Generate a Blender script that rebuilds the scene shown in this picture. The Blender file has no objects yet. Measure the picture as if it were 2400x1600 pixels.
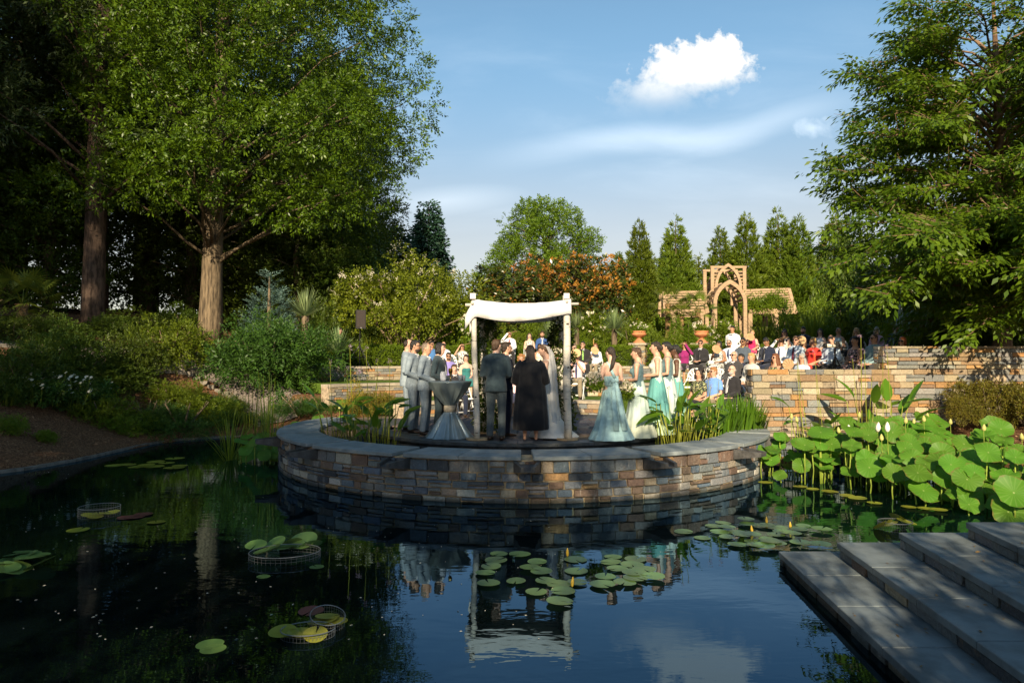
import bpy, bmesh, math, random
import numpy as np
from mathutils import Vector, Matrix

PI = math.pi
R = math.radians
random.seed(7)
rng = np.random.default_rng(11)
SC = bpy.context.scene
COL = SC.collection

# ------------------------------------------------------------------ camera
CAM_H = 2.07                      # eye height above the pond (water is z = 0)
PITCH = math.atan(45 / 1600)
cam_d = bpy.data.cameras.new('camera')
cam_d.sensor_width = 36
cam_d.lens = 24
cam_d.clip_start = 0.05
cam_d.clip_end = 2000
cam = bpy.data.objects.new('camera', cam_d)
COL.objects.link(cam)
cam.location = (0, 0, CAM_H)
cam.rotation_euler = (PI / 2 + PITCH, 0, 0)
SC.camera = cam

# ------------------------------------------------------------------ light
SUN_EL, SUN_AZ = R(24), R(-8)      # low evening sun, behind the photographer
SV = SC.view_settings
SV.view_transform = 'Standard'
SV.look = 'None'
SV.gamma = 1
SV.exposure = 1.1
SV.use_curve_mapping = False
sun_d = bpy.data.lights.new('sun', 'SUN')
sun_d.energy = 4.5
sun_d.angle = R(0.5)
sun_d.color = (1.0, 0.83, 0.58)
sun = bpy.data.objects.new('sun', sun_d)
COL.objects.link(sun)
SDIR = Vector((math.sin(SUN_AZ) * math.cos(SUN_EL), -math.cos(SUN_AZ) * math.cos(SUN_EL), math.sin(SUN_EL)))
sun.rotation_euler = (-SDIR).to_track_quat('-Z', 'Y').to_euler()

# ------------------------------------------------------------------ sky
W = bpy.data.worlds.new('World')
SC.world = W
W.use_nodes = True
nt = W.node_tree
nt.nodes.clear()


class NG:
    """tiny node-graph helper"""
    def __init__(s, tree):
        s.t = tree

    def n(s, typ, **kw):
        nd = s.t.nodes.new(typ)
        for k, v in kw.items():
            setattr(nd, k, v)
        return nd

    def l(s, a, b):
        s.t.links.new(a, b)

    def math(s, op, a, b=None, c=None, clamp=False):
        nd = s.n('ShaderNodeMath', operation=op, use_clamp=clamp)
        for i, v in enumerate((a, b, c)):
            if v is None:
                continue
            if isinstance(v, (int, float)):
                nd.inputs[i].default_value = v
            else:
                s.l(v, nd.inputs[i])
        return nd.outputs[0]

    def mix(s, fac, a, b):
        nd = s.n('ShaderNodeMix', data_type='RGBA')
        for i, v in ((0, fac), (6, a), (7, b)):
            if isinstance(v, (int, float)):
                nd.inputs[i].default_value = v
            elif isinstance(v, tuple):
                nd.inputs[i].default_value = (*v, 1) if len(v) == 3 else v
            else:
                s.l(v, nd.inputs[i])
        return nd.outputs[2]

    def noise(s, vec, scale, detail=4, rough=0.55, dist=0.0):
        nd = s.n('ShaderNodeTexNoise')
        nd.inputs['Scale'].default_value = scale
        nd.inputs['Detail'].default_value = detail
        nd.inputs['Roughness'].default_value = rough
        nd.inputs['Distortion'].default_value = dist
        if vec is not None:
            s.l(vec, nd.inputs['Vector'])
        return nd

    def ramp(s, fac, stops, interp='LINEAR'):
        nd = s.n('ShaderNodeValToRGB')
        cr = nd.color_ramp
        cr.interpolation = interp
        while len(cr.elements) < len(stops):
            cr.elements.new(0.5)
        for e, (p, c) in zip(cr.elements, stops):
            e.position = p
            e.color = (*c, 1) if len(c) == 3 else c
        s.l(fac, nd.inputs[0])
        return nd.outputs[0]

    def smooth(s, v, lo, hi):
        nd = s.n('ShaderNodeMapRange', interpolation_type='SMOOTHSTEP')
        s.l(v, nd.inputs[0])
        nd.inputs[1].default_value = lo
        nd.inputs[2].default_value = hi
        return nd.outputs[0]


g = NG(nt)
out = g.n('ShaderNodeOutputWorld')
sky = g.n('ShaderNodeTexSky', sky_type='NISHITA')
sky.sun_disc = False
sky.sun_elevation = SUN_EL
sky.sun_rotation = PI - SUN_AZ
sky.altitude = 100
sky.air_density = 1.0
sky.dust_density = 0.3
sky.ozone_density = 3.0
bgs = g.n('ShaderNodeBackground')
bgs.inputs['Strength'].default_value = 0.13
tc = g.n('ShaderNodeTexCoord')
sx = g.n('ShaderNodeSeparateXYZ')
g.l(tc.outputs['Generated'], sx.inputs[0])
X_, Y_, Z_ = sx.outputs
yc = g.math('MAXIMUM', Y_, 0.02)
u_ = g.math('DIVIDE', X_, yc)
v_ = g.math('DIVIDE', Z_, yc)
cvec = g.n('ShaderNodeCombineXYZ')
g.l(u_, cvec.inputs[0]); g.l(v_, cvec.inputs[1])


def blob(cu, cv, ru, rv, rot=0.0):
    a = g.math('SUBTRACT', u_, cu)
    b = g.math('SUBTRACT', v_, cv)
    ca, sa = math.cos(rot), math.sin(rot)
    p = g.math('ADD', g.math('MULTIPLY', a, ca), g.math('MULTIPLY', b, sa))
    q = g.math('SUBTRACT', g.math('MULTIPLY', b, ca), g.math('MULTIPLY', a, sa))
    p = g.math('DIVIDE', p, ru)
    q = g.math('DIVIDE', q, rv)
    return g.math('SQRT', g.math('ADD', g.math('MULTIPLY', p, p), g.math('MULTIPLY', q, q)))


cn = g.noise(cvec.outputs[0], 14, 8, 0.62, 0.35)
cnb = g.noise(cvec.outputs[0], 42, 5, 0.6, 0.2)
# cumulus: an upper mass, a right knob, a lower left shoulder
d1 = blob(0.262, 0.424, 0.086, 0.047, R(14))
d2 = blob(0.216, 0.392, 0.074, 0.034, R(8))
d3 = blob(0.316, 0.436, 0.042, 0.043)
dm = g.math('MINIMUM', g.math('MINIMUM', d1, d2), d3)
nz = g.math('ADD', g.math('MULTIPLY', g.math('SUBTRACT', cn.outputs[0], 0.5), 1.5), g.math('MULTIPLY', g.math('SUBTRACT', cnb.outputs[0], 0.5), 1.5))
cm = g.math('SUBTRACT', g.math('SUBTRACT', 1.12, dm), nz)
# crisp top, soft base
soft = g.smooth(v_, 0.45, 0.37)
hi = g.math('ADD', 0.30, g.math('MULTIPLY', soft, 0.95))
cum = g.math('DIVIDE', cm, hi, clamp=True)
cum = g.math('MULTIPLY', cum, g.smooth(g.math('ADD', v_, g.math('MULTIPLY', nz, 0.012)), 0.345, 0.412))
# small scud cloud on the right
d4 = blob(0.442, 0.345, 0.042, 0.018, R(-4))
sc4 = g.math('MULTIPLY', g.math('SUBTRACT', g.math('SUBTRACT', 1.1, d4), g.math('MULTIPLY', nz, 1.3)), 0.55, clamp=True)
# long cirrus streak under the cumulus and faint high veils elsewhere
mp = g.n('ShaderNodeMapping')
mp.inputs['Rotation'].default_value = (0, 0, R(-9))
mp.inputs['Scale'].default_value = (1.0, 4.0, 1.0)
g.l(cvec.outputs[0], mp.inputs[0])
cir = g.noise(mp.outputs[0], 3.2, 6, 0.55, 0.5)
dipu = g.math('DIVIDE', g.math('SUBTRACT', u_, 0.31), 0.10)
dip = g.math('MULTIPLY', g.math('POWER', 2.718, g.math('MULTIPLY', g.math('MULTIPLY', dipu, dipu), -1.0)), 0.026)
line = g.math('ADD', g.math('SUBTRACT', v_, g.math('ADD', 0.303, g.math('MULTIPLY', u_, 0.165))), dip)
lin = g.math('SUBTRACT', 1.0, g.math('DIVIDE', g.math('ABSOLUTE', line), g.math('ADD', 0.018, g.math('MULTIPLY', cir.outputs[0], 0.03))))
lin = g.math('MULTIPLY', g.smooth(lin, 0.0, 1.0), g.smooth(g.math('ABSOLUTE', g.math('SUBTRACT', u_, 0.24)), 0.34, 0.05))
lin = g.math('MULTIPLY', lin, g.math('ADD', 0.25, g.math('MULTIPLY', cir.outputs[0], 0.9)))
d6 = blob(-0.10, 0.235, 0.13, 0.026, R(5))
v6 = g.math('MULTIPLY', g.math('MAXIMUM', g.math('SUBTRACT', 1.0, d6), 0), 0.5)
veil = g.math('MULTIPLY', g.math('MULTIPLY', g.smooth(cir.outputs[0], 0.42, 0.85), 0.26), g.smooth(v_, 0.60, 0.36))
front = g.smooth(Y_, 0.05, 0.3)
thin = g.math('MULTIPLY', g.math('MAXIMUM', g.math('MAXIMUM', g.math('MULTIPLY', lin, 0.8), v6), g.math('MAXIMUM', veil, sc4)), front)
cumf = g.math('MULTIPLY', cum, front)
hs = g.n('ShaderNodeHueSaturation')
hs.inputs['Saturation'].default_value = 1.0
gain = g.mix(g.smooth(g.math('ABSOLUTE', Z_), 0.10, 0.46), g.mix(g.smooth(g.math('ABSOLUTE', Z_), 0.02, 0.24), (0.465, 0.365, 0.305), (0.775, 0.48, 0.337)), (0.69, 0.74, 0.635))   # evening haze low down
gm = g.n('ShaderNodeMix', data_type='RGBA', blend_type='MULTIPLY')
gm.inputs[0].default_value = 1.0
g.l(sky.outputs[0], gm.inputs[6]); g.l(gain, gm.inputs[7])
g.l(gm.outputs[2], hs.inputs['Color'])
c1 = g.mix(g.math('MULTIPLY', thin, 0.55), hs.outputs[0], (4.7, 5.2, 5.6))
shade = g.smooth(g.math('ADD', v_, g.math('MULTIPLY', nz, 0.035)), 0.36, 0.45)
ccol = g.mix(shade, (2.8, 3.2, 3.55), (4.35, 4.25, 4.05))
c2 = g.mix(cumf, c1, ccol)
g.l(c2, bgs.inputs['Color'])
g.l(bgs.outputs[0], out.inputs[0])

# ------------------------------------------------------------------ helpers


def ray(px, py):
    """direction through a pixel of the 2400x1600 photograph"""
    u, v = (px - 1200) / 1600, (800 - py) / 1600
    ct, st = math.cos(PITCH), math.sin(PITCH)
    return Vector((u, ct - v * st, st + v * ct))


def atY(px, py, Y):
    d = ray(px, py)
    return Vector((0, 0, CAM_H)) + d * (Y / d.y)


def atZ(px, py, Z):
    d = ray(px, py)
    return Vector((0, 0, CAM_H)) + d * ((Z - CAM_H) / d.z)


def hit(px, py, y0=6.0, y1=70.0):
    """where the ray through a pixel meets the terrain"""
    d = ray(px, py)
    Y = y0
    while Y < y1:
        q = Vector((0, 0, CAM_H)) + d * (Y / d.y)
        if q.z < float(terrain(q.x, q.y)) + 0.02: return q
        Y += 0.1
    return None


def tag(o, label=None, cat=None, group=None, kind=None):
    if label: o['label'] = label
    if cat: o['category'] = cat
    if group: o['group'] = group
    if kind: o['kind'] = kind
    return o


def empty(name, loc, label=None, cat=None, group=None, rz=0.0):
    o = bpy.data.objects.new(name, None)
    o.empty_display_size = 0.1
    COL.objects.link(o)
    o.location = loc
    o.rotation_euler = (0, 0, rz)
    return tag(o, label, cat, group)


def link(name, me, parent=None, loc=None, rot=None, scale=None):
    o = bpy.data.objects.new(name, me)
    COL.objects.link(o)
    if parent: o.parent = parent
    if loc is not None: o.location = loc
    if rot is not None: o.rotation_euler = rot
    if scale is not None: o.scale = scale
    return o


def copy_tree(o, parent=None, loc=None, rz=None, scale=None):
    c = o.copy()
    COL.objects.link(c)
    c.parent = parent
    if loc is not None: c.location = loc
    if rz is not None: c.rotation_euler = (0, 0, rz)
    if scale is not None: c.scale = scale if not isinstance(scale, (int, float)) else (scale,) * 3
    for ch in o.children:
        copy_tree(ch, c)
    return c


def np_mesh(name, V, F, mat=None, smooth=False):
    """fast mesh: V (n,3), F (m,k)"""
    V = np.ascontiguousarray(V, dtype=np.float32)
    F = np.ascontiguousarray(F, dtype=np.int32)
    me = bpy.data.meshes.new(name)
    m, k = F.shape
    me.vertices.add(len(V))
    me.vertices.foreach_set('co', V.ravel())
    me.loops.add(m * k)
    me.loops.foreach_set('vertex_index', F.ravel())
    me.polygons.add(m)
    me.polygons.foreach_set('loop_start', np.arange(0, m * k, k, dtype=np.int32))
    try:
        me.polygons.foreach_set('loop_total', np.full(m, k, dtype=np.int32))
    except Exception:
        pass
    if smooth:
        me.polygons.foreach_set('use_smooth', np.ones(m, dtype=bool))
    me.update(calc_edges=True)
    if mat:
        for mm in (mat if isinstance(mat, (list, tuple)) else [mat]):
            me.materials.append(mm)
    return me


class MB:
    """mesh builder: collects verts / faces / material indices"""
    def __init__(s):
        s.v, s.f, s.m = [], [], []

    def add(s, vs, fs, mi=0):
        b = len(s.v)
        s.v += [tuple(v) for v in vs]
        s.f += [tuple(i + b for i in f) for f in fs]
        s.m += [mi] * len(fs)

    def box(s, c, d, rz=0.0, mi=0, M=None):
        x, y, z = d[0] / 2, d[1] / 2, d[2] / 2
        P = [Vector((a * x, b * y, e * z)) for a in (-1, 1) for b in (-1, 1) for e in (-1, 1)]
        if M is None:
            M = Matrix.Rotation(rz, 3, 'Z')
        c = Vector(c)
        s.add([c + M @ p for p in P], [(0, 1, 3, 2), (4, 6, 7, 5), (0, 4, 5, 1), (2, 3, 7, 6), (0, 2, 6, 4), (1, 5, 7, 3)], mi)

    def beam(s, a, b, w, h, mi=0, up=(0, 0, 1)):
        a, b = Vector(a), Vector(b)
        d = (b - a)
        L = d.length
        d.normalize()
        upv = Vector(up)
        if abs(d.dot(upv)) > 0.98:
            upv = Vector((0, 1, 0))
        xx = d.cross(upv).normalized()
        zz = xx.cross(d).normalized()
        M = Matrix((xx, d, zz)).transposed()
        s.box((a + b) / 2, (w, L, h), M=M, mi=mi)

    def tube(s, pts, rad, n=8, mi=0, xh=None, cap=True):
        """loft along pts; rad is r or (rx, ry) per point; xh = fixed x axis hint"""
        pts = [Vector(p) for p in pts]
        rings = []
        N = len(pts)
        prev = None
        for i, p in enumerate(pts):
            t = (pts[min(i + 1, N - 1)] - pts[max(i - 1, 0)])
            if t.length < 1e-9: t = Vector((0, 0, 1))
            t.normalize()
            h = Vector(xh) if xh is not None else (prev if prev is not None else (Vector((1, 0, 0)) if abs(t.x) < 0.9 else Vector((0, 1, 0))))
            xx = (h - t * h.dot(t))
            if xx.length < 1e-6: xx = t.orthogonal()
            xx.normalize()
            prev = xx
            yy = t.cross(xx)
            r = rad[i] if isinstance(rad, (list, tuple)) else rad
            rx, ry = r if isinstance(r, (list, tuple)) else (r, r)
            rings.append([p + xx * (rx * math.cos(2 * PI * k / n)) + yy * (ry * math.sin(2 * PI * k / n)) for k in range(n)])
        vs = [v for rg in rings for v in rg]
        fs = []
        for i in range(N - 1):
            for k in range(n):
                k2 = (k + 1) % n
                fs.append((i * n + k, i * n + k2, (i + 1) * n + k2, (i + 1) * n + k))
        if cap:
            vs += [pts[0], pts[-1]]
            a, b = N * n, N * n + 1
            for k in range(n):
                k2 = (k + 1) % n
                fs.append((a, k2, k))
                fs.append((b, (N - 1) * n + k, (N - 1) * n + k2))
        s.add(vs, fs, mi)

    def ell(s, c, r, n=10, m=7, mi=0, M=None):
        c = Vector(c)
        if M is None: M = Matrix.Identity(3)
        vs, fs = [], []
        for i in range(1, m):
            th = PI * i / m
            for k in range(n):
                ph = 2 * PI * k / n
                vs.append(c + M @ Vector((r[0] * math.sin(th) * math.cos(ph), r[1] * math.sin(th) * math.sin(ph), r[2] * math.cos(th))))
        vs += [c + M @ Vector((0, 0, r[2])), c + M @ Vector((0, 0, -r[2]))]
        T, B = len(vs) - 2, len(vs) - 1
        for k in range(n):
            k2 = (k + 1) % n
            fs.append((T, k, k2))
            fs.append((B, (m - 2) * n + k2, (m - 2) * n + k))
            for i in range(m - 2):
                fs.append((i * n + k, (i + 1) * n + k, (i + 1) * n + k2, i * n + k2))
        s.add(vs, fs, mi)

    def lathe(s, prof, n=16, c=(0, 0, 0), mi=0, fold=None):
        """prof [(r, z)], fold(i, ang) -> radius factor"""
        vs, fs = [], []
        for i, (r, z) in enumerate(prof):
            for k in range(n):
                a = 2 * PI * k / n
                rr = r * (fold(i, a) if fold else 1)
                vs.append((c[0] + rr * math.cos(a), c[1] + rr * math.sin(a), c[2] + z))
        for i in range(len(prof) - 1):
            for k in range(n):
                k2 = (k + 1) % n
                fs.append((i * n + k, i * n + k2, (i + 1) * n + k2, (i + 1) * n + k))
        s.add(vs, fs, mi)

    def arc_box(s, c, r0, r1, a0, a1, z0, z1, seg=4, mi=0):
        """annular sector; angle measured from -Y toward +X about c"""
        vs, fs = [], []
        for i in range(seg + 1):
            a = a0 + (a1 - a0) * i / seg
            sn, cs = math.sin(a), -math.cos(a)
            for r, z in ((r0, z0), (r1, z0), (r1, z1), (r0, z1)):
                vs.append((c[0] + r * sn, c[1] + r * cs, z))
        for i in range(seg):
            for k in range(4):
                k2 = (k + 1) % 4
                fs.append((i * 4 + k, (i + 1) * 4 + k, (i + 1) * 4 + k2, i * 4 + k2))
        fs.append((0, 1, 2, 3))
        e = seg * 4
        fs.append((e + 3, e + 2, e + 1, e))
        s.add(vs, fs, mi)

    def mesh(s, name, mats, smooth=False):
        me = bpy.data.meshes.new(name)
        me.from_pydata(s.v, [], s.f)
        if not isinstance(mats, (list, tuple)): mats = [mats]
        for m in mats: me.materials.append(m)
        if len(mats) > 1:
            me.polygons.foreach_set('material_index', s.m)
        if smooth:
            me.polygons.foreach_set('use_smooth', [True] * len(s.f))
        me.update()
        return me

    def build(s, name, mats, parent=None, smooth=False, **kw):
        return link(name, s.mesh(name, mats, smooth), parent, **kw)


# ------------------------------------------------------------------ materials
MATS = {}


def new_mat(name):
    m = bpy.data.materials.new(name)
    m.use_nodes = True
    m.node_tree.nodes.clear()
    gg = NG(m.node_tree)
    o = gg.n('ShaderNodeOutputMaterial')
    p = gg.n('ShaderNodeBsdfPrincipled')
    gg.l(p.outputs[0], o.inputs[0])
    return m, gg, p, o


def mat(name, col, rough=0.7, var=0.25, scale=8.0, bump=0.0, bscale=40.0, spec=0.3, metal=0.0, col2=None, detail=5, stretch=None, objcoord=True, sheen=0.0):
    """noise-mottled surface"""
    if name in MATS: return MATS[name]
    m, gg, p, o = new_mat(name)
    t = gg.n('ShaderNodeTexCoord')
    vec = t.outputs['Object' if objcoord else 'Generated']
    if stretch:
        mpn = gg.n('ShaderNodeMapping')
        mpn.inputs['Scale'].default_value = stretch
        gg.l(vec, mpn.inputs[0])
        vec = mpn.outputs[0]
    n1 = gg.noise(vec, scale, detail, 0.6)
    c2 = col2 if col2 else tuple(max(0, c * (1 - var)) for c in col)
    c1 = col if col2 else tuple(min(1, c * (1 + var * 0.7)) for c in col)
    cc = gg.mix(gg.smooth(n1.outputs[0], 0.32, 0.68), c2, c1)
    gg.l(cc, p.inputs['Base Color'])
    p.inputs['Roughness'].default_value = rough
    p.inputs['Specular IOR Level'].default_value = spec
    p.inputs['Metallic'].default_value = metal
    if sheen:
        p.inputs['Sheen Weight'].default_value = sheen
    if bump:
        n2 = gg.noise(vec, bscale, 4, 0.6)
        b = gg.n('ShaderNodeBump')
        b.inputs['Strength'].default_value = bump
        b.inputs['Distance'].default_value = 0.02
        gg.l(n2.outputs[0], b.inputs['Height'])
        gg.l(b.outputs[0], p.inputs['Normal'])
    MATS[name] = m
    return m


def leaf_mat(name, ca, cb, trans=0.35, rough=0.5, spec=0.25, cc=None, ccf=0.0, tcol=None):
    """foliage: colour varies leaf by leaf, light passes through"""
    if name in MATS: return MATS[name]
    m, gg, p, o = new_mat(name)
    ge = gg.n('ShaderNodeNewGeometry')
    oi = gg.n('ShaderNodeObjectInfo')
    rnd = ge.outputs['Random Per Island']
    n = gg.noise(gg.n('ShaderNodeTexCoord').outputs['Object'], 0.9, 3, 0.6)
    f = gg.math('ADD', gg.math('MULTIPLY', rnd, 0.6), gg.math('MULTIPLY', gg.math('SUBTRACT', n.outputs[0], 0.3), 1.0), clamp=True)
    col = gg.mix(f, ca, cb)
    if cc:
        col = gg.mix(gg.math('GREATER_THAN', rnd, 1 - ccf), col, cc)
    hv = gg.n('ShaderNodeHueSaturation')
    gg.l(gg.math('ADD', 0.82, gg.math('MULTIPLY', oi.outputs['Random'], 0.36)), hv.inputs['Value'])
    gg.l(gg.math('ADD', 0.49, gg.math('MULTIPLY', oi.outputs['Random'], 0.02)), hv.inputs['Hue'])
    gg.l(col, hv.inputs['Color'])
    col = hv.outputs[0]
    gg.l(col, p.inputs['Base Color'])
    p.inputs['Roughness'].default_value = rough
    p.inputs['Specular IOR Level'].default_value = spec
    tr = gg.n('ShaderNodeBsdfTranslucent')
    bright = gg.n('ShaderNodeHueSaturation')
    bright.inputs['Value'].default_value = 1.5
    bright.inputs['Hue'].default_value = 0.485
    gg.l(col, bright.inputs['Color'])
    gg.l(bright.outputs[0], tr.inputs['Color'])
    ms = gg.n('ShaderNodeMixShader')
    ms.inputs[0].default_value = trans
    gg.l(p.outputs[0], ms.inputs[1])
    gg.l(tr.outputs[0], ms.inputs[2])
    gg.l(ms.outputs[0], o.inputs[0])
    MATS[name] = m
    return m


def stone_mat(name):
    """stone face: the piece's own colour (object colour) with veins, stains and chipped relief"""
    if name in MATS: return MATS[name]
    m, gg, p, o = new_mat(name)
    oi = gg.n('ShaderNodeObjectInfo')
    ge = gg.n('ShaderNodeNewGeometry')
    off = gg.n('ShaderNodeVectorMath', operation='ADD')
    gg.l(ge.outputs['Position'], off.inputs[0])
    gg.l(oi.outputs['Random'], off.inputs[1])
    n1 = gg.noise(off.outputs[0], 9, 6, 0.65, 0.6)
    n2 = gg.noise(off.outputs[0], 38, 5, 0.65)
    rust = gg.smooth(n1.outputs[0], 0.56, 0.74)
    base = gg.mix(gg.smooth(n2.outputs[0], 0.3, 0.75), (0.0, 0.0, 0.0), oi.outputs['Color'])
    base = gg.mix(0.62, base, oi.outputs['Color'])
    base = gg.mix(gg.math('MULTIPLY', rust, 0.38), base, (0.30, 0.17, 0.075))
    pale = gg.smooth(gg.noise(off.outputs[0], 17, 4, 0.6, 1.2).outputs[0], 0.62, 0.78)
    base = gg.mix(gg.math('MULTIPLY', pale, 0.30), base, (0.48, 0.46, 0.42))
    # lime bleeding down from the joints, and an algae line at the water
    spz = gg.n('ShaderNodeSeparateXYZ'); gg.l(ge.outputs['Position'], spz.inputs[0])
    mps = gg.n('ShaderNodeMapping'); mps.inputs['Scale'].default_value = (5, 5, 0.8); gg.l(ge.outputs['Position'], mps.inputs[0])
    lime = gg.math('MULTIPLY', gg.smooth(gg.noise(mps.outputs[0], 1.6, 5, 0.6, 0.4).outputs[0], 0.60, 0.74), gg.smooth(spz.outputs[2], 0.64, 0.5))
    base = gg.mix(gg.math('MULTIPLY', lime, 0.55), base, (0.55, 0.52, 0.46))
    wet = gg.math('SUBTRACT', gg.math('ADD', spz.outputs[2], gg.math('MULTIPLY', n1.outputs[0], 0.12)), 0.06)
    base = gg.mix(gg.math('MULTIPLY', gg.smooth(wet, 0.10, 0.0), 0.8), base, (0.035, 0.032, 0.018))
    gg.l(base, p.inputs['Base Color'])
    p.inputs['Roughness'].default_value = 0.72
    p.inputs['Specular IOR Level'].default_value = 0.35
    b = gg.n('ShaderNodeBump')
    b.inputs['Strength'].default_value = 0.9
    b.inputs['Distance'].default_value = 0.03
    gg.l(gg.math('ADD', n1.outputs[0], gg.math('MULTIPLY', n2.outputs[0], 0.6)), b.inputs['Height'])
    gg.l(b.outputs[0], p.inputs['Normal'])
    MATS[name] = m
    return m


def bark_mat(name, ca, cb, sc=(14, 14, 1.8)):
    return mat(name, cb, 0.9, 0.3, 1.0, 0.9, 2.2, 0.1, col2=ca, stretch=sc)


M_STONE = stone_mat('fieldstone')
M_MORTAR = mat('mortar', (0.34, 0.27, 0.19), 0.9, 0.35, 12, 0.5, 60, 0.1)
M_MORTAR_DK = mat('wet_mortar', (0.16, 0.125, 0.085), 0.8, 0.5, 9, 0.5, 60, 0.2)
M_BLUESTONE = mat('bluestone', (0.20, 0.225, 0.23), 0.62, 0.22, 5, 0.15, 70, 0.35)
M_BLUESTONE_DK = mat('wet_bluestone', (0.055, 0.06, 0.062), 0.5, 0.45, 7, 0.3, 50, 0.4)
M_TREAD = mat('step_slab', (0.125, 0.145, 0.15), 0.6, 0.45, 2.4, 0.15, 70, 0.35)
M_BARK = bark_mat('oak_bark', (0.055, 0.043, 0.03), (0.20, 0.15, 0.095))
M_PINEBARK = bark_mat('pine_bark', (0.035, 0.026, 0.02), (0.14, 0.095, 0.07), (9, 9, 2.6))
M_SKIN = {}
# ================================================================== terrain and water
CX, CY = 0.22, 15.0               # centre of the round stage
POND = np.array([(-70, 8.0), (-14, 10.3), (-9.9, 12.2), (-9.1, 13.7), (-9.0, 15.4), (-9.0, 16.8), (-8.6, 17.8), (-7.8, 18.45),
                 (-6.6, 18.6), (-5.2, 18.0), (-4.3, 17.0), (0.2, 15), (4.9, 14.0), (8.6, 13.6), (8.9, 11.3), (8.65, 8), (8.6, 1.0), (-70, 1.0)])


def sstep(a, b, x):
    t = np.clip((x - a) / (b - a), 0, 1)
    return t * t * (3 - 2 * t)


def pond_dist(x, y):
    """signed distance to the pond outline, negative inside"""
    x = np.asarray(x, float); y = np.asarray(y, float)
    d = np.full(x.shape, 1e9)
    ins = np.zeros(x.shape, bool)
    n = len(POND)
    for i in range(n):
        ax, ay = POND[i]; bx, by = POND[(i + 1) % n]
        ex, ey = bx - ax, by - ay
        t = np.clip(((x - ax) * ex + (y - ay) * ey) / (ex * ex + ey * ey), 0, 1)
        d = np.minimum(d, np.hypot(x - ax - t * ex, y - ay - t * ey))
        c = ((ay > y) != (by > y))
        xi = ax + (y - ay) * ex / (ey if abs(ey) > 1e-9 else 1e-9)
        ins ^= c & (x < xi)
    return np.where(ins, -d, d)


def amph_z(x, y):
    """terrace levels of the amphitheatre"""
    x = np.asarray(x, float); y = np.asarray(y, float)
    r = np.hypot(x - CX, y - CY)
    ph = np.degrees(np.arctan2(x - CX, y - CY))
    right = ph > 38
    a = np.where(right, 4.95, 3.78); b = np.where(right, 7.2, 6.78); c = np.where(right, 10.4, 10.55)
    return np.where(r < a, 0.63, np.where(r < b, 1.0, np.where(r < c, 1.40, 1.87)))


def terrain(x, y):
    x = np.asarray(x, float); y = np.asarray(y, float)
    d = pond_dist(x, y)
    wob = 0.06 * np.sin(x * 1.7 + 0.6 * y) + 0.05 * np.sin(y * 2.3 - x * 0.8)
    zl = 0.10 + 4.7 * (1 - np.exp(-np.maximum(d, 0) / 7.2)) + wob * np.clip(d, 0, 1)
    r = np.hypot(x - CX, y - CY)
    ph = np.degrees(np.arctan2(x - CX, y - CY))
    zb = 1.85 + 0.55 * sstep(11, 15, r) + 0.012 * np.maximum(r - 15, 0) + wob
    w_left = np.maximum(sstep(-4.6, -7.6, x) * sstep(30, 22, y), sstep(-8, -16, x))
    z = zb * (1 - w_left) + zl * w_left
    # right of the stage, behind the long wall
    # amphitheatre bowl
    am = (r < 12.5) & (ph > -51) & (ph < 97) & (y > 14.4)
    z = np.where(am, amph_z(x, y) - 0.35, z)
    # patch of bank between ring, path and terraces
    nlw = sstep(-40, -56, ph) * sstep(13.5, 8.0, r) * (d > 0) * (x < -1) * (~am)
    z = z * (1 - nlw) + nlw * np.minimum(z, 0.10 + 0.17 * np.maximum(d, 0) + wob * 0.5)
    # mulch bed in front of the long wall, right of the lotus basin
    bed = (x > 4.8) & (y <= 14.4) & (d > 0)
    z = np.where(bed, 0.56 + 0.26 * np.clip(x - 8.75, 0, 2.6) * sstep(10.5, 13.2, y) + 0.10 * np.sin(x * 2.1) * np.clip(x - 9, 0, 1) + 0.5 * wob * np.clip(x - 9, 0, 1), z)
    # photographer's side
    near = (y <= 1.2) & (d > 0)
    z = np.where(near, 0.30, z)
    z = np.where(r < 5.0, np.where(am, 0.55, -0.5), z)
    return np.where(d < 0, np.minimum(-0.06 + d * 0.35, -0.05).clip(-0.6, 0), z)


def axis(lo, hi, step, far, k=1.25):
    a = list(np.arange(lo, hi + 1e-6, step))
    s, v = step, hi
    while v < far:
        s *= k; v += s; a.append(v)
    s, v = step, lo
    b = []
    while v > -far:
        s *= k; v -= s; b.append(v)
    return np.array(b[::-1] + a)


gx = axis(-20, 16, 0.28, 260)
gy = axis(-3, 32, 0.28, 300)
GX, GY = np.meshgrid(gx, gy)
GZ = terrain(GX, GY)
nxg, nyg = len(gx), len(gy)
idx = np.arange(nxg * nyg).reshape(nyg, nxg)
FQ = np.stack([idx[:-1, :-1], idx[:-1, 1:], idx[1:, 1:], idx[1:, :-1]], -1).reshape(-1, 4)

# ground material: bark mulch and leaf litter near the water, dark soil and grass farther off
m, gg, p, o = new_mat('ground')
tcn = gg.n('ShaderNodeTexCoord')
n1 = gg.noise(tcn.outputs['Object'], 26, 6, 0.7, 0.8)
n2 = gg.noise(tcn.outputs['Object'], 1.1, 4, 0.6)
n3 = gg.noise(tcn.outputs['Object'], 70, 3, 0.6)
mul = gg.ramp(n1.outputs[0], [(0.30, (0.028, 0.015, 0.009)), (0.48, (0.12, 0.06, 0.03)), (0.60, (0.24, 0.13, 0.065)), (0.72, (0.40, 0.26, 0.15))])
soil = gg.ramp(n1.outputs[0], [(0.3, (0.015, 0.014, 0.008)), (0.7, (0.075, 0.06, 0.03))])
col = gg.mix(gg.smooth(n2.outputs[0], 0.62, 0.78), mul, soil)
gg.l(col, p.inputs['Base Color'])
p.inputs['Roughness'].default_value = 0.95
p.inputs['Specular IOR Level'].default_value = 0.1
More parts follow.
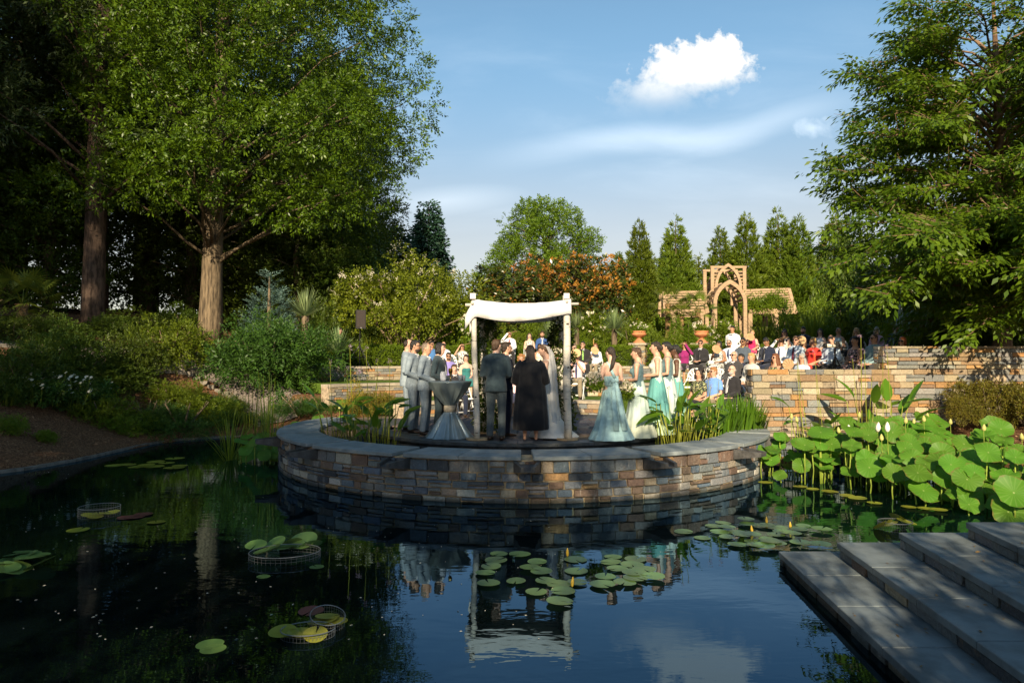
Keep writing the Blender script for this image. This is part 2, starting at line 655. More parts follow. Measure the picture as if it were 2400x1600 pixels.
b = gg.n('ShaderNodeBump'); b.inputs['Strength'].default_value = 0.9; b.inputs['Distance'].default_value = 0.04
gg.l(gg.math('ADD', n1.outputs[0], gg.math('MULTIPLY', n3.outputs[0], 0.5)), b.inputs['Height'])
gg.l(b.outputs[0], p.inputs['Normal'])
M_GROUND = m
ground = link('ground', np_mesh('ground', np.stack([GX.ravel(), GY.ravel(), GZ.ravel()], 1), FQ, M_GROUND, True))
tag(ground, kind='structure')

# pond water
m, gg, p, o = new_mat('pond_water')
gg.t.nodes.remove(p)
tcn = gg.n('ShaderNodeTexCoord')
mpn = gg.n('ShaderNodeMapping'); mpn.inputs['Scale'].default_value = (0.55, 1.3, 1)
gg.l(tcn.outputs['Object'], mpn.inputs[0])
w1 = gg.noise(mpn.outputs[0], 2.2, 3, 0.5, 0.3)
w2 = gg.noise(mpn.outputs[0], 11, 2, 0.5, 0.2)
calm = gg.smooth(gg.noise(tcn.outputs['Object'], 0.35, 2, 0.5).outputs[0], 0.35, 0.7)
hgt = gg.math('MULTIPLY', gg.math('ADD', w1.outputs[0], gg.math('MULTIPLY', w2.outputs[0], 0.16)), gg.math('ADD', 0.35, calm))
b = gg.n('ShaderNodeBump'); b.inputs['Strength'].default_value = 0.16; b.inputs['Distance'].default_value = 0.02
gg.l(hgt, b.inputs['Height'])
gl = gg.n('ShaderNodeBsdfGlossy'); gl.inputs['Color'].default_value = (0.48, 0.75, 1.0, 1); gl.inputs['Roughness'].default_value = 0.01
df = gg.n('ShaderNodeBsdfDiffuse'); df.inputs['Color'].default_value = (0.0015, 0.0035, 0.004, 1)
fr = gg.n('ShaderNodeFresnel'); fr.inputs['IOR'].default_value = 1.52
ms = gg.n('ShaderNodeMixShader')
gg.l(b.outputs[0], gl.inputs['Normal']); gg.l(b.outputs[0], fr.inputs['Normal'])
gg.l(fr.outputs[0], ms.inputs[0]); gg.l(df.outputs[0], ms.inputs[1]); gg.l(gl.outputs[0], ms.inputs[2]); gg.l(ms.outputs[0], o.inputs[0])
M_WATER = m
mb = MB()
mb.add([(-70, 0.6, 0), (8.75, 0.6, 0), (8.75, 14.0, 0), (4.0, 19.5, 0), (-70, 19.5, 0)], [(0, 1, 2, 3, 4)])
tag(mb.build('pond_water', M_WATER), kind='structure')

# ================================================================== stone work
def stone_blank(seed):
    """a squared rubble block, edges knocked off and faces a little out of true; unit size"""
    rs = random.Random(seed)
    bm = bmesh.new()
    bmesh.ops.create_cube(bm, size=1)
    for v in bm.verts:
        v.co += Vector((rs.uniform(-.045, .02), rs.uniform(-.06, .02), rs.uniform(-.07, .02))) * 1.0 * 1
    bmesh.ops.bevel(bm, geom=bm.edges[:], offset=0.055, segments=1, affect='EDGES', profile=0.6)
    for v in bm.verts:
        v.co += Vector((rs.uniform(-.012, .012), rs.uniform(-.05, .05), rs.uniform(-.03, .03)))
    me = bpy.data.meshes.new('stone')
    bm.to_mesh(me); bm.free()
    me.materials.append(M_STONE)
    return me


STONES = [stone_blank(i) for i in range(8)]
PAL_RING = [((0.12, 0.155, 0.195), 4.6), ((0.18, 0.195, 0.20), 5), ((0.25, 0.25, 0.235), 3.4), ((0.19, 0.13, 0.095), 2.4), ((0.33, 0.275, 0.20), 2.4),
            ((0.37, 0.22, 0.10), .6), ((0.52, 0.48, 0.41), 1.6), ((0.075, 0.083, 0.095), 1.6)]
PAL_WALL = [((0.25, 0.245, 0.22), 4), ((0.36, 0.29, 0.19), 4), ((0.40, 0.22, 0.085), 2.4), ((0.45, 0.38, 0.27), 3), ((0.20, 0.205, 0.20), 2.6),
            ((0.21, 0.135, 0.08), 1.2), ((0.30, 0.20, 0.11), 2)]


def pick(pal, rs):
    c = rs.choices([a for a, w in pal], [w for a, w in pal])[0]
    k = rs.uniform(0.82, 1.18)
    return (c[0] * k * rs.uniform(.94, 1.06), c[1] * k, c[2] * k * rs.uniform(.94, 1.06), 1)


def lay_stones(parent, L, z0, z1, fmap, pal, depth=0.12, hc=(0.075, 0.135), lc=(0.17, 0.42), joint=0.012, seed=1, top=None, limit=295, key=None, zfun=None):
    """courses of individual stones along a face; fmap(s) -> (x, y, heading of the face's tangent)"""
    rs = random.Random(seed)
    todo = []
    z = z0
    while z < z1 - 0.03:
        h = min(rs.uniform(*hc), z1 - z)
        if z1 - z - h < 0.05: h = z1 - z
        s = -rs.uniform(0, lc[1] * 0.5)
        while s < L:
            l = rs.uniform(*lc)
            a, e = max(s, 0), min(s + l, L)
            s += l
            if e - a < 0.06: continue
            # now and then a course splits in two thin stones
            if h > 0.11 and rs.random() < 0.16:
                k = rs.uniform(.4, .6)
                todo.append((a, e, z, z + h * k)); todo.append((a, e, z + h * k, z + h))
            else:
                todo.append((a, e, z, z + h))
        z += h
    if key: todo.sort(key=lambda t: key((t[0] + t[1]) / 2, (t[2] + t[3]) / 2))
    rest = []
    for i, (a, e, za, ze) in enumerate(todo):
        x, y, hd = fmap((a + e) / 2)
        pr = rs.uniform(-0.006, 0.024)
        nx, ny = math.sin(hd), -math.cos(hd)          # outward
        c = Vector((x + nx * (pr - depth / 2), y + ny * (pr - depth / 2), (za + ze) / 2))
        sc = Vector((e - a - joint, depth, ze - za - joint))
        col = pick(pal, rs)
        if i < limit:
            o = link('stone', rs.choice(STONES), parent, c, (0, 0, hd + (PI if rs.random() < .5 else 0)), sc)
            o.color = col
        else:
            rest.append((c, hd, sc))
    if rest:
        mb = MB()
        for c, hd, sc in rest: mb.box(c, sc, hd)
        o = mb.build('stone_courses', M_STONE, parent); o.color = (0.16, 0.15, 0.13, 1)
        tag(o, kind='stuff')


# ------------------------------------------------------------------ round basin wall
RO = 5.03
basin = empty('basin_wall', (CX, CY, 0), 'round basin wall of coursed fieldstone with bluestone coping and water spouts', 'wall'); basin['kind'] = 'thing'
A0, A1 = R(-112), R(83)


def ring_map(s):
    a = A0 + s / RO
    return (RO * math.sin(a), -RO * math.cos(a), a)


WT = 0.62
mb = MB()
mb.arc_box((0, 0), 4.42, RO - 0.03, A0, A1, -0.6, WT, 60)
mb.build('core', mat('basin_mortar', (0.36, 0.28, 0.17), .85, .4, 9, .5, 60), basin)
lay_stones(basin, (A1 - A0) * RO, -0.06, WT - 0.005, ring_map, PAL_RING, 0.12, (0.095, 0.165), (0.16, 0.38), 0.020, 5, limit=300, key=lambda s, z: abs(s / RO + A0 + 0.02))
mb = MB()
mb.arc_box((0, 0), 4.36, 4.42, A0, A1, -0.2, WT, 60)
mb.build('inner_face', M_BLUESTONE_DK, basin)
# coping slabs: two between each pair of spouts, a gap of 0.16 m at every spout
gap = 0.085 / 4.7
k = -5
while k < 4:
    a0, a1 = R(22.5) * k + gap, R(22.5) * (k + 1) - gap
    a0, a1 = max(a0, A0), min(a1, A1)
    am = (a0 + a1) / 2 + random.uniform(-.02, .02)
    for (p0, p1) in ((a0, am - 0.0006), (am + 0.0006, a1)):
        if p1 - p0 < 0.02: continue
        dz = random.uniform(-.003, .003)
        mb = MB()
        mb.arc_box((0, 0), 4.28, RO + 0.055, p0, p1, WT + 0.003, WT + 0.066 + dz, 6)
        o = mb.build('coping_slab', M_BLUESTONE, basin)
        bv = o.modifiers.new('bevel', 'BEVEL'); bv.width = 0.008; bv.segments = 1
    k += 1
# spouts: stone troughs that poke out under the gaps
for k in range(-4, 4):
    a = R(22.5) * k
    if a > A1: continue
    mb = MB()
    # local: x tangent, y outward
    def trough(mb):
        P = []
        for yy, w, zt, zb in ((-0.30, 0.20, 0.615, 0.50), (0.03, 0.20, 0.615, 0.45), (0.44, 0.10, 0.585, 0.515)):
            P.append([(-w, yy, zb), (w, yy, zb), (w, yy, zt), (w - 0.05, yy, zt), (w - 0.05, yy, zt - 0.05), (-w + 0.05, yy, zt - 0.05), (-w + 0.05, yy, zt), (-w, yy, zt)])
        vs = [v for r_ in P for v in r_]
        fs = []
        for i in range(2):
            for j in range(8):
                j2 = (j + 1) % 8
                fs.append((i * 8 + j, i * 8 + j2, (i + 1) * 8 + j2, (i + 1) * 8 + j))
        fs += [(23, 22, 21, 16), (21, 20, 17, 16), (20, 19, 18, 17)]
        mb.add(vs, fs)
    trough(mb)
    M4 = Matrix.Rotation(a, 4, 'Z') @ Matrix.Rotation(PI, 4, 'Z') @ Matrix.Translation((0, RO, 0))
    me = mb.mesh('spout', mat('spout_slate', (.06, .058, .056), .5, .4, 9, .3, 40))
    o = link('spout', me, basin)
    o.matrix_local = M4

# water held in the moat, and the dark lip of the stage
mb = MB()
mb.arc_box((CX, CY), 3.16, 4.38, A0, A1, 0.40, 0.47, 48)
o = mb.build('moat_water', M_WATER); tag(o, kind='structure')
stage = empty('stage', (CX, CY, 0), None, None)
tag(stage, kind='structure')
mb = MB()
mb.arc_box((0, 0), 0.0, 3.12, R(-130), R(130), 0.0, 0.59, 60)
mb.arc_box((0, 0), 3.10, 3.20, A0 - .1, A1 + .1, 0.0, 0.53, 60)
mb.build('stage_wall', M_BLUESTONE_DK, stage)
na = 16
for i in range(na):
    a0 = A0 + (A1 - A0) * i / na; a1 = A0 + (A1 - A0) * (i + 1) / na
    mb = MB(); mb.arc_box((0, 0), 2.86, 3.26, a0 + .0012, a1 - .0012, 0.592, 0.648 + random.uniform(-.002, .002), 4)
    mb.build('edge_slab', M_BLUESTONE_DK, stage)
# flagstones: random rectangles in purple-grey slate
M_FLAG = stone_mat('flagstone')
FLAGC = [((0.085, 0.075, 0.085), 3), ((0.11, 0.085, 0.085), 2), ((0.07, 0.075, 0.085), 3), ((0.13, 0.10, 0.085), 1)]
rs = random.Random(3)
y = -2.8
while y < 5.0:
    h = rs.choice((0.45, 0.6, 0.75)); x = -5.0 - rs.uniform(0, .6)
    while x < 5.0:
        w = rs.choice((0.5, 0.7, 0.9, 1.1))
        xm, ym = x + w / 2, y + h / 2
        # stay on the disc in front, run to the first terrace behind
        rr = max(math.hypot(xx, yy) for xx in (x, x + w) for yy in (y, y + h))
        if (rr < 2.86) or (ym > 0.2 and math.hypot(xm, ym) < (4.9 if math.degrees(math.atan2(xm, ym)) > 38 else 3.75)):
            mb = MB(); mb.box((xm, ym, 0.615), (w - .014, h - .014, 0.05 + rs.uniform(-.004, .004)))
            o = mb.build('flagstone', M_FLAG, stage); o.color = pick(FLAGC, rs)
        x += w
    y += h
mb = MB()
mb.arc_box((0, 0), 0.0, 4.9, R(82), R(278), 0.3, 0.605, 60)
mb.arc_box((0, 0), 0.0, 2.88, R(-130), R(130), 0.592, 0.605, 60)
mb.build('bedding', M_MORTAR_DK, stage)

# ------------------------------------------------------------------ amphitheatre terraces
M_CAP = mat('sandstone_cap', (0.34, 0.29, 0.22), 0.7, 0.25, 5, 0.2, 60, 0.3)
M_LAWN = mat('lawn', (0.10, 0.16, 0.022), 0.9, 0.35, 6, 0.8, 160, 0.1, col2=(0.06, 0.11, 0.014))


def terrace(label, r, z0, z1, d0, d1, seed, capw=0.42):
    """arc wall facing the stage; angles in degrees from +Y toward +X"""
    t = empty('terrace_wall', (CX, CY, 0), label, 'wall'); t['kind'] = 'thing'
    a0, a1 = R(d0), R(d1)
    L = (a1 - a0) * r

    def fm(s):
        a = a0 + s / r                                   # from +Y
        return (r * math.sin(a), r * math.cos(a), -a)    # outward normal points to the centre

    # core, built as arc from -Y
    mb = MB(); mb.arc_box((0, 0), r + 0.03, r + 0.40, PI - a1, PI - a0, z0 - 0.2, z1 - 0.075, 40)
    mb.build('core', M_MORTAR, t)
    lay_stones(t, L, z0 - 0.03, z1 - 0.08, fm, PAL_WALL, 0.1, (0.075, 0.12), (0.18, 0.5), 0.012, seed, limit=290, key=lambda s, z: abs(s - L * 0.5))
    n = max(4, int(L / 0.95))
    for i in range(n):
        b0 = PI - a1 + (a1 - a0) * i / n; b1 = PI - a1 + (a1 - a0) * (i + 1) / n
        mb = MB(); mb.arc_box((0, 0), r - 0.035, r + capw, b0 + .0009, b1 - .0009, z1 - 0.075, z1 + random.uniform(-.003, .003), 4)
        mb.build('coping_slab', M_CAP, t)
    return t


terrace('lowest curved terrace wall of tan stone, just behind the stage floor', 3.75, 0.63, 1.00, -52, 40, 21)
terrace('middle curved terrace wall of tan stone below the second row of seats', 6.75, 1.00, 1.40, -52, 40, 22)
terrace('highest curved terrace wall of tan stone with the speaker standing above it', 10.5, 1.42, 1.87, -48, 50, 23)
mb = MB()
for (r0, r1, z, d0, d1) in ((4.12, 6.78, 0.965, -50, 39), (7.12, 10.52, 1.375, -46, 39), (10.9, 12.4, 1.845, -50, 88), (4.98, 7.2, 0.965, 39.2, 86), (7.2, 10.4, 1.365, 39.2, 87)):
    mb.arc_box((CX, CY), r0, r1, PI - R(d1), PI - R(d0), z - 0.3, z, 60)
tag(mb.build('lawn', M_LAWN), kind='structure')

# ------------------------------------------------------------------ long garden wall on the right, stepped up at its right part
WY = 14.35
gw = empty('garden_wall', (5.05, WY, 0), 'long sunlit garden wall of tan and orange stone stepping up at its right part', 'wall'); gw['kind'] = 'thing'


def wall_map(s): return (s, 0, 0.0)


mb = MB(); mb.box((2.9, 0.24, 0.75), (5.74, 0.40, 2.2)); mb.box((6.3, 0.24, 1.05), (6.9, 0.395, 2.56))
mb.build('core', M_MORTAR, gw)
lay_stones(gw, 6.4, 0.42, 1.895, wall_map, PAL_WALL, 0.12, (0.075, 0.15), (0.2, 0.5), 0.013, 31, limit=270)
lay_stones(gw, 3.9, 1.90, 2.38, lambda s: (2.79 + s, 0, 0.0), PAL_WALL, 0.12, (0.08, 0.14), (0.2, 0.5), 0.013, 32)
# end faces (left end of the low part, left end of the high part) and flush tops
lay_stones(gw, 0.40, 0.42, 1.895, lambda s: (0.0, 0.44 - s, -PI / 2), PAL_WALL, 0.12, (0.09, 0.15), (0.2, 0.4), 0.013, 33)
lay_stones(gw, 0.40, 1.90, 2.38, lambda s: (2.79, 0.44 - s, -PI / 2), PAL_WALL, 0.12, (0.09, 0.15), (0.2, 0.4), 0.013, 34)
# ledge between basin and wall, and the wall round the lotus basin
lb = empty('lotus_basin_wall', (0, 0, 0), 'low retaining wall round the lotus basin with dark stone and flat coping', 'wall'); lb['kind'] = 'thing'
pts = [(4.95, 13.95), (8.55, 13.62), (8.9, 12.4), (8.92, 11.2), (8.66, 8.0), (8.6, 5.6)]
mb = MB(); mbc = []
for i in range(len(pts) - 1):
    a, b_ = Vector((*pts[i], 0)), Vector((*pts[i + 1], 0))
    d = (b_ - a); L = d.length; d.normalize(); nrm = Vector((d.y, -d.x, 0))
    hd = math.atan2(d.y, d.x)
    mbx = MB(); mbx.box((a + b_) / 2 - nrm * 0.22 + Vector((0, 0, 0.0)), (L, 0.36, 1.05), hd)
    mbx.build('core', M_MORTAR_DK, lb)
    lay_stones(lb, L, -0.05, 0.52, lambda s, a=a, d=d, hd=hd: (a.x + d.x * s, a.y + d.y * s, hd), PAL_RING, 0.1, (0.09, 0.14), (0.2, 0.42), 0.014, 41 + i, limit=70)
    n = max(1, int(L / 1.0))
    for j in range(n):
        c = a + d * (L * (j + .5) / n) - nrm * 0.20
        mbx = MB(); mbx.box((c.x, c.y, 0.565), (L / n - .006, 0.50, 0.06), hd)
        mbx.build('coping_slab', M_CAP, lb)

# ------------------------------------------------------------------ kerb on the left bank
kb = empty('pond_kerb', (0, 0, 0), 'thin pale stone kerb edging the mulch bank on the left of the pond', 'kerb'); kb['kind'] = 'thing'
Pk = [Vector((*p_, 0)) for p_ in POND[1:10]]
# resample
dense = []
for i in range(len(Pk) - 1):
    p0 = Pk[max(i - 1, 0)]; p1 = Pk[i]; p2 = Pk[i + 1]; p3 = Pk[min(i + 2, len(Pk) - 1)]
    for t in np.linspace(0, 1, 9)[:-1]:
        t = float(t)
        dense.append(0.5 * ((2 * p1) + (-p0 + p2) * t + (2 * p0 - 5 * p1 + 4 * p2 - p3) * t * t + (-p0 + 3 * p1 - 3 * p2 + p3) * t ** 3))
M_KERB = mat('kerb_stone', (0.15, 0.135, 0.11), 0.8, 0.4, 7, 0.4, 50, 0.2)
i = 0
while i < len(dense) - 2:
    a, b_ = dense[i], dense[i + 2]
    mbx = MB(); mbx.beam(a + Vector((0, 0, -.03)), b_ + Vector((0, 0, -.03 + random.uniform(-.008, .008))), 0.13, 0.16)
    mbx.build('kerb_stone', M_KERB, kb)
    i += 2

# ------------------------------------------------------------------ steps, bottom right
steps = empty('stone_steps', (2.7, 5, 0), 'broad bluestone steps going down into the pond at the lower right', 'steps'); steps['kind'] = 'thing'
ORG = Vector((2.7, 5, 0))
SP = [(2.72, 7.02, 0.13, 0.09), (3.21, 6.80, 0.28, 0.10), (3.70, 6.58, 0.43, 0.13), (4.20, 6.36, 0.58, 0.16), (4.75, 6.1, 0.73, 0.2)]


def prism(mb, poly, z0, z1, ch=0.008):
    n = len(poly)
    c = Vector((sum(q[0] for q in poly) / n, sum(q[1] for q in poly) / n))
    ins = [tuple(Vector(q) + (c - Vector(q)).normalized() * ch * 1.4) for q in poly]
    vs = [(*q, z0) for q in poly] + [(*q, z1 - ch) for q in poly] + [(*q, z1) for q in ins]
    fs = [tuple(range(n - 1, -1, -1)), tuple(range(2 * n, 3 * n))]
    for k in range(n):
        k2 = (k + 1) % n
        fs += [(k, k2, n + k2, n + k), (n + k, n + k2, 2 * n + k2, 2 * n + k)]
    mb.add(vs, fs)


def front_x(i, y):
    X, Y, Z, kk = SP[i]
    return X - kk * (Y - y)


for i in range(5):
    X, Y, Z, kk = SP[i]
    ylo = -2.0
    # stone core and riser stones along the front edge and the far end
    back = 9.0
    mb = MB()
    poly = [(front_x(i, ylo) + .05, ylo), (back, ylo), (back, Y - .05), (X + .05, Y - .05)]
    prism(mb, [(a - ORG.x, b_ - ORG.y) for a, b_ in poly], (-0.5 if i == 0 else SP[i - 1][2] - .1), Z - 0.056, 0.001)
    mb.build('core', M_MORTAR_DK, steps)
    d = Vector((front_x(i, ylo) - X, ylo - Y, 0)); L = d.length; d.normalize()
    hd = math.atan2(d.y, d.x)      # outward normal = (sin, -cos): toward -X
    zb = -0.12 if i == 0 else SP[i - 1][2] - 0.0
    lay_stones(steps, 4.6, zb, Z - 0.058, lambda s, d=d, hd=hd, X=X, Y=Y: (X + .035 + d.x * s - ORG.x, Y + d.y * s - ORG.y, hd), PAL_RING[1:2] + PAL_RING[3:5] + PAL_RING[7:], 0.08, (0.16, 0.2), (0.25, 0.5), 0.012, 60 + i)
    lay_stones(steps, 2.2, zb, Z - 0.058, lambda s, X=X, Y=Y: (X + 2.2 - s - ORG.x, Y - .03 - ORG.y, PI), PAL_RING[1:5], 0.08, (0.16, 0.2), (0.25, 0.5), 0.012, 70 + i)
    # tread slabs
    yj = [Y] + [Y - 0.78 * (j + 1) - 0.04 * (i % 2) for j in range(10)]
    for j in range(10):
        ya, yb = yj[j] - (0.004 if j else 0), yj[j + 1] + .004
        if yb < ylo: break
        bx = (SP[i + 1][0] + 0.06 - SP[i + 1][3] * 0 if i < 4 else 9.0)
        b1 = front_x(i + 1, ya) + .10 if i < 4 else 9.0
        b2 = front_x(i + 1, yb) + .10 if i < 4 else 9.0
        if j == 0 and i < 4:
            # the first slab runs on behind the next riser's end
            q = [(front_x(i, yb), yb), (b2, yb), (front_x(i + 1, SP[i + 1][1]) + .1, SP[i + 1][1] - .05), (front_x(i + 1, SP[i + 1][1]) + 1.4, SP[i + 1][1] - .05), (front_x(i + 1, SP[i + 1][1]) + 1.4, ya), (front_x(i, ya), ya)]
            mbx = MB()
            qq = [(front_x(i, yb), yb), (b2, yb), (b2 + .03, ya), (front_x(i, ya), ya)]
            prism(mbx, [(a - ORG.x, b_ - ORG.y) for a, b_ in qq], Z - 0.055, Z, 0.006)
            mbx.build('tread_slab', M_TREAD, steps)
            mbx = MB()
            qq = [(b2 + .036, SP[i + 1][1] - .06), (b2 + 1.5, SP[i + 1][1] - .06), (b2 + 1.5, ya), (b2 + .036, ya)]
            prism(mbx, [(a - ORG.x, b_ - ORG.y) for a, b_ in qq], Z - 0.055, Z, 0.004)
            mbx.build('tread_slab', M_TREAD, steps)
            continue
        mbx = MB()
        prism(mbx, [(a - ORG.x, b_ - ORG.y) for a, b_ in ((front_x(i, yb), yb), (b2, yb), (b1, ya), (front_x(i, ya), ya))], Z - 0.055, Z + random.uniform(-.002, .002), 0.006)
        mbx.build('tread_slab', M_TREAD, steps)
# the near bank under the photographer
mb = MB(); mb.box((-8, -0.2, 0.2), (21.3, 2.2, 0.5))
tag(mb.build('near_terrace', M_BLUESTONE), kind='structure')
# gravel path winding behind the left planting
M_PATH = mat('path_gravel', (0.20, 0.17, 0.15), 0.95, 0.4, 20, 0.6, 120, 0.1)
pp = [(-6.5, 19.6), (-7.0, 20.6), (-8.4, 21.7), (-10.2, 21.8), (-12.2, 20.4), (-14.5, 18.4), (-18, 16.4)]
wd = 0.65
Vp, Fp = [], []
for i, q in enumerate(pp):
    a = Vector(pp[max(i - 1, 0)]); b_ = Vector(pp[min(i + 1, len(pp) - 1)])
    d = (b_ - a).normalized(); nn = Vector((-d.y, d.x))
    for k in range(5):
        s = wd * (k / 2 - 1)
        xx, yy = q[0] + nn.x * s, q[1] + nn.y * s
        Vp.append((xx, yy, float(terrain(xx, yy)) + 0.05))
    if i:
        for k in range(4):
            Fp.append(((i - 1) * 5 + k, i * 5 + k, i * 5 + k + 1, (i - 1) * 5 + k + 1))
mb = MB(); mb.add(Vp, Fp)
pth = mb.build('path', M_PATH, smooth=True); tag(pth, kind='structure')
ed = empty('path_edging', (0, 0, 0), 'line of pale edging stones along the garden path on the left bank', 'edging')
for i in range(len(pp) - 1):
    for t in [(q+.5)/8 for q in range(8)]:
        a = Vector(pp[i]).lerp(Vector(pp[i + 1]), t); d = (Vector(pp[i + 1]) - Vector(pp[i])).normalized()
        nn = Vector((-d.y, d.x)); c = a + nn * (wd + .08)
        o = link('stone', random.choice(STONES), ed, (c.x, c.y, float(terrain(c.x, c.y)) + .03), (0, 0, math.atan2(d.y, d.x)), (Vector(pp[i + 1]) - Vector(pp[i])).length / 8.6 * Vector((1, 0, 0)) + Vector((0, .15, .13)))
        o.color = (0.24, 0.21, 0.17, 1)
# ================================================================== foliage toolkit
UP = np.array([0, 0, 1.0])


def nrm(a):
    return a / np.maximum(np.linalg.norm(a, axis=-1, keepdims=True), 1e-9)


def rand_dirs(n):
    return nrm(rng.normal(size=(n, 3)))


def leaves(p, d, nn, L, w, fold=0.12, wide=0.45):
    """quad leaves. p,d,nn (n,3); L,w scalars or (n,)"""
    n = len(p)
    L = np.broadcast_to(np.asarray(L, float), (n,))[:, None]
    w = np.broadcast_to(np.asarray(w, float), (n,))[:, None]
    d = nrm(d)
    s = nrm(np.cross(d, nn))
    u = np.cross(s, d)
    mid = p + d * L * wide
    V = np.stack([p, mid + s * w / 2 + u * w * fold, p + d * L, mid - s * w / 2 + u * w * fold], 1)
    return V.reshape(-1, 3)


def quads(nv):
    return np.arange(nv).reshape(-1, 4)


def T_spray(n, length, L, w, spread=0.9, droop=0.0, flat=0.5, jitter=0.3, seed=0):
    """twig along +Y with n leaves alternating; droop bends leaves down"""
    r_ = np.random.default_rng(seed)
    t = np.linspace(0.05, 1, n)
    side = np.where(np.arange(n) % 2 == 0, 1, -1)
    p = np.stack([0.02 * side, t * length, -0.25 * length * droop * t ** 2], 1) + r_.normal(size=(n, 3)) * 0.06 * length
    a = spread * (1 - 0.55 * t) + r_.normal(size=n) * jitter
    el = r_.normal(size=n) * (1 - flat) * 0.9 - droop
    d = np.stack([np.sin(a) * side, np.cos(a), el], 1)
    nn = UP + r_.normal(size=(n, 3)) * 0.45
    return leaves(p, d, nn, L * r_.uniform(.75, 1.15, n), w * r_.uniform(.8, 1.15, n))


def T_tuft(n, L, w, up=0.7, seed=0, rad=0.12):
    """leaves radiating from a point, biased to +Y (forward)"""
    r_ = np.random.default_rng(seed)
    d = nrm(r_.normal(size=(n, 3)) + np.array([0, up * 2, 0]))
    p = d * rad * r_.uniform(0, 1, (n, 1)) + r_.normal(size=(n, 3)) * rad * 0.4
    nn = r_.normal(size=(n, 3))
    return leaves(p, d, nn, L * r_.uniform(.7, 1.2, n), w * r_.uniform(.8, 1.2, n))


def frames(f, up=None, roll=0.6):
    f = nrm(f)
    u = np.tile(UP, (len(f), 1)) if up is None else up
    u = u + rng.normal(size=f.shape) * roll
    r_ = nrm(np.cross(f, u))
    u = np.cross(r_, f)
    return np.stack([r_, f, u], 2)           # columns


def scatter(T, pos, fr, sc):
    if isinstance(T, (list, tuple)):
        which = rng.integers(0, len(T), len(pos))
        outv = []
        for i, t in enumerate(T):
            k = which == i
            if k.any(): outv.append(scatter(t, pos[k], fr[k], sc[k]))
        return np.concatenate(outv)
    V = np.einsum('nij,vj->nvi', fr, T) * sc[:, None, None] + pos[:, None, :]
    return V.reshape(-1, 3)


def fol_mesh(name, V, mt):
    return np_mesh(name, V, quads(len(V)), mt)


SPR_OAK = [T_spray(15, 0.34, 0.115, 0.044, 1.0, 0.15, 0.35, seed=i) for i in range(3)]
SPR_BROAD = [T_spray(10, 0.26, 0.11, 0.06, 1.0, 0.1, 0.4, seed=10 + i) for i in range(3)]
SPR_MAG = [T_tuft(9, 0.19, 0.075, 0.6, seed=20 + i, rad=0.05) for i in range(3)]
SPR_CHERRY = [T_spray(13, 0.62, 0.165, 0.068, 0.9, 0.55, 0.6, 0.2, seed=30 + i) for i in range(4)]
SPR_FINE = [T_tuft(12, 0.075, 0.032, 0.45, seed=40 + i, rad=0.09) for i in range(3)]
SPR_CYP = [T_tuft(13, 0.24, 0.05, 1.1, seed=50 + i, rad=0.10) for i in range(3)]
SPR_FIR = [T_spray(16, 0.5, 0.16, 0.035, 0.9, 0.12, 0.8, seed=60 + i) for i in range(3)]
SPR_YEW = [T_spray(16, 0.32, 0.085, 0.028, 0.9, 0.05, 0.4, seed=70 + i) for i in range(3)]

L_OAK = leaf_mat('oak_leaf', (0.014, 0.044, 0.003), (0.115, 0.180, 0.005), 0.27, 0.42, 0.35)
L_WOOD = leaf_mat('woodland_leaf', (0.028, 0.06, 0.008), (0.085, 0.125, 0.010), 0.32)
L_PINE = leaf_mat('conifer_leaf', (0.020, 0.042, 0.014), (0.055, 0.085, 0.016), 0.2)
L_CHERRY = leaf_mat('cherry_leaf', (0.034, 0.085, 0.006), (0.135, 0.21, 0.010), 0.42, 0.4, 0.35)
L_CYP = leaf_mat('cypress_leaf', (0.045, 0.092, 0.008), (0.15, 0.20, 0.012), 0.28)
L_FAROAK = leaf_mat('far_oak_leaf', (0.055, 0.11, 0.008), (0.14, 0.20, 0.012), 0.32)
L_FIR = leaf_mat('fir_leaf', (0.014, 0.042, 0.026), (0.032, 0.075, 0.036), 0.2)
L_MAG = leaf_mat('magnolia_leaf', (0.025, 0.048, 0.008), (0.075, 0.095, 0.014), 0.2, 0.3, 0.5, cc=(0.24, 0.115, 0.022), ccf=0.10)
L_RUST = leaf_mat('rust_leaf', (0.26, 0.115, 0.018), (0.42, 0.20, 0.03), 0.25)
L_CRAPE = leaf_mat('crape_leaf', (0.075, 0.11, 0.008), (0.20, 0.23, 0.014), 0.38)
L_HEDGE = leaf_mat('hedge_leaf', (0.055, 0.105, 0.006), (0.15, 0.21, 0.010), 0.3)
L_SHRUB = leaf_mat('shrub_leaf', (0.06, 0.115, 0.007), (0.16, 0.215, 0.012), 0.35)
L_YEW = leaf_mat('yew_leaf', (0.022, 0.065, 0.012), (0.06, 0.13, 0.014), 0.25)
L_GOLD = leaf_mat('gold_shrub_leaf', (0.07, 0.085, 0.010), (0.22, 0.17, 0.02), 0.3, cc=(0.05, 0.02, 0.012), ccf=0.12)
L_BLUE = leaf_mat('blue_conifer_leaf', (0.06, 0.115, 0.10), (0.13, 0.21, 0.18), 0.2)
L_YUCCA = leaf_mat('yucca_leaf', (0.10, 0.16, 0.06), (0.26, 0.32, 0.14), 0.25)
L_GRASS = leaf_mat('grass_blade', (0.07, 0.12, 0.012), (0.22, 0.25, 0.02), 0.35)
L_PALM = leaf_mat('palm_frond', (0.06, 0.10, 0.012), (0.16, 0.19, 0.02), 0.3)
L_THALIA = leaf_mat('water_canna_leaf', (0.055, 0.135, 0.010), (0.12, 0.23, 0.016), 0.42, 0.35, 0.4)
L_LOTUS = leaf_mat('lotus_leaf', (0.05, 0.15, 0.014), (0.105, 0.235, 0.016), 0.38, 0.5, 0.25)
_nt = NG(L_LOTUS.node_tree)                     # radiating veins, paler; rims browned here and there
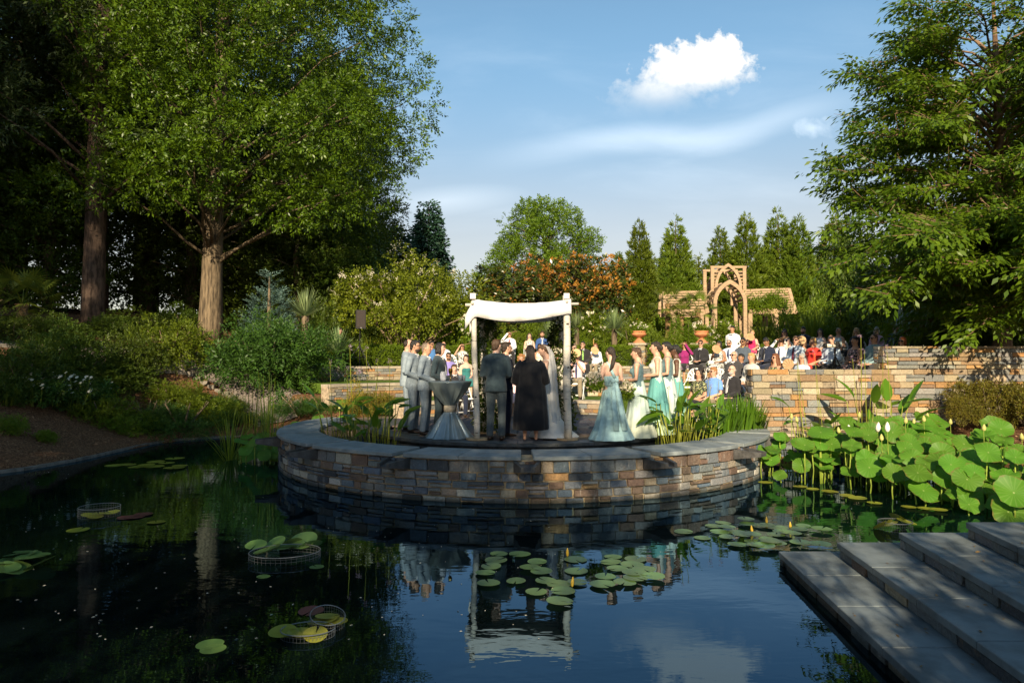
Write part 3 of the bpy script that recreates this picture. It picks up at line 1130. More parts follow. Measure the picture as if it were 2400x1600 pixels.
_p = [n for n in L_LOTUS.node_tree.nodes if n.type == 'BSDF_PRINCIPLED'][0]
_src = _p.inputs['Base Color'].links[0].from_socket
_t = _nt.n('ShaderNodeTexCoord'); _s = _nt.n('ShaderNodeSeparateXYZ'); _nt.l(_t.outputs['Object'], _s.inputs[0])
_a = _nt.math('ARCTAN2', _s.outputs[1], _s.outputs[0])
_w = _nt.math('POWER', _nt.math('ABSOLUTE', _nt.math('COSINE', _nt.math('MULTIPLY', _a, 9.5))), 14.0)
_r = _nt.math('SQRT', _nt.math('ADD', _nt.math('MULTIPLY', _s.outputs[0], _s.outputs[0]), _nt.math('MULTIPLY', _s.outputs[1], _s.outputs[1])))
_c = _nt.mix(_nt.math('MULTIPLY', _w, 0.45), _src, (0.19, 0.32, 0.07))
_c = _nt.mix(_nt.smooth(_r, 0.07, 0.03), _c, (0.30, 0.38, 0.12))
_n = _nt.noise(_t.outputs['Object'], 2.6, 4, .6)
_c = _nt.mix(_nt.math('MULTIPLY', _nt.smooth(_nt.math('ADD', _r, _nt.math('MULTIPLY', _n.outputs[0], .5)), 1.16, 1.32), 0.8), _c, (0.16, 0.11, 0.03))
_nt.l(_c, _p.inputs['Base Color'])
L_PAD = leaf_mat('lily_pad', (0.07, 0.145, 0.045), (0.13, 0.21, 0.05), 0.1, 0.35, 0.5)
M_STEMG = mat('green_stem', (0.20, 0.26, 0.03), 0.6, 0.4, 3)
M_WHITEFL = leaf_mat('white_petal', (0.62, 0.58, 0.45), (0.80, 0.74, 0.60), 0.3)
M_PINKFL = leaf_mat('mauve_petal', (0.25, 0.15, 0.24), (0.45, 0.33, 0.42), 0.3)


def lobes_crown(lob, n_each, T, sc=(0.8, 1.25), fill=0.45, upb=0.25, droop=0.15, ncut=None):
    """lob (k,6): centre and radii. sprays on and inside each lobe"""
    P, Fd = [], []
    for (x, y, z, a, b, c) in lob:
        n = max(4, int(n_each * (a * b * c) ** (2 / 3)))
        d = rand_dirs(n)
        rr = fill + (1 - fill) * rng.random(n) ** 0.6
        P.append(np.array([x, y, z]) + d * np.array([a, b, c]) * rr[:, None])
        Fd.append(nrm(d + rng.normal(size=d.shape) * 0.55 + np.array([0, 0, upb - droop])))
    P = np.concatenate(P); Fd = np.concatenate(Fd)
    s = rng.uniform(sc[0], sc[1], len(P))
    return scatter(T, P, frames(Fd), s)


def make_lobes(n, prof, zr, lr, flat=0.75, outer=0.55, seed=0, cx=lambda t: 0, cy=lambda t: 0):
    r_ = np.random.default_rng(seed)
    L = []
    for i in range(n):
        t = (i + r_.random()) / n
        z = zr[0] + (zr[1] - zr[0]) * t
        Rr = prof(t)
        a = i * 2.39996 + r_.normal() * 0.4
        q = (outer + (1 - outer) * r_.random()) if r_.random() < 0.8 else r_.random() * outer
        s = r_.uniform(*lr) * (0.75 + 0.35 * min(1, Rr / max(prof(0.4), .1)))
        L.append((cx(t) + Rr * q * math.cos(a), cy(t) + Rr * q * math.sin(a), z, s, s, s * flat))
    return L


def trunk_mesh(name, path, rad, limbs, mt, n=10, knob=0.06, seed=0):
    """tapered trunk plus limbs [(pts, r0, r1)]"""
    rs = random.Random(seed)
    mb = MB()
    pts = []
    m = 14
    for i in range(m + 1):
        t = i / m * (len(path) - 1)
        k = min(int(t), len(path) - 2)
        pts.append(Vector(path[k]).lerp(Vector(path[k + 1]), t - k))
    rr = []
    for i in range(m + 1):
        t = i / m
        k = min(int(t * (len(rad) - 1)), len(rad) - 2)
        f = t * (len(rad) - 1) - k
        rr.append((rad[k] * (1 - f) + rad[k + 1] * f) * rs.uniform(1 - knob, 1 + knob))
    mb.tube(pts, rr, n)
    for P, r0, r1 in limbs:
        k = len(P)
        mb.tube(P, [r0 + (r1 - r0) * i / (k - 1) for i in range(k)], 6 if r0 > .06 else 5 if r0 > .02 else 3)
    return mb.mesh(name, mt, True)


def limb_to(base, tip, sag=0.12, k=5, rs=random):
    a, b = Vector(base), Vector(tip)
    L = (b - a).length
    out_ = []
    for i in range(k):
        t = i / (k - 1)
        p = a.lerp(b, t)
        p.z += sag * L * math.sin(PI * t) + rs.uniform(-.03, .03) * L * (0 < i < k - 1)
        p.x += rs.uniform(-.04, .04) * L * (0 < i < k - 1)
        out_.append(p)
    return out_


def limbs_for(lob, path, r0=0.10, every=1, zoff=0.30, seed=0):
    rs = random.Random(seed)
    z0, z1 = path[0][2], path[-1][2]
    out_ = []
    for i, l in enumerate(lob):
        if i % every: continue
        d = math.hypot(l[0], l[1])
        zb = max(min(l[2] - d * zoff - 0.2, z1 - 0.1), z0 + (z1 - z0) * 0.12)
        t = (zb - z0) / (z1 - z0) * (len(path) - 1)
        k = min(int(t), len(path) - 2)
        b_ = Vector(path[k]).lerp(Vector(path[k + 1]), t - k)
        out_.append((limb_to(b_, l[:3], 0.05, 5, rs), r0 * (1 - 0.6 * (zb - z0) / (z1 - z0)), 0.015))
    return out_


def tree(name, label, loc, trunk_me, crown_me, group=None, rz=0.0, sc=1.0, extra=(), cat='tree', partn='crown'):
    e = empty(name, loc, label, cat, group, rz)
    e.scale = (sc, sc, sc) if isinstance(sc, (int, float)) else sc
    if trunk_me: link('trunk', trunk_me, e)
    if crown_me: link(partn, crown_me, e)
    for nm, me in extra: link(nm, me, e)
    return e


def gz(x, y, dz=0.0): return float(terrain(x, y)) + dz


# ================================================================== hero oak on the left
OX, OY = -11.5, 26.0
OZ = gz(OX, OY)
path = [(0, 0, -0.3), (0.05, 0, 3.0), (0.15, -0.1, 7.0), (0.35, 0, 11.5), (0.4, 0.2, 17.5)]
prof = lambda t: 6.6 * (math.sin(PI * (0.16 + 0.78 * t)) ** 0.7)
lob = make_lobes(84, prof, (5.0, 18.5), (0.95, 1.9), 0.62, 0.5, 3, cx=lambda t: 0.9 + 0.6 * math.sin(t * 5), cy=lambda t: -0.3)
# low boughs sweeping to the right and left
lob += [(5.2, -1.0, 5.0, 1.5, 1.4, .8), (3.7, -2.5, 4.6, 1.3, 1.2, .8), (6.6, -.5, 5.6, 1.5, 1.4, 1.0), (7.6, -.6, 7.2, 1.4, 1.3, 1.1), (8.0, 0, 9.0, 1.4, 1.4, 1.2), (7.4, .5, 10.8, 1.5, 1.4, 1.1), (-2.5, -3, 5.2, 1.5, 1.3, .8), (-4.3, -2, 5.0, 1.5, 1.3, .9), (1.0, -3.6, 5.6, 1.3, 1.2, .8), (6.7, .2, 12.6, 1.5, 1.4, 1.1), (5.6, -.6, 14.4, 1.5, 1.4, 1.1), (2.4, -4.3, 7.5, 1.4, 1.3, .9), (-0.6, -4.6, 9.0, 1.4, 1.3, .9), (4.4, -3.6, 9.8, 1.4, 1.3, .9), (6.0, -2.2, 8.2, 1.4, 1.2, .9)]
lob = [(l[0] - (.7 if l[0] > 4 else 0), *l[1:]) for l in lob]
ME_OAK_T = trunk_mesh('trunk', path, [0.46, 0.37, 0.33, 0.25, 0.08], limbs_for(lob, path, 0.085, 2, 0.22, 1), M_BARK, 12)
ME_OAK = fol_mesh('crown', lobes_crown(lob, 88, SPR_OAK, (0.9, 1.5), 0.60, 0.15, 0.25), L_OAK)
tree('oak_tree', 'tall oak with sunlit green foliage and a straight pale-barked trunk on the left bank', (OX, OY, OZ), ME_OAK_T, ME_OAK)

# ------------------------------------------------------------------ generic woodland trees (shared meshes)
def wood_pair(seed, H, W, z0, n, T, lm, bark, ne=34):
    path = [(0, 0, -0.4), (0.1, 0, H * 0.35), (-0.1, 0.1, H * 0.7), (0.1, 0, H * 0.97)]
    prof = lambda t: W * (math.sin(PI * (0.14 + 0.82 * t)) ** 0.75)
    lb_ = make_lobes(n, prof, (z0, H), (W * .2, W * .34), 0.75, 0.5, seed)
    return trunk_mesh('trunk', path, [0.34, 0.27, 0.2, 0.06], limbs_for(lb_, path, 0.10, 2, 0.3, seed), bark, 10, seed=seed), fol_mesh('crown', lobes_crown(lb_, ne, T, (1.1, 1.7), 0.35), lm)


SPR_BIG = [T_spray(13, 0.42, 0.135, 0.065, 1.0, 0.15, 0.4, seed=80 + i) for i in range(3)]
WT1 = wood_pair(5, 19, 4.6, 3.0, 60, SPR_BIG, L_WOOD, M_BARK, 42)
WT2 = wood_pair(6, 23, 4.0, 6.0, 60, SPR_BIG, L_PINE, M_PINEBARK, 42)
WT3 = wood_pair(9, 9, 3.6, 0.6, 46, SPR_BIG, L_WOOD, M_BARK, 48)
# tall pine with the bare trunk at the left
PX_, PY_ = -14.9, 24.2
path = [(0, 0, -0.4), (0.1, 0, 6), (0.2, 0.1, 13), (0.3, 0, 24)]
prof = lambda t: 4.4 * (1 - 0.55 * t)
lob = make_lobes(64, prof, (5.6, 23), (0.9, 1.5), 0.55, 0.5, 14)
ME_PINE = fol_mesh('crown', lobes_crown(lob, 70, SPR_FIR, (0.8, 1.3), 0.35), L_PINE)
tree('pine_tree', 'tall dark pine with a bare scaly brown trunk, nearest the left edge', (PX_, PY_, gz(PX_, PY_)),
     trunk_mesh('trunk', path, [0.37, 0.33, 0.30, 0.08], limbs_for(lob, path, 0.09, 1, 0.1, 2), M_PINEBARK, 12), ME_PINE)
# thinner trunks further in
for (X, Y, H, lab) in ((-19.6, 36.5, 1.0, 'slim woodland trunk between the bare pine trunk and the sunlit oak trunk'),
                       (-16.6, 31.0, 0.9, 'slender shaded tree standing in the gap left of the oak trunk')):
    tree('woodland_tree', lab, (X, Y, gz(X, Y)), WT2[0], WT2[1], 'trees of the dark wood', random.random() * 6, H)
wlab = ['leftmost tall tree of the dark wood behind the palm', 'tall woodland tree behind the bare pine trunk', 'dark woodland tree deep behind the daisies',
        'dense woodland tree filling the gap between pine and oak trunks', 'woodland tree behind the oak trunk, in deep shade', 'dark tree behind the blue spruce spire',
        'dark tree right behind the crown of the oak', 'rearmost dark tree whose edge shows right of the oak', 'dark tree behind the loudspeaker', 'woodland tree at the far left edge of the picture',
        'broad dark tree high behind the pine', 'dark tree behind the white flowering tree, left side', 'tall leafy tree at the upper left corner', 'far tree closing the gap right of the bare pine trunk', 'far tree closing the gap left of the bare pine trunk', 'far tree behind the gap left of the oak trunk', 'far tree at the left edge behind the palm']
wpos = [(-22, 30, 1, 1.0), (-18, 34, 2, 1.05), (-26, 36, 1, 1.1), (-15.5, 37, 1, 0.95), (-12.5, 38, 2, 0.9), (-10, 36, 1, 0.8), (-11.5, 43, 1, 0.92), (-11.5, 48, 2, 0.85), (-9.5, 32, 3, 1.0), (-20.5, 24.5, 1, 1.0), (-17, 28, 2, 1.1), (-11.0, 37, 3, 1.1), (-19, 22, 2, 1.0), (-24, 44, 3, 1.5), (-30, 40, 3, 1.6), (-18, 46, 3, 1.5), (-34, 30, 3, 1.5)]
for (X, Y, k, s), lab in zip(wpos, wlab):
    P_ = (WT1, WT2, WT3)[k - 1]
    tree('woodland_tree', lab, (X, Y, gz(X, Y)), P_[0], P_[1], 'trees of the dark wood', random.random() * 6, s)
ulab = ['understorey tree left of the bare pine trunk', 'low understorey tree behind the palm', 'understorey tree between the two big trunks', 'understorey tree behind the oak trunk',
        'understorey tree behind the dark spreading yew', 'low dark tree behind the spiky yucca', 'understorey tree deep in the wood at far left', 'low tree in the wood right of the oak trunk',
        'dark understorey tree behind the bright shrub', 'low dark tree filling the wood edge behind the loudspeaker']
upos = [(-18.0, 26.5, .75), (-21.5, 25, .7), (-14.2, 30, .8), (-11.0, 31.5, .8), (-9.3, 29.5, .62), (-7.8, 31, .6), (-26, 27, .9), (-8.8, 34.5, .8), (-13.2, 33.5, .85), (-7.4, 33.5, .5)]
for (X, Y, s), lab in zip(upos, ulab):
    tree('understorey_tree', lab, (X, Y, gz(X, Y)), WT3[0], WT3[1], 'understorey trees of the dark wood', random.random() * 6, s)

# ------------------------------------------------------------------ far trees across the middle
# oak dome
path = [(0, 0, 0), (0, 0, 5), (0.2, 0, 10)]
prof = lambda t: 5.9 * math.sqrt(max(0.02, 1 - (max(t, .12) * 0.98) ** 2.2))
lob = make_lobes(95, prof, (3.5, 13.4), (0.85, 1.35), 0.75, 0.62, 17)
ME = fol_mesh('crown', lobes_crown(lob, 74, SPR_BROAD, (1.2, 2.1), 0.4), L_FAROAK)
X, Y = (1278 - 1200) / 1600 * 62, 62
tree('oak_tree', 'rounded green oak standing alone against the sky in the middle distance', (X, Y, gz(X, Y)), trunk_mesh('trunk', path, [0.5, 0.4, 0.2], limbs_for(lob, path, 0.16, 2, 0.4, 3), M_BARK), ME)


def cone_tree(H, W, n, T, lm, seed, spires=1, droop=0.0, power=0.85, bark=M_BARK, sc=(0.8, 1.3), z0=0.2):
    """conifer: whorls of sprays on a cone, ragged outline; spires > 1 gives a many-topped cypress"""
    r_ = np.random.default_rng(seed)
    P, D = [], []
    for k in range(spires):
        if k == 0: ox, oy, hh, ww = 0, 0, H, W
        else:
            a = k * 2.1 + r_.random(); ox, oy = W * .55 * math.cos(a), W * .4 * math.sin(a); hh = H * r_.uniform(.66, .88); ww = W * .62
        m_ = int(n * (hh / H) * (ww / W))
        t = 1 - np.sqrt(r_.random(m_)) * 1.0
        t = np.clip(t, 0, .995)
        a = r_.random(m_) * 2 * PI
        lump = 1 + 0.16 * np.sin(a * 5 + t * 23 + k) + 0.12 * np.sin(a * 3 - t * 41) + 0.10 * np.sin(a * 9 + t * 67)
        rad = ww * (1 - t) ** power * lump * (0.45 + 0.55 * r_.random(m_) ** 0.4)
        P.append(np.stack([ox + rad * np.cos(a), oy + rad * np.sin(a), z0 + t * (hh - z0)], 1))
        D.append(np.stack([np.cos(a), np.sin(a), np.full(m_, 1.1 if droop <= 0 else -droop)], 1) + r_.normal(size=(m_, 3)) * 0.35)
    P = np.concatenate(P); D = np.concatenate(D)
    V = scatter(T, P, frames(D), r_.uniform(sc[0], sc[1], len(P)))
    tm = trunk_mesh('trunk', [(0, 0, -.3), (0, 0, H * .5), (0, 0, H * .97)], [W * .11, W * .07, .02], [], bark, 7)
    return tm, fol_mesh('crown', V, lm)


CYs = [cone_tree(10.0, 2.25, 2500, SPR_CYP, L_CYP, 100 + i, 3 + i % 2, sc=(1.0, 1.7), power=.68) for i in range(3)]
cyp = [(1500, 505, 'leftmost cypress of the row, right of the orange-topped magnolias'), (1585, 497, 'second cypress from the left in the far row'),
       (1690, 523, 'shortest cypress, directly behind the left side of the arched tower'), (1752, 488, 'slim two-topped cypress behind the tip of the arched tower'),
       (1826, 478, 'tallest cypress of the row, right of the arched tower'), (1872, 496, 'cypress right beside the tallest one'), (1958, 492, 'rightmost cypress, half hidden by the cherry'),
       (1640, 590, 'low cypress filling the gap left of the arched tower'), (1920, 590, 'low cypress filling the gap before the rightmost one'), (1540, 600, 'low cypress between the two left cypresses'), (1795, 575, 'low cypress behind the right wing of the pergola'), (1450, 585, 'low cypress at the left end of the row')]
for i, (px, py, lab) in enumerate(cyp):
    Y = 47 + (i * 37 % 5) * .6 + (2.0 if i > 6 else 0)
    X = (px - 1200) / 1600 * Y
    zb = gz(X, Y)
    H = CAM_H + (845 - py) / 1600 * Y - zb
    P_ = CYs[i % 3]
    tree('cypress_tree', lab, (X, Y, zb), P_[0], P_[1], 'row of cypresses behind the pergola', i * 1.3, (H / 10 * (.80 if H > 8 else 1.2), H / 10 * .9, H / 10.3))
# dark spire conifer by the wood
SPR_FIRW = [T_spray(9, 0.5, 0.22, 0.11, 0.9, 0.12, 0.8, seed=65 + i) for i in range(3)]
P_ = cone_tree(13.5, 2.3, 4200, SPR_FIRW, L_FIR, 120, 1, 0.1, sc=(1.1, 1.8), power=.9)
Y = 58; X = (1004 - 1200) / 1600 * Y
tree('conifer_tree', 'dark pointed conifer standing against the sky beside the wood', (X, Y, gz(X, Y)), P_[0], P_[1], None, 0, (1, 1, (CAM_H + (845 - 458) / 1600 * Y - gz(X, Y)) / 13.7))
for (px, py, s, lab) in ((925, 520, 1.25, 'broad dark conifer at the right edge of the wood'), (965, 590, 1.0, 'low dark conifer left of the pointed one')):
    Y = 52; X = (px - 1200) / 1600 * Y
    H = CAM_H + (845 - py) / 1600 * Y - gz(X, Y)
    tree('conifer_tree', lab, (X, Y, gz(X, Y)), P_[0], P_[1], None, 2.0, (s, s, H / 13.7))

# magnolias with rusty new growth
def magnolia(seed, H, W, rust):
    path = [(0, 0, -.2), (0, 0, H * .5), (0.1, 0, H * .9)]
    prof = lambda t: W * (math.sin(PI * (0.2 + 0.7 * t)) ** 0.8)
    lb_ = make_lobes(42, prof, (0.6, H - .5), (W * .25, W * .4), 0.9, 0.55, seed)
    V = lobes_crown(lb_, 46, SPR_MAG, (1.0, 1.7), 0.45)
    ex = []
    if rust:
        top = [l for l in lb_ if l[2] > H * .52]
        V2 = lobes_crown([(a, b, c + .12, d * 1.02, e * 1.02, f * 1.05) for a, b, c, d, e, f in top], 26, SPR_MAG, (0.8, 1.3), 0.85, 0.7, 0)
        ex = [('new_growth', fol_mesh('new_growth', V2, L_RUST))]
    return trunk_mesh('trunk', path, [0.18, 0.12, .04], limbs_for(lb_, path, .06, 2, .4, seed), M_BARK, 8), fol_mesh('crown', V, L_MAG), ex


MG = [magnolia(201, 6.2, 1.7, True), magnolia(202, 6.2, 1.9, True)]
MGD = magnolia(203, 6.0, 2.2, False)
for i, (px, py, s, lab) in enumerate(((1262, 598, 1.0, 'magnolia with a rusty orange top, left of the three orange ones'), (1348, 590, 1.05, 'magnolia with a rusty orange top, tallest and middle of the three'),
                                      (1425, 592, 1.0, 'magnolia with a rusty orange top, nearest the cypress row'), (1385, 640, .9, 'low magnolia with orange tips between the two right orange-topped ones'))):
    Y = 40 + i * .7; X = (px - 1200) / 1600 * Y; H = CAM_H + (845 - py) / 1600 * Y - gz(X, Y)
    M_ = MG[i % 2]
    tree('magnolia_tree', lab, (X, Y, gz(X, Y)), M_[0], M_[1], 'magnolias behind the canopy', i * 2.0, (s, s, H / 6.3), M_[2])
for i, (px, py, s, lab) in enumerate(((1175, 620, 1.15, 'dark green magnolia in shade behind the left end of the canopy'), (1228, 660, 1.1, 'dark magnolia behind the middle of the canopy'), (1310, 690, 1.2, 'dark evergreen bush behind the right canopy posts'), (1130, 690, 1.0, 'dark evergreen bush behind the left canopy posts'))):
    Y = 37 + i; X = (px - 1200) / 1600 * Y; H = CAM_H + (845 - py) / 1600 * Y - gz(X, Y)
    tree('magnolia_tree', lab, (X, Y, gz(X, Y)), MGD[0], MGD[1], 'magnolias behind the canopy', i * 1.7, (s, s, H / 6.1))

# crape myrtle, several stems, cream flower heads
X0, Y0 = -4.3, 28.2
Z0 = gz(X0, Y0)
stems = []
rs = random.Random(5)
lob = []
for i in range(58):
    a = rs.uniform(0, 2 * PI); q = math.sqrt(rs.random())
    x, y_ = 3.0 * q * math.cos(a), 2.2 * q * math.sin(a)
    ztop = 4.25 - 0.9 * q * q - 0.25 * abs(x + .4)
    z = rs.uniform(0.9 + .5 * q, ztop)
    s = rs.uniform(.5, .8)
    lob.append((x, y_, z, s, s, s * .8))
for l in lob[::3]:
    stems.append((limb_to((rs.uniform(-.25, .25), rs.uniform(-.2, .2), -.1), l[:3], 0.04, 6, rs), 0.05, 0.012))
mb = MB()
for P, r0, r1 in stems: mb.tube(P, [r0 + (r1 - r0) * i / 5 for i in range(6)], 6)
for tip in ((-2.3, -.9, 3.0), (-1.0, -1.4, 3.2), (1.2, -1.5, 3.0)):
    mb.tube(limb_to((-.1, -.6, -.1), tip, .03, 6, rs), [.07, .06, .05, .04, .03, .02], 7)
M_CRBARK = bark_mat('crape_bark', (0.14, 0.10, 0.06), (0.27, 0.2, 0.13), (8, 8, 2))
ME_T = mb.mesh('trunk', M_CRBARK, True)
ME = fol_mesh('crown', lobes_crown(lob, 150, SPR_BROAD, (0.8, 1.25), 0.4), L_CRAPE)
# flowers: cones of small petals at the shoot tips
SPR_FL = [T_tuft(16, 0.045, 0.04, 0.5, seed=90 + i, rad=0.11) for i in range(2)]
tips = []
for l in lob:
    if l[2] > 1.6 and l[0] < 1.4:
        for k in range(rs.randint(2, 5)):
            d = Vector((rs.uniform(-1, 1), rs.uniform(-1, .2), rs.uniform(.1, 1))).normalized()
            tips.append((l[0] + d.x * l[3] * 1.05, l[1] + d.y * l[4] * 1.05, l[2] + d.z * l[5] * 1.1))
tips = np.array(tips)
ME_F = fol_mesh('blossom', scatter(SPR_FL, tips, frames(np.tile([0, 0, 1.0], (len(tips), 1))), rng.uniform(.7, 1.25, len(tips))), M_WHITEFL)
tree('crape_myrtle', 'spreading sunlit tree with cream flower clusters behind the groomsmen', (X0, Y0, Z0), ME_T, ME, None, 0, (1.0, 1.0, 1.0), [('blossom', ME_F)])

# ------------------------------------------------------------------ shrubs (shared meshes)
def shrub_mesh(seed, T, lm, n=16, lr=(.32, .5), ne=150, h=1.0, w=1.0, flat=.85, sc=(.8, 1.2), nm='foliage'):
    r_ = random.Random(seed)
    lb_ = []
    for i in range(n):
        a = r_.uniform(0, 2 * PI); q = math.sqrt(r_.random()) * .8
        z = r_.uniform(.15, 1 - .55 * q) * h
        s = r_.uniform(*lr)
        lb_.append((w * q * math.cos(a), w * q * math.sin(a), z, s * w, s * w, s * h * flat))
    return fol_mesh(nm, lobes_crown(lb_, ne, T, sc, 0.45), lm)


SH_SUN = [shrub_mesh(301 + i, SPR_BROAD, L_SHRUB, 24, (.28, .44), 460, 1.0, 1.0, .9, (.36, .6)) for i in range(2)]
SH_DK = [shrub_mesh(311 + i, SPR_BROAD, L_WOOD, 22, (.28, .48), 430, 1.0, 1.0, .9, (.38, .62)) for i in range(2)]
SH_FINE = shrub_mesh(321, SPR_FINE, L_GOLD, 24, (.22, .38), 900, 1, 1, .8, (.45, .75))
SH_GOLD2 = shrub_mesh(325, SPR_BROAD, leaf_mat('yellow_leaf', (.16, .15, .012), (.38, .24, .03), .35), 14, (.3, .46), 400, 1, 1, .9, (.3, .5))
SH_YEW = shrub_mesh(331, SPR_YEW, L_YEW, 44, (.2, .36), 740, 1.0, 1.0, .55, (.45, .75))
SH_LOW = shrub_mesh(341, SPR_YEW, L_YEW, 36, (.18, .32), 900, .55, 1.0, .9, (.35, .6))
mbs = MB()
for k in range(7):
    a = k * .9
    mbs.tube([(0, 0, -.1), (.25 * math.cos(a), .25 * math.sin(a), .35), (.5 * math.cos(a), .5 * math.sin(a), .7)], [.03, .02, .01], 5)
ME_STEM = mbs.mesh('stem', M_BARK, True)


def shrub(name, label, X, Y, w, h, me, group=None, rz=None, z=None, cat='shrub'):
    e = empty(name, (X, Y, (gz(X, Y) if z is None else z) - 0.03), label, cat, group, random.uniform(0, 6) if rz is None else rz)
    e.scale = (w, w, h)
    link('stem', ME_STEM, e); link('foliage', me, e)
    return e


def px_shrub(name, label, px, py_top, py_bot, wpx, Y, me, group=None, z=None):
    if px < 700:
        q = hit(px, py_bot)
        if q is not None: Y = q.y
    X = (px - 1200) / 1600 * Y
    zt = CAM_H + (845 - py_top) / 1600 * Y
    zb = CAM_H + (845 - py_bot) / 1600 * Y if z is None else z
    return shrub(name, label, X, Y, wpx / 1600 * Y / 2, (zt - zb) / 1.12, me, group, None, zb)


G = 'garden shrubs behind the seats'
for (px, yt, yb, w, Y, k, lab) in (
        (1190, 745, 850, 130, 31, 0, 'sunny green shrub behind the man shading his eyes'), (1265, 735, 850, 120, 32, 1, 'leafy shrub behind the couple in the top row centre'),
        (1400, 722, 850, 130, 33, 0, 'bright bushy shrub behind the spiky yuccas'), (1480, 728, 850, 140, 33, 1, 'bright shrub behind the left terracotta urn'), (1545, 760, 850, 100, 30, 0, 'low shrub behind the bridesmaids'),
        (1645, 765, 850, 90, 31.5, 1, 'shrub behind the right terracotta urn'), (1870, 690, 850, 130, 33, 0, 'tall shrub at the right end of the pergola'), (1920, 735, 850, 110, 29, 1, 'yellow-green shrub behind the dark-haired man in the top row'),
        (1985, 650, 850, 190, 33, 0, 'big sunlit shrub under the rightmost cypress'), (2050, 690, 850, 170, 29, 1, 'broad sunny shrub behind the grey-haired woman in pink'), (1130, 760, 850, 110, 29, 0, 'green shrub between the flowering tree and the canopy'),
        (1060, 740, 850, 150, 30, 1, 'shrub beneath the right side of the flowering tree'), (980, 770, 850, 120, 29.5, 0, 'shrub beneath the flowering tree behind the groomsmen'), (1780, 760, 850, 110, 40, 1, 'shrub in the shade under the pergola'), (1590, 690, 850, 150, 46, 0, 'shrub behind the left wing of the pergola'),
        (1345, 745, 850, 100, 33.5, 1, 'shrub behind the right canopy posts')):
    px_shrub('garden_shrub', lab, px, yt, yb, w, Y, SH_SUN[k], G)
G = 'dark shrubs under the trees'
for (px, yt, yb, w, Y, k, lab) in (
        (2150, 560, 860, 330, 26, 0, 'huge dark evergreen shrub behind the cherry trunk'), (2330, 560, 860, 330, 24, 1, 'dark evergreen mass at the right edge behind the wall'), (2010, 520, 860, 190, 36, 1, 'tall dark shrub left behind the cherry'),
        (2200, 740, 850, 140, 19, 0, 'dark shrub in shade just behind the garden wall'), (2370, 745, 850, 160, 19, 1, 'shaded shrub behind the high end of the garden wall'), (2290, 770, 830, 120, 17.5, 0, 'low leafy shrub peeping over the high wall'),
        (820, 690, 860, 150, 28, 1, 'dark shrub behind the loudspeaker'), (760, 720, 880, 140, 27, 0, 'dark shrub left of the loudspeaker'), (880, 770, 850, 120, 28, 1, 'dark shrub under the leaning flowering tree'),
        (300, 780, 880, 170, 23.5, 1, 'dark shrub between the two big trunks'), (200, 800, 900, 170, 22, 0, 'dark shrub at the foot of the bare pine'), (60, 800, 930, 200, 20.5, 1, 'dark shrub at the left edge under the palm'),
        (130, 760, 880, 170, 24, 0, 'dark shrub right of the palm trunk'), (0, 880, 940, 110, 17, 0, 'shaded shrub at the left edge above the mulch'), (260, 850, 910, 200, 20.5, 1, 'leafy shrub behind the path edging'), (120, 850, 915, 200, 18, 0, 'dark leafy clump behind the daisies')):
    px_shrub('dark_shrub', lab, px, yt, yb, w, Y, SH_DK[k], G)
px_shrub('bright_shrub', 'shrub catching the light between the two big trunks', 395, 728, 850, 180, 23.5, SH_SUN[0])
px_shrub('yew', 'big spreading dark green yew on the bank left of the basin', 640, 722, 912, 350, 20.8, SH_YEW)
px_shrub('groundcover_shrub', 'low dense dark green shrub spilling toward the pond on the left', 430, 895, 1012, 240, 18.3, SH_LOW)
px_shrub('groundcover_shrub', 'dense low shrub behind the spilling one, by the path', 350, 900, 990, 190, 19.2, SH_LOW)
px_shrub('groundcover_shrub', 'small low shrub at the left foot of the yew', 520, 885, 960, 120, 19.6, SH_LOW)
px_shrub('gold_shrub', 'fine-leaved golden shrub in front of the garden wall at right', 2310, 862, 975, 175, 13.35, SH_FINE)
px_shrub('gold_shrub', 'small bronze-leaved shrub at the foot of the garden wall', 2258, 905, 985, 80, 13.2, SH_FINE)
px_shrub('gold_shrub', 'bushy golden shrub at the right edge of the mulch bed', 2400, 870, 1000, 150, 12.9, SH_FINE)
px_shrub('dwarf_maple', 'brownish green laceleaf maple mound behind the left water cannas', 880, 898, 985, 130, 18.4, SH_FINE)
px_shrub('yellow_shrub', 'yellow-orange leafy shrub behind the left water cannas', 835, 892, 960, 70, 18.8, SH_GOLD2)
for px, yt, yb, w, lab in ((700, 900, 965, 150, 'low dark planting at the right foot of the yew'), (760, 905, 960, 120, 'low planting between the yew and the yellow shrub'), (600, 940, 985, 110, 'low leafy plant beside the path by the yew')):
    px_shrub('dark_shrub', lab, px, yt, yb, w, 19.5 if px > 690 else 18.5, SH_LOW, 'low planting round the yew')
for px, yt, yb, w, lab in ((240, 905, 985, 150, 'green leafy mound between the daisies and the spilling shrub'), (300, 955, 1010, 130, 'low green plant at the front of the left bank'), (455, 905, 975, 150, 'low green cover plant on the slope below the path'), (500, 920, 985, 130, 'low green cover plant above the kerb, left of the basin'), (405, 880, 945, 130, 'leafy plant at the upper end of the path edging'), (20, 960, 1010, 80, 'green plant at the left edge above the mulch bank'), (110, 1000, 1035, 60, 'leafy green plant on the mulch bank at left')):
    px_shrub('bank_plant', lab, px, yt, yb, w, 17, SH_SUN[(px // 10) % 2], 'leafy plants on the left bank')
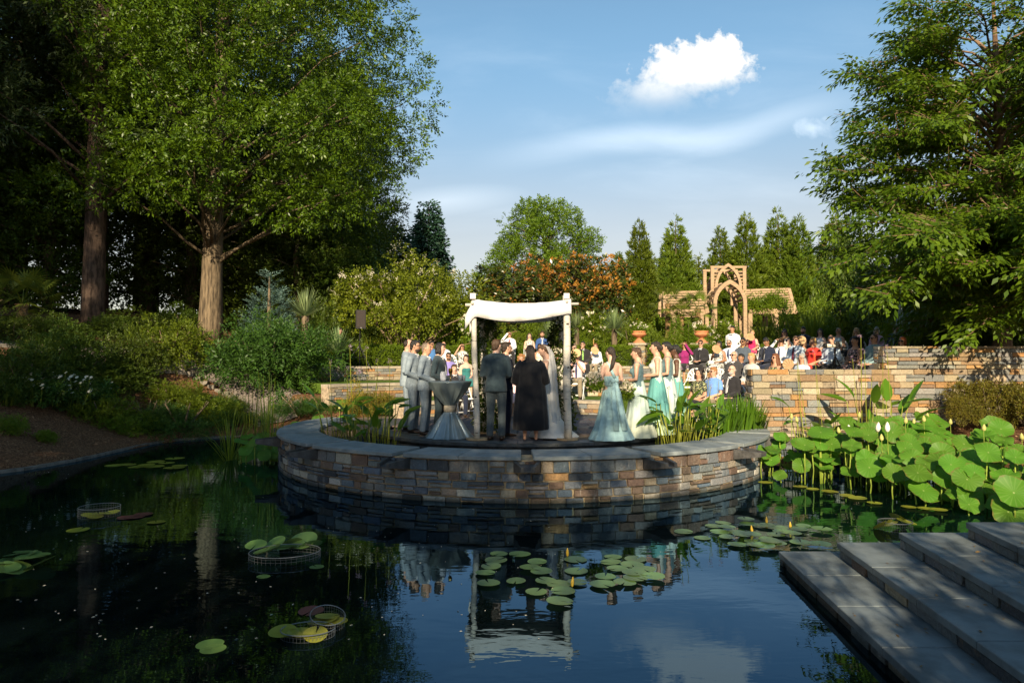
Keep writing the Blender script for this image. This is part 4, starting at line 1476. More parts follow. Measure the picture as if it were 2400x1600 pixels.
for px, yt, yb, w, lab in ((120, 735, 800, 150, 'dark undergrowth between palm and bare pine'), (30, 730, 800, 150, 'dark undergrowth behind the palm at the left edge'), (265, 735, 790, 130, 'dark undergrowth right of the bare pine trunk'), (330, 725, 785, 130, 'dark undergrowth between the two big trunks'), (430, 715, 775, 110, 'dark undergrowth left of the oak trunk'), (560, 700, 770, 130, 'dark undergrowth right of the oak trunk'), (180, 760, 810, 100, 'ferny undergrowth at the foot of the bare pine')):
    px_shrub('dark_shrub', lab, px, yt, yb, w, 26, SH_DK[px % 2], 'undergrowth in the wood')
# blue spruce spire
P_ = cone_tree(3.6, .85, 420, SPR_FIR, L_BLUE, 130, 1, 0.0, sc=(.45, .8), power=.8)
X, Y = (630 - 1200) / 1600 * 24, 24
tree('blue_spruce', 'small blue-green conifer spire rising behind the yew', (X, Y, gz(X, Y)), P_[0], P_[1], None, 0, (1.15, 1.15, (CAM_H + (845 - 635) / 1600 * 24 - gz(X, Y)) / 3.75))
# narrow cone shrubs before the pergola
P_ = cone_tree(2.2, .42, 520, SPR_FINE, L_HEDGE, 131, 1, 0, sc=(.8, 1.2), power=.7)
for px, py, s, lab in ((1585, 735, 1.0, 'narrow clipped cone shrub left of the arch, taller of the left two'), (1614, 752, .9, 'smaller clipped cone shrub left of the arch'), (1700, 742, 1.0, 'clipped cone shrub inside the arch opening, left one'), (1722, 748, .95, 'clipped cone shrub inside the arch opening, right one')):
    Y = 31; X = (px - 1200) / 1600 * Y; zb = gz(X, Y)
    tree('cone_shrub', lab, (X, Y, zb), P_[0], P_[1], 'clipped cone shrubs by the pergola', px * .1, (s, s, (CAM_H + (845 - py) / 1600 * Y - zb) / 2.3), (), 'shrub', 'foliage')

# hedge along the top terrace
def hedge(label, r, d0, d1, z0, z1, th):
    e = empty('boxwood_hedge', (CX, CY, 0), label, 'hedge', 'clipped hedges along the top terrace')
    a0, a1 = R(d0), R(d1)
    A = (a1 - a0) * r * (z1 - z0) * 2 + (a1 - a0) * r * th
    n = int(A * 130)
    t = rng.random(n); a = a0 + (a1 - a0) * t
    face = rng.random(n)
    top = face < th / (th + 1.3 * (z1 - z0))
    rr = np.where(top, r + rng.random(n) * th, r + rng.normal(size=n) * .03)
    zz = np.where(top, z1 + rng.normal(size=n) * .025, z0 + rng.random(n) * (z1 - z0))
    P = np.stack([rr * np.sin(a), rr * np.cos(a), zz], 1)
    D = np.where(top[:, None], [0, 0, 1.0], np.stack([-np.sin(a), -np.cos(a), 0.5 + 0 * a], 1)) + rng.normal(size=(n, 3)) * .5
    link('foliage', fol_mesh('foliage', scatter(SPR_FINE, P, frames(D), rng.uniform(.7, 1.1, n)), L_HEDGE), e)
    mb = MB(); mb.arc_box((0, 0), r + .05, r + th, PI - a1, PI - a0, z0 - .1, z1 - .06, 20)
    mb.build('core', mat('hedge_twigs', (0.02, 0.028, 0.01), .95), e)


hedge('clipped hedge behind the seats on the left, beneath the flowering tree', 11.75, -46, 21.5, 1.8, 2.55, .6)
hedge('clipped hedge between the two urn pillars', 11.75, 24.5, 38, 1.8, 2.55, .6)

# ------------------------------------------------------------------ spiky plants, palms, grasses
def blades(n, L, w, spread, seed, droop=0.4, seg=3, up=0.3, base=0.05):
    """sword leaves from one point: strips of seg quads"""
    r_ = np.random.default_rng(seed)
    V = []
    for i in range(n):
        a = r_.random() * 2 * PI
        el = up + (1.5 - up) * r_.random() ** 0.8
        el = min(1.52, PI / 2 - spread * (PI / 2 - el))
        d = np.array([math.cos(a) * math.cos(el), math.sin(a) * math.cos(el), math.sin(el)])
        s = np.array([-math.sin(a), math.cos(a), 0])
        l = L * r_.uniform(.7, 1.1)
        pts = [np.array([math.cos(a), math.sin(a), 0]) * base * r_.random()]
        for k in range(seg):
            d2 = d + np.array([0, 0, -droop * (k / seg) ** 1.5]) * r_.uniform(.5, 1.3)
            pts.append(pts[-1] + d2 / np.linalg.norm(d2) * l / seg)
        ws = [w * q for q in ((.8, 1, .7, .08) if seg == 3 else (1, .08) if seg == 1 else (.8, 1, .9, .6, .05))]
        for k in range(seg):
            V += [pts[k] - s * ws[k] / 2, pts[k] + s * ws[k] / 2, pts[k + 1] + s * ws[k + 1] / 2, pts[k + 1] - s * ws[k + 1] / 2]
    return np.array(V)


ME_YUC = fol_mesh('leaves', blades(260, .95, .03, 1.0, 1, .15, 3, -.5), L_YUCCA)
ME_YUC2 = fol_mesh('leaves', blades(90, 1.0, .065, 1.0, 2, .1, 3, .15), L_YUCCA)
ME_TGRASS = fol_mesh('leaves', blades(120, 1.0, .022, .7, 3, .7, 4, .5, .2), L_GRASS)
ME_IRIS = fol_mesh('leaves', blades(60, .75, .03, .5, 4, .25, 3, .8, .25), L_GRASS)
mb = MB(); mb.tube([(0, 0, -2.2), (0, 0, -.8), (0, 0, 0.02)], [.14, .13, .12], 8)
ME_YT = mb.mesh('trunk', M_BARK, True)


def spiky(name, label, X, Y, z, me, s, trunk=True, cat='plant', group=None):
    e = empty(name, (X, Y, z), label, cat, group, random.uniform(0, 6)); e.scale = (s, s, s)
    if trunk: link('trunk', ME_YT, e)
    link('leaves', me, e)
    return e


for px, py, s, Y, me, tr, lab in ((1352, 770, .85, 29.5, ME_YUC, 1, 'round spiky yucca partly behind the right canopy post'), (1440, 772, 1.0, 29, ME_YUC, 1, 'large round spiky yucca left of the urn'),
                           (1290, 790, .9, 29, ME_YUC, 1, 'spiky yucca seen under the canopy'), (715, 742, 1.05, 23.5, ME_YUC2, 1, 'pale broad-leaved yucca catching the sun behind the yew'), (792, 828, .95, 23.2, ME_YUC2, 0, 'grey-green yucca at the left end of the terrace'),
                           (1480, 850, .5, 27, ME_YUC2, 0, 'small spiky plant at the foot of the left pillar')):
    spiky('yucca', lab, (px - 1200) / 1600 * Y, Y, CAM_H + (845 - py) / 1600 * Y, me, s, tr)
G = 'tall grasses along the hedge'
for px, py, s, Y, lab in ((870, 850, 1.3, 27.5, 'tall pale grass right of the loudspeaker'), (905, 845, 1.2, 27.5, 'tall grass left of the balding groomsman'), (935, 845, 1.2, 27.5, 'tall grass behind the balding groomsman'),
                          (1790, 800, 1.3, 29, 'tall grass behind the woman in pink'), (1905, 790, 1.4, 28, 'pale fountain grass behind the dark-haired man in the top row'), (1985, 790, 1.3, 27, 'fountain grass between the women at the top right'), (2075, 800, 1.2, 24, 'grass at the right end of the top row')):
    spiky('tall_grass', lab, (px - 1200) / 1600 * Y, Y, CAM_H + (845 - py) / 1600 * Y - .1, ME_TGRASS, s, False, 'grass', G)
G = 'grass tufts on the mulch bank'
for px, py, s, lab in ((40, 1090, .55, 'leafy grass tuft on the kerb at the far left'), (90, 1080, .5, 'grass tuft right of the leftmost one on the kerb'), (20, 1040, .55, 'grass tuft higher on the mulch at the left edge'), (300, 975, .5, 'grass tuft under the daisies'), (560, 960, .6, 'grass tuft between yew and low shrub'), (60, 1010, .6, 'grass clump on the mulch below the daisies'), (130, 1000, .6, 'second grass clump on the mulch below the daisies')):
    Y = 1600 * 1.85 / (py - 845); X = (px - 1200) / 1600 * Y
    spiky('grass_tuft', lab, X, Y, gz(X, Y), ME_IRIS, s, False, 'grass', G)


def palm_fan(seed):
    """windmill palm head: fan leaves on stalks"""
    V = []
    r_ = np.random.default_rng(seed)
    for i in range(20):
        a = i * 2.4 + r_.normal() * .2
        el = 1.1 - 1.7 * (i / 20) + r_.normal() * .1
        d = np.array([math.cos(a) * math.cos(el), math.sin(a) * math.cos(el), math.sin(el)])
        tip = d * .75
        s = np.array([-math.sin(a), math.cos(a), 0])
        up_ = np.cross(s, d)
        w = .012
        V += [-s * w, s * w, tip + s * w, tip - s * w]
        for k in range(22):
            th = (k / 21 - .5) * 4.2
            dd = d * math.cos(th) + s * math.sin(th) + np.array([0, 0, -.25]) * abs(math.sin(th))
            dd /= np.linalg.norm(dd)
            ss = np.cross(dd, up_); ss /= np.linalg.norm(ss)
            l = .55 * (1 - .25 * abs(math.sin(th)))
            m_ = tip + dd * l * .45
            V += [tip, m_ + ss * .02, tip + dd * l + np.array([0, 0, -.08]), m_ - ss * .02]
    return np.array(V)


ME_PALM = fol_mesh('fronds', palm_fan(5), L_PALM)
mb = MB(); rs = random.Random(4)
pts = [(0, 0, -3.0 + i * .2) for i in range(16)]
mb.tube(pts, [.12 + .03 * (i % 2) + rs.uniform(-.01, .02) for i in range(16)], 9)
ME_PT = mb.mesh('trunk', mat('palm_fibre', (0.24, 0.15, 0.07), .95, .5, 14, .8, 40, .1), False)
for px, py, s, Y, lab in ((1566, 712, 1.0, 34, 'windmill palm at the left end of the pergola'), (1636, 725, 1.05, 34, 'windmill palm in front of the left pergola wing'), (1598, 742, .8, 33, 'small palm between the two taller ones'),
                          (50, 712, 1.15, 20.5, 'shaded palm at the left edge of the bank')):
    X = (px - 1200) / 1600 * Y
    e = empty('palm_tree', (X, Y, CAM_H + (845 - py) / 1600 * Y), lab, 'palm', None, px); e.scale = (s, s, s)
    link('trunk', ME_PT, e); link('fronds', ME_PALM, e)

# white daisies on the left bank
def daisy_clump(label, X, Y, w, h, n):
    e = empty('daisy_clump', (X, Y, gz(X, Y)), label, 'flowers', 'daisies on the left bank', 0)
    link('foliage', fol_mesh('foliage', lobes_crown([(random.uniform(-w, w), random.uniform(-.4, .4), random.uniform(.15, h * .7), .3, .3, .25) for _ in range(16)], 260, SPR_FINE, (.8, 1.2), .3), L_YEW), e)
    V = []
    mb = MB()
    for i in range(n):
        x, y_ = random.gauss(0, w * .55), random.uniform(-.4, .4)
        z = h * random.uniform(.55, 1.1)
        mb.tube([(x * .7, y_ * .7, 0), (x, y_, z)], [.004, .003], 3)
        fr = frames(np.array([[random.uniform(-.4, .4), random.uniform(-1, -.2), .8]]))[0]
        a = np.arange(8) * PI / 4
        d = np.stack([np.cos(a), 0 * a, np.sin(a)], 1) @ fr.T
        V.append(leaves(np.tile([x, y_, z], (8, 1)), d, np.tile(fr[:, 1], (8, 1)), .055, .034, 0.02))
    mb.build('flower_stem', M_STEMG, e)
    tag(link('petals', fol_mesh('petals', np.concatenate(V), M_WHITEFL), e), kind='stuff')


for px, py, w, h, n, lab in ((150, 960, .75, .75, 45, 'daisy clump with white flowers in the middle of the left bank'), (85, 950, .6, .75, 26, 'daisy clump nearer the left edge'), (205, 955, .5, .7, 24, 'daisy clump on the right beside the path edging')):
    q = hit(px, py); X, Y = q.x, q.y
    daisy_clump(lab, X, Y, w, h, n)

# ================================================================== cherry on the right
CHX, CHY = 12.0, 16.8
CHZ = gz(CHX, CHY)
rs = random.Random(77)
br = []
sprP, sprD, sprS = [], [], []
trunkp = [(0, 0, -.2), (0.1, 0, 1.6), (-.1, -.1, 3.6), (0.1, 0, 6.5), (0, 0, 10.0)]
NB = 118
for i in range(NB):
    t = (i + rs.random()) / NB
    zb = 1.5 + 8.6 * t
    a = i * 2.39996 + rs.uniform(-.3, .3)
    prof = 2.5 + 2.0 * min(1, t / .22) if t < .22 else 4.5 - 1.3 * ((t - .22) / .78)
    L = max(1.4, prof * rs.uniform(.60, .98))
    low_front = i >= NB - 22
    if low_front: a = R(rs.uniform(208, 268)); L = rs.uniform(4.4, 6.0); zb = rs.uniform(1.7, 3.6); t = .12
    rise = rs.uniform(.12, .42) + .5 * t
    sag_ = rs.uniform(.25, .5)
    pts = []
    for k in range(8):
        q = k / 7
        pts.append(Vector((L * q * math.cos(a + .2 * math.sin(3 * q + i)), L * q * math.sin(a + .2 * math.sin(3 * q + i)), zb + L * (rise * q - sag_ * q * q) + rs.uniform(-.08, .08))))
    pts[0] = Vector((0, 0, zb - .3))
    br.append((pts, .050 * (1 - .5 * t), .006))
    # side shoots
    ns = int(8 + L * 8)
    for j in range(ns):
        q = 0.25 + .75 * (j + rs.random()) / ns
        k = min(int(q * 7), 6); f = q * 7 - k
        p = pts[k].lerp(pts[k + 1], f)
        d0 = (pts[k + 1] - pts[k]).normalized()
        side = Vector((-d0.y, d0.x, 0)) * (1 if j % 2 else -1)
        d = (d0 * rs.uniform(.5, 1.1) + side * rs.uniform(.4, 1.0) + Vector((0, 0, rs.uniform(-.35, .55)))).normalized()
        sl = rs.uniform(.5, 1.1) * (1.15 - .5 * q)
        m_ = max(1, int(sl / .34))
        for s in range(m_):
            sprP.append(p + d * (s * .30)); sprD.append(d + Vector((0, 0, -.12 * s))); sprS.append(rs.uniform(.8, 1.2))
            if rs.random() < .5:
                sprP.append(p + d * (s * .30 + .1)); sprD.append(d + Vector((rs.uniform(-1, 1), rs.uniform(-1, 1), rs.uniform(-.3, .4)))); sprS.append(rs.uniform(.7, 1.1))
        if sl > .6: br.append(([p, p + d * sl * .5, p + d * sl], .014, .004))
    sprP.append(pts[-1] - (pts[-1] - pts[-2]).normalized() * .25); sprD.append(pts[-1] - pts[-2]); sprS.append(1.1)
sprP = np.array([tuple(v) for v in sprP]); sprD = np.array([tuple(v) for v in sprD]); sprS = np.array(sprS)
ME_CH = fol_mesh('crown', scatter(SPR_CHERRY, sprP, frames(sprD, roll=.25), sprS), L_CHERRY)
M_CHBARK = bark_mat('cherry_bark', (0.10, 0.06, 0.035), (0.24, 0.16, 0.10), (6, 6, 10))
ME_CHT = trunk_mesh('trunk', trunkp, [.24, .2, .14, .09, .03], br, M_CHBARK, 10)
tree('cherry_tree', 'large cherry with layered drooping leafy branches overhanging the wall at right', (CHX, CHY, CHZ), ME_CHT, ME_CH)
tree('cherry_tree', 'second cherry behind the first, filling the right edge', (17.4, 20.5, gz(17.4, 20.5)), ME_CHT, ME_CH, None, 2.2, .92)

# ================================================================== trees behind the photographer: they shade the pond and the stage
# (nothing of them is in the frame; the evening sun reaches the stage only over and between them)
r_ = np.random.default_rng(66)
lob = []
for i in range(62):
    a = i * 2.39996; q = 4.0 * math.sqrt((i % 50 + .5) / 50)
    z = r_.uniform(8.2, 9.95) - .02 * q * q if i < 50 else r_.uniform(4.5, 8.2)
    s_ = r_.uniform(.8, 1.15)
    lob.append((q * math.cos(a), q * math.sin(a) * .8, z, s_, s_, s_ * .75))
path = [(0, 0, -.3), (.1, 0, 4), (0, .1, 8), (0, 0, 10.5)]
SHT = (trunk_mesh('trunk', path, [.26, .2, .15, .05], limbs_for(lob, path, .07, 2, .3, 4), M_BARK, 8), fol_mesh('crown', lobes_crown(lob, 34, SPR_BIG, (0.9, 1.4), .3), L_WOOD))
sh = [(-7.4, -8.0, 4, 1.0), (-3.6, -8.3, 4, 1.0), (-11.4, -8.4, 4, 1.15), (-15.5, -8.5, 1, .74), (-22.5, -8, 1, 1.0), (-28, -6, 1, 1.1), (-34, -2, 1, 1.1), (-24, -12, 2, 1.45), (-31, -11, 2, 1.4), (-13.8, -12, 4, 1.25), (-22.0, -10, 2, 1.3), (-25.4, -10, 2, 1.45)]
for i, (X, Y, k, s) in enumerate(sh):
    P_ = (WT1, WT2, WT3, SHT)[k - 1]
    tree('bank_tree', 'tree on the near bank behind the viewer, outside the picture', (X, Y, .2), P_[0], P_[1], 'trees on the near bank', i * 1.1, s)
for i, (X, Y, w, h) in enumerate(((1.5, -2.6, 1.5, 4.2), (3.4, -2.8, 1.6, 4.3), (5.3, -2.4, 1.5, 4.1), (7.3, -2.2, 1.5, 3.9), (2.4, -3.6, 1.5, 4.6), (4.4, -3.8, 1.6, 4.5), (0.7, -3.4, 1.2, 4.0), (6.2, -3.6, 1.4, 4.3))):
    e = shrub('bank_shrub', 'shrub on the near bank behind the viewer, outside the picture', X, Y, w, h / 1.15, SH_DK[i % 2], 'shrubs on the near bank', i, .3)
# ================================================================== people
def fabric(name, c, rough=0.85, var=0.12, scale=30, sheen=0.15, bump=0.15):
    return mat('cloth_' + name, c, rough, var, scale, bump, 18, 0.2, sheen=sheen)


def skin(tone):
    k = 'skin_%d' % tone
    c = [(0.52, 0.30, 0.21), (0.47, 0.26, 0.17), (0.58, 0.36, 0.27), (0.30, 0.155, 0.09), (0.10, 0.05, 0.03), (0.40, 0.215, 0.13)][tone]
    return mat(k, c, 0.5, 0.10, 9, 0.0, spec=0.35)


def hairm(name):
    c = {'black': (0.012, 0.010, 0.009), 'dark': (0.028, 0.017, 0.011), 'brown': (0.075, 0.04, 0.02), 'auburn': (0.16, 0.055, 0.018), 'red': (0.36, 0.10, 0.025), 'ginger': (0.33, 0.15, 0.05),
         'blond': (0.50, 0.32, 0.12), 'grey': (0.33, 0.32, 0.31), 'white': (0.62, 0.61, 0.58), 'greybrown': (0.20, 0.15, 0.11)}[name]
    return mat('hair_' + name, c, 0.45, 0.45, 6, 0.7, 9, 0.5, stretch=(22, 22, 3))


M_EYE = mat('eye_dark', (0.02, 0.015, 0.012), 0.25)
M_EYEW = mat('eye_white', (0.6, 0.56, 0.52), 0.4)
M_LIP = mat('lip', (0.33, 0.12, 0.09), 0.5)
M_GLASS_DK = mat('sunglass_lens', (0.012, 0.011, 0.012), 0.12, spec=0.6)
M_SHOE = mat('shoe_leather', (0.03, 0.018, 0.012), 0.35)
M_SHIRTW = fabric('white_shirt', (0.74, 0.74, 0.76), 0.8, 0.05)
JOBS = []                       # (temp object, final name, parent, materials, extra MB, kind)


def remesh_job(mb, name, parent, mats, voxel, extra=None, smooth=2):
    me = mb.mesh('tmp', mats[0])
    o = bpy.data.objects.new('tmp', me)
    COL.objects.link(o)
    r_ = o.modifiers.new('r', 'REMESH'); r_.mode = 'VOXEL'; r_.voxel_size = voxel; r_.use_smooth_shade = True
    s_ = o.modifiers.new('s', 'SMOOTH'); s_.iterations = smooth; s_.factor = 0.5
    JOBS.append((o, name, parent, mats, extra))


def run_jobs():
    dg = bpy.context.evaluated_depsgraph_get()
    dg.update()
    done = []
    for o, name, parent, mats, extra in JOBS:
        me = bpy.data.meshes.new_from_object(o.evaluated_get(dg))
        me.name = name
        me.materials.clear()
        for m_ in mats: me.materials.append(m_)
        me.polygons.foreach_set('use_smooth', [True] * len(me.polygons))
        if extra is not None and extra.v:
            bm = bmesh.new(); bm.from_mesh(me)
            b0 = len(bm.verts)
            nv = [bm.verts.new(v) for v in extra.v]
            for f, mi in zip(extra.f, extra.m):
                try:
                    ff = bm.faces.new([nv[i] for i in f]); ff.material_index = mi; ff.smooth = True
                except ValueError:
                    pass
            bm.to_mesh(me); bm.free()
        done.append((o, name, parent, me))
    for o, name, parent, me in done:
        t = o.data
        bpy.data.objects.remove(o); bpy.data.meshes.remove(t)
        link(name, me, parent)
    JOBS.clear()


def V3(*a): return Vector(a)


def person(label, loc, yaw, pose='stand', H=1.72, sex='m', tone=0, hair='short', hcol='brown', top='shirt', tcol=None, bottom='trousers', bcol=None, arms=('lap', 'lap'),
           head=(0, 0), acc=(), tie=None, shirt=None, wide=1.0, vox=0.024, sleeves='long', seed=0, group=None, beard=None, folds=True):
    """one figure facing -Y before it is turned by yaw; joints first, then skin, clothes and hair grown over them"""
    rs = random.Random(seed or label)
    e = empty('person', loc, label, 'person', group, yaw)
    k = H / 1.75
    f = 0 if sex == 'm' else 1
    sit = pose == 'sit'
    dz = -0.42 if sit else 0
    lean = 0.10 if sit else 0.0
    if 'bow' in acc: lean = -0.16

    def J(x, y, z):
        # torso joints: moved down for sitting, leaned about the pelvis
        return V3(x, y + lean * max(0, z - .95), z + dz)
    sw = (0.172 if not f else 0.150) * wide
    pel, wai, che, upc, nkb, nkt = J(0, 0.02, .95), J(0, 0.01, 1.10), J(0, 0, 1.28), J(0, .01, 1.41), J(0, .02, 1.475), J(0, 0, 1.56)
    hc = J(0, -.015, 1.64)
    hy, hp = head
    HM = Matrix.Rotation(hy, 3, 'Z') @ Matrix.Rotation(hp, 3, 'X')
    hcn = nkt + HM @ (hc - nkt)
    legs = []
    for s in (-1, 1):
        if sit:
            sp = 0.10 + (0.06 if not f else 0.0)
            hip, kn = V3(s * .09, .02, .53), V3(s * sp, -.43, .52)
            an = V3(s * (sp + .01), -.40 + rs.uniform(-.06, .06), .09)
        else:
            hip, kn, an = V3(s * .09, 0, .92), V3(s * .10, -.015, .50), V3(s * .105, .03, .09)
        legs.append((s, hip, kn, an))
    A = []
    for s, md in zip((-1, 1), arms):
        S = J(s * sw, .015, 1.405)
        if md == 'hang': E_ = S + V3(s * .055, .03, -.285); W_ = E_ + V3(s * .0, -.06, -.25)
        elif md == 'clasp': E_ = S + V3(s * .07, .04, -.27); W_ = V3(s * .035, -.20, J(0, 0, 1.02).z)
        elif md == 'back': E_ = S + V3(s * .07, .08, -.27); W_ = V3(s * .05, .16, J(0, 0, .98).z)
        elif md == 'shade': E_ = S + V3(s * .15, -.17, -.06); W_ = hcn + HM @ V3(s * .075, -.135, .055)
        elif md == 'fan': E_ = S + V3(s * .07, -.10, -.25); W_ = J(s * .10, -.30, 1.27)
        elif md == 'fanface': E_ = S + V3(s * .10, -.16, -.17); W_ = J(s * .05, -.25, 1.46)
        elif md == 'chin': E_ = S + V3(s * .06, -.18, -.22); W_ = hcn + HM @ V3(s * .02, -.13, -.13)
        elif md == 'hold': E_ = S + V3(s * .06, .0, -.27); W_ = J(s * .07, -.28, 1.10)
        else: E_ = S + V3(s * .06, -.03, -.27); W_ = J(s * .07, -.30, 1.03)
        A.append((s, S, E_, W_))
    # ---- body, one skin
    b = MB()
    ch = 1 if not f else .9
    b.tube([pel + V3(0, 0, -.06), pel, wai, che, upc, nkb, nkt, nkt + V3(0, 0, .03)], [(.13 * wide, .10), (.155 * wide, .112), (.128 * wide * (1 if not f else .92), .095), (.150 * wide * ch, .112), (.150 * wide * ch, .092), (.078, .072), (.053, .058), (.05, .055)], 14, xh=(1, 0, 0))
    b.tube([A[0][1], upc + V3(0, .0, .0), A[1][1]], [.055, .075, .055], 8)
    b.ell(hcn, (.074, .094, .113), 14, 10, M=HM)
    b.ell(hcn + HM @ V3(0, -.022, -.062), (.056, .066, .056), 12, 8, M=HM)
    if f:
        for s in (-1, 1): b.ell(che + V3(s * .065, -.085, .01), (.062, .055, .06), 10, 7)
    ex = MB()
    for s, S, E_, W_ in A:
        m_ = S.lerp(E_, .4)
        b.tube([S, m_, E_, E_.lerp(W_, .35), W_], [.052, .047, .038, .038, .028], 8)
        d = (W_ - E_).normalized()
        side = d.cross(V3(0, 0, 1))
        side = side.normalized() if side.length > .05 else V3(1, 0, 0)
        up_ = side.cross(d)
        hd = d
        if A.index((s, S, E_, W_)) == 0 and arms[0] in ('shade',) or (s == 1 and arms[1] == 'shade'): hd = (HM @ V3(-s * .9, -.25, .1)).normalized(); side = hd.cross(HM @ V3(0, 0, 1)).normalized(); up_ = side.cross(hd)
        pm = W_ + hd * .055
        b.tube([W_ - hd * .01, W_ + hd * .04, W_ + hd * .085], [.027, (.040, .020), (.036, .016)], 8, xh=tuple(side))
        for q in range(4):                                   # four bent fingers and a thumb
            o_ = side * (.027 - .018 * q)
            r0 = W_ + hd * .075 + o_
            l = (.07, .08, .075, .058)[q]
            ex.tube([r0, r0 + hd * l * .5 - up_ * .008, r0 + hd * l * .85 - up_ * .028], [.0085, .0078, .006], 5)
        r0 = W_ + hd * .03 + side * .03
        ex.tube([r0, r0 + hd * .03 + side * .022 - up_ * .01, r0 + hd * .058 + side * .024 - up_ * .02], [.010, .009, .007], 5)
    for s, hip, kn, an in legs:
        b.tube([hip, hip.lerp(kn, .4), kn, kn.lerp(an, .3) + V3(0, .015, 0), an], [.088, .078, .054, .054, .036], 9)
        b.tube([an + V3(0, .035, -.045), an + V3(0, -.05, -.05), an + V3(0, -.15, -.065)], [(.034, .035), (.040, .03), (.032, .018)], 8, xh=(1, 0, 0))
    # face
    F = lambda x, y, z: hcn + HM @ V3(x, y, z)
    ex.tube([F(0, -.085, .028), F(0, -.108, -.012), F(0, -.090, -.028)], [(.008, .006), (.016, .014), (.012, .006)], 6)
    for s in (-1, 1):
        ex.ell(F(s * .032, -.079, .014), (.0135, .008, .008), 8, 5, 2, HM)
        ex.ell(F(s * .032, -.085, .014), (.006, .005, .0065), 6, 5, 1, HM)
        ex.tube([F(s * .016, -.089, .034), F(s * .034, -.088, .039), F(s * .052, -.074, .033)], [.004, .005, .003], 4, 4)
        ex.ell(F(s * .075, .005, -.002), (.010, .020, .031), 7, 6, 0, HM)
    ex.tube([F(-.026, -.078, -.052), F(0, -.090, -.050), F(.026, -.078, -.052)], [.004, .008, .004], 5, 3)
    remesh_job(b, 'body', e, [skin(tone), M_EYE, M_EYEW, M_LIP, hairm(hcol if hair != 'bald' or hcol != 'white' else 'grey')], .0175 if vox < .02 else .027, ex, 2 if vox < .02 else 1)
    # ---- hair
    h = MB()
    if hair in ('short', 'side'):
        h.ell(F(0, .022, .030), (.082, .088, .098), 14, 9, M=HM); h.ell(F(.01, -.045, .088), (.058, .05, .036), 10, 7, M=HM)
        h.ell(F(0, .055, -.035), (.066, .05, .055), 10, 7, M=HM)
    elif hair == 'buzz':
        h.ell(F(0, .018, .026), (.0775, .086, .094), 14, 9, M=HM); h.ell(F(0, .05, -.03), (.064, .048, .055), 10, 7, M=HM)
    elif hair == 'bald':
        h.ell(F(0, .040, -.008), (.079, .064, .052), 14, 8, M=HM)
    elif hair == 'thin':
        h.ell(F(0, .040, .022), (.079, .068, .086), 14, 8, M=HM)
    elif hair in ('long', 'longback', 'wavy'):
        h.ell(F(0, .024, .030), (.086, .092, .100), 14, 9, M=HM); h.ell(F(.0, -.03, .088), (.062, .055, .034), 10, 7, M=HM)
        bot = .40 if hair != 'longback' else .36
        h.tube([F(0, .06, .03), F(0, .085, -.09), nkb + V3(0, .085, -.02), nkb + V3(0, .11, -bot * .55), nkb + V3(.01, .115, -bot)], [(.075, .05), (.088, .05), (.10, .042), (.095, .036), (.045, .022)], 10, xh=tuple(HM @ V3(1, 0, 0)))
        if hair != 'longback':
            for s in (-1, 1):
                h.tube([F(s * .066, -.01, .04), F(s * .082, -.005, -.06), nkb + V3(s * .10, -.02, -.03), nkb + V3(s * .10, -.075, -.16), nkb + V3(s * .085, -.10, -.26)], [(.024, .04), (.03, .042), (.036, .04), (.033, .026), (.014, .012)], 8)
    elif hair == 'bob':
        h.ell(F(0, .022, .030), (.088, .092, .100), 14, 9, M=HM); h.ell(F(0, .04, -.05), (.088, .062, .075), 12, 8, M=HM)
        for s in (-1, 1): h.ell(F(s * .074, -.005, -.04), (.024, .045, .075), 8, 7, M=HM)
        h.ell(F(.015, -.05, .086), (.055, .045, .03), 10, 7, M=HM)
    elif hair == 'bun':
        h.ell(F(0, .024, .032), (.083, .090, .098), 14, 9, M=HM); h.ell(F(0, .108, .0), (.052, .045, .05), 10, 8, M=HM); h.ell(F(0, .055, -.04), (.06, .045, .05), 10, 7, M=HM); h.ell(F(0, -.035, .085), (.055, .055, .032), 10, 7, M=HM)
    elif hair == 'pony':
        h.ell(F(0, .024, .032), (.084, .092, .098), 14, 9, M=HM); h.tube([F(0, .09, .0), F(.02, .12, -.08), nkb + V3(.05, .11, -.06), nkb + V3(.08, .08, -.18)], [.04, .045, .04, .02], 9)
    elif hair == 'curly':
        h.ell(F(0, .03, .03), (.09, .092, .10), 12, 8, M=HM)
        for i in range(34):
            a = rs.uniform(0, 2 * PI); z_ = rs.uniform(-.12, .13); y_ = math.sin(a) * .10 + .04
            if y_ < -.03 and z_ < .06: continue
            h.ell(F(math.cos(a) * .105, y_, z_), (.034, .034, .034), 7, 5)
    if h.v: remesh_job(h, 'hair', e, [hairm(hcol)], .0155 if vox < .02 else .021, None, 1)
    if beard:
        mb_ = MB(); mb_.ell(F(0, -.036, -.074), (.060, .062, .050), 12, 8, M=HM); mb_.build('beard', hairm(beard), e, True)
    # ---- clothes
    thick = .020 if top == 'suit' else .012
    neckz = .02
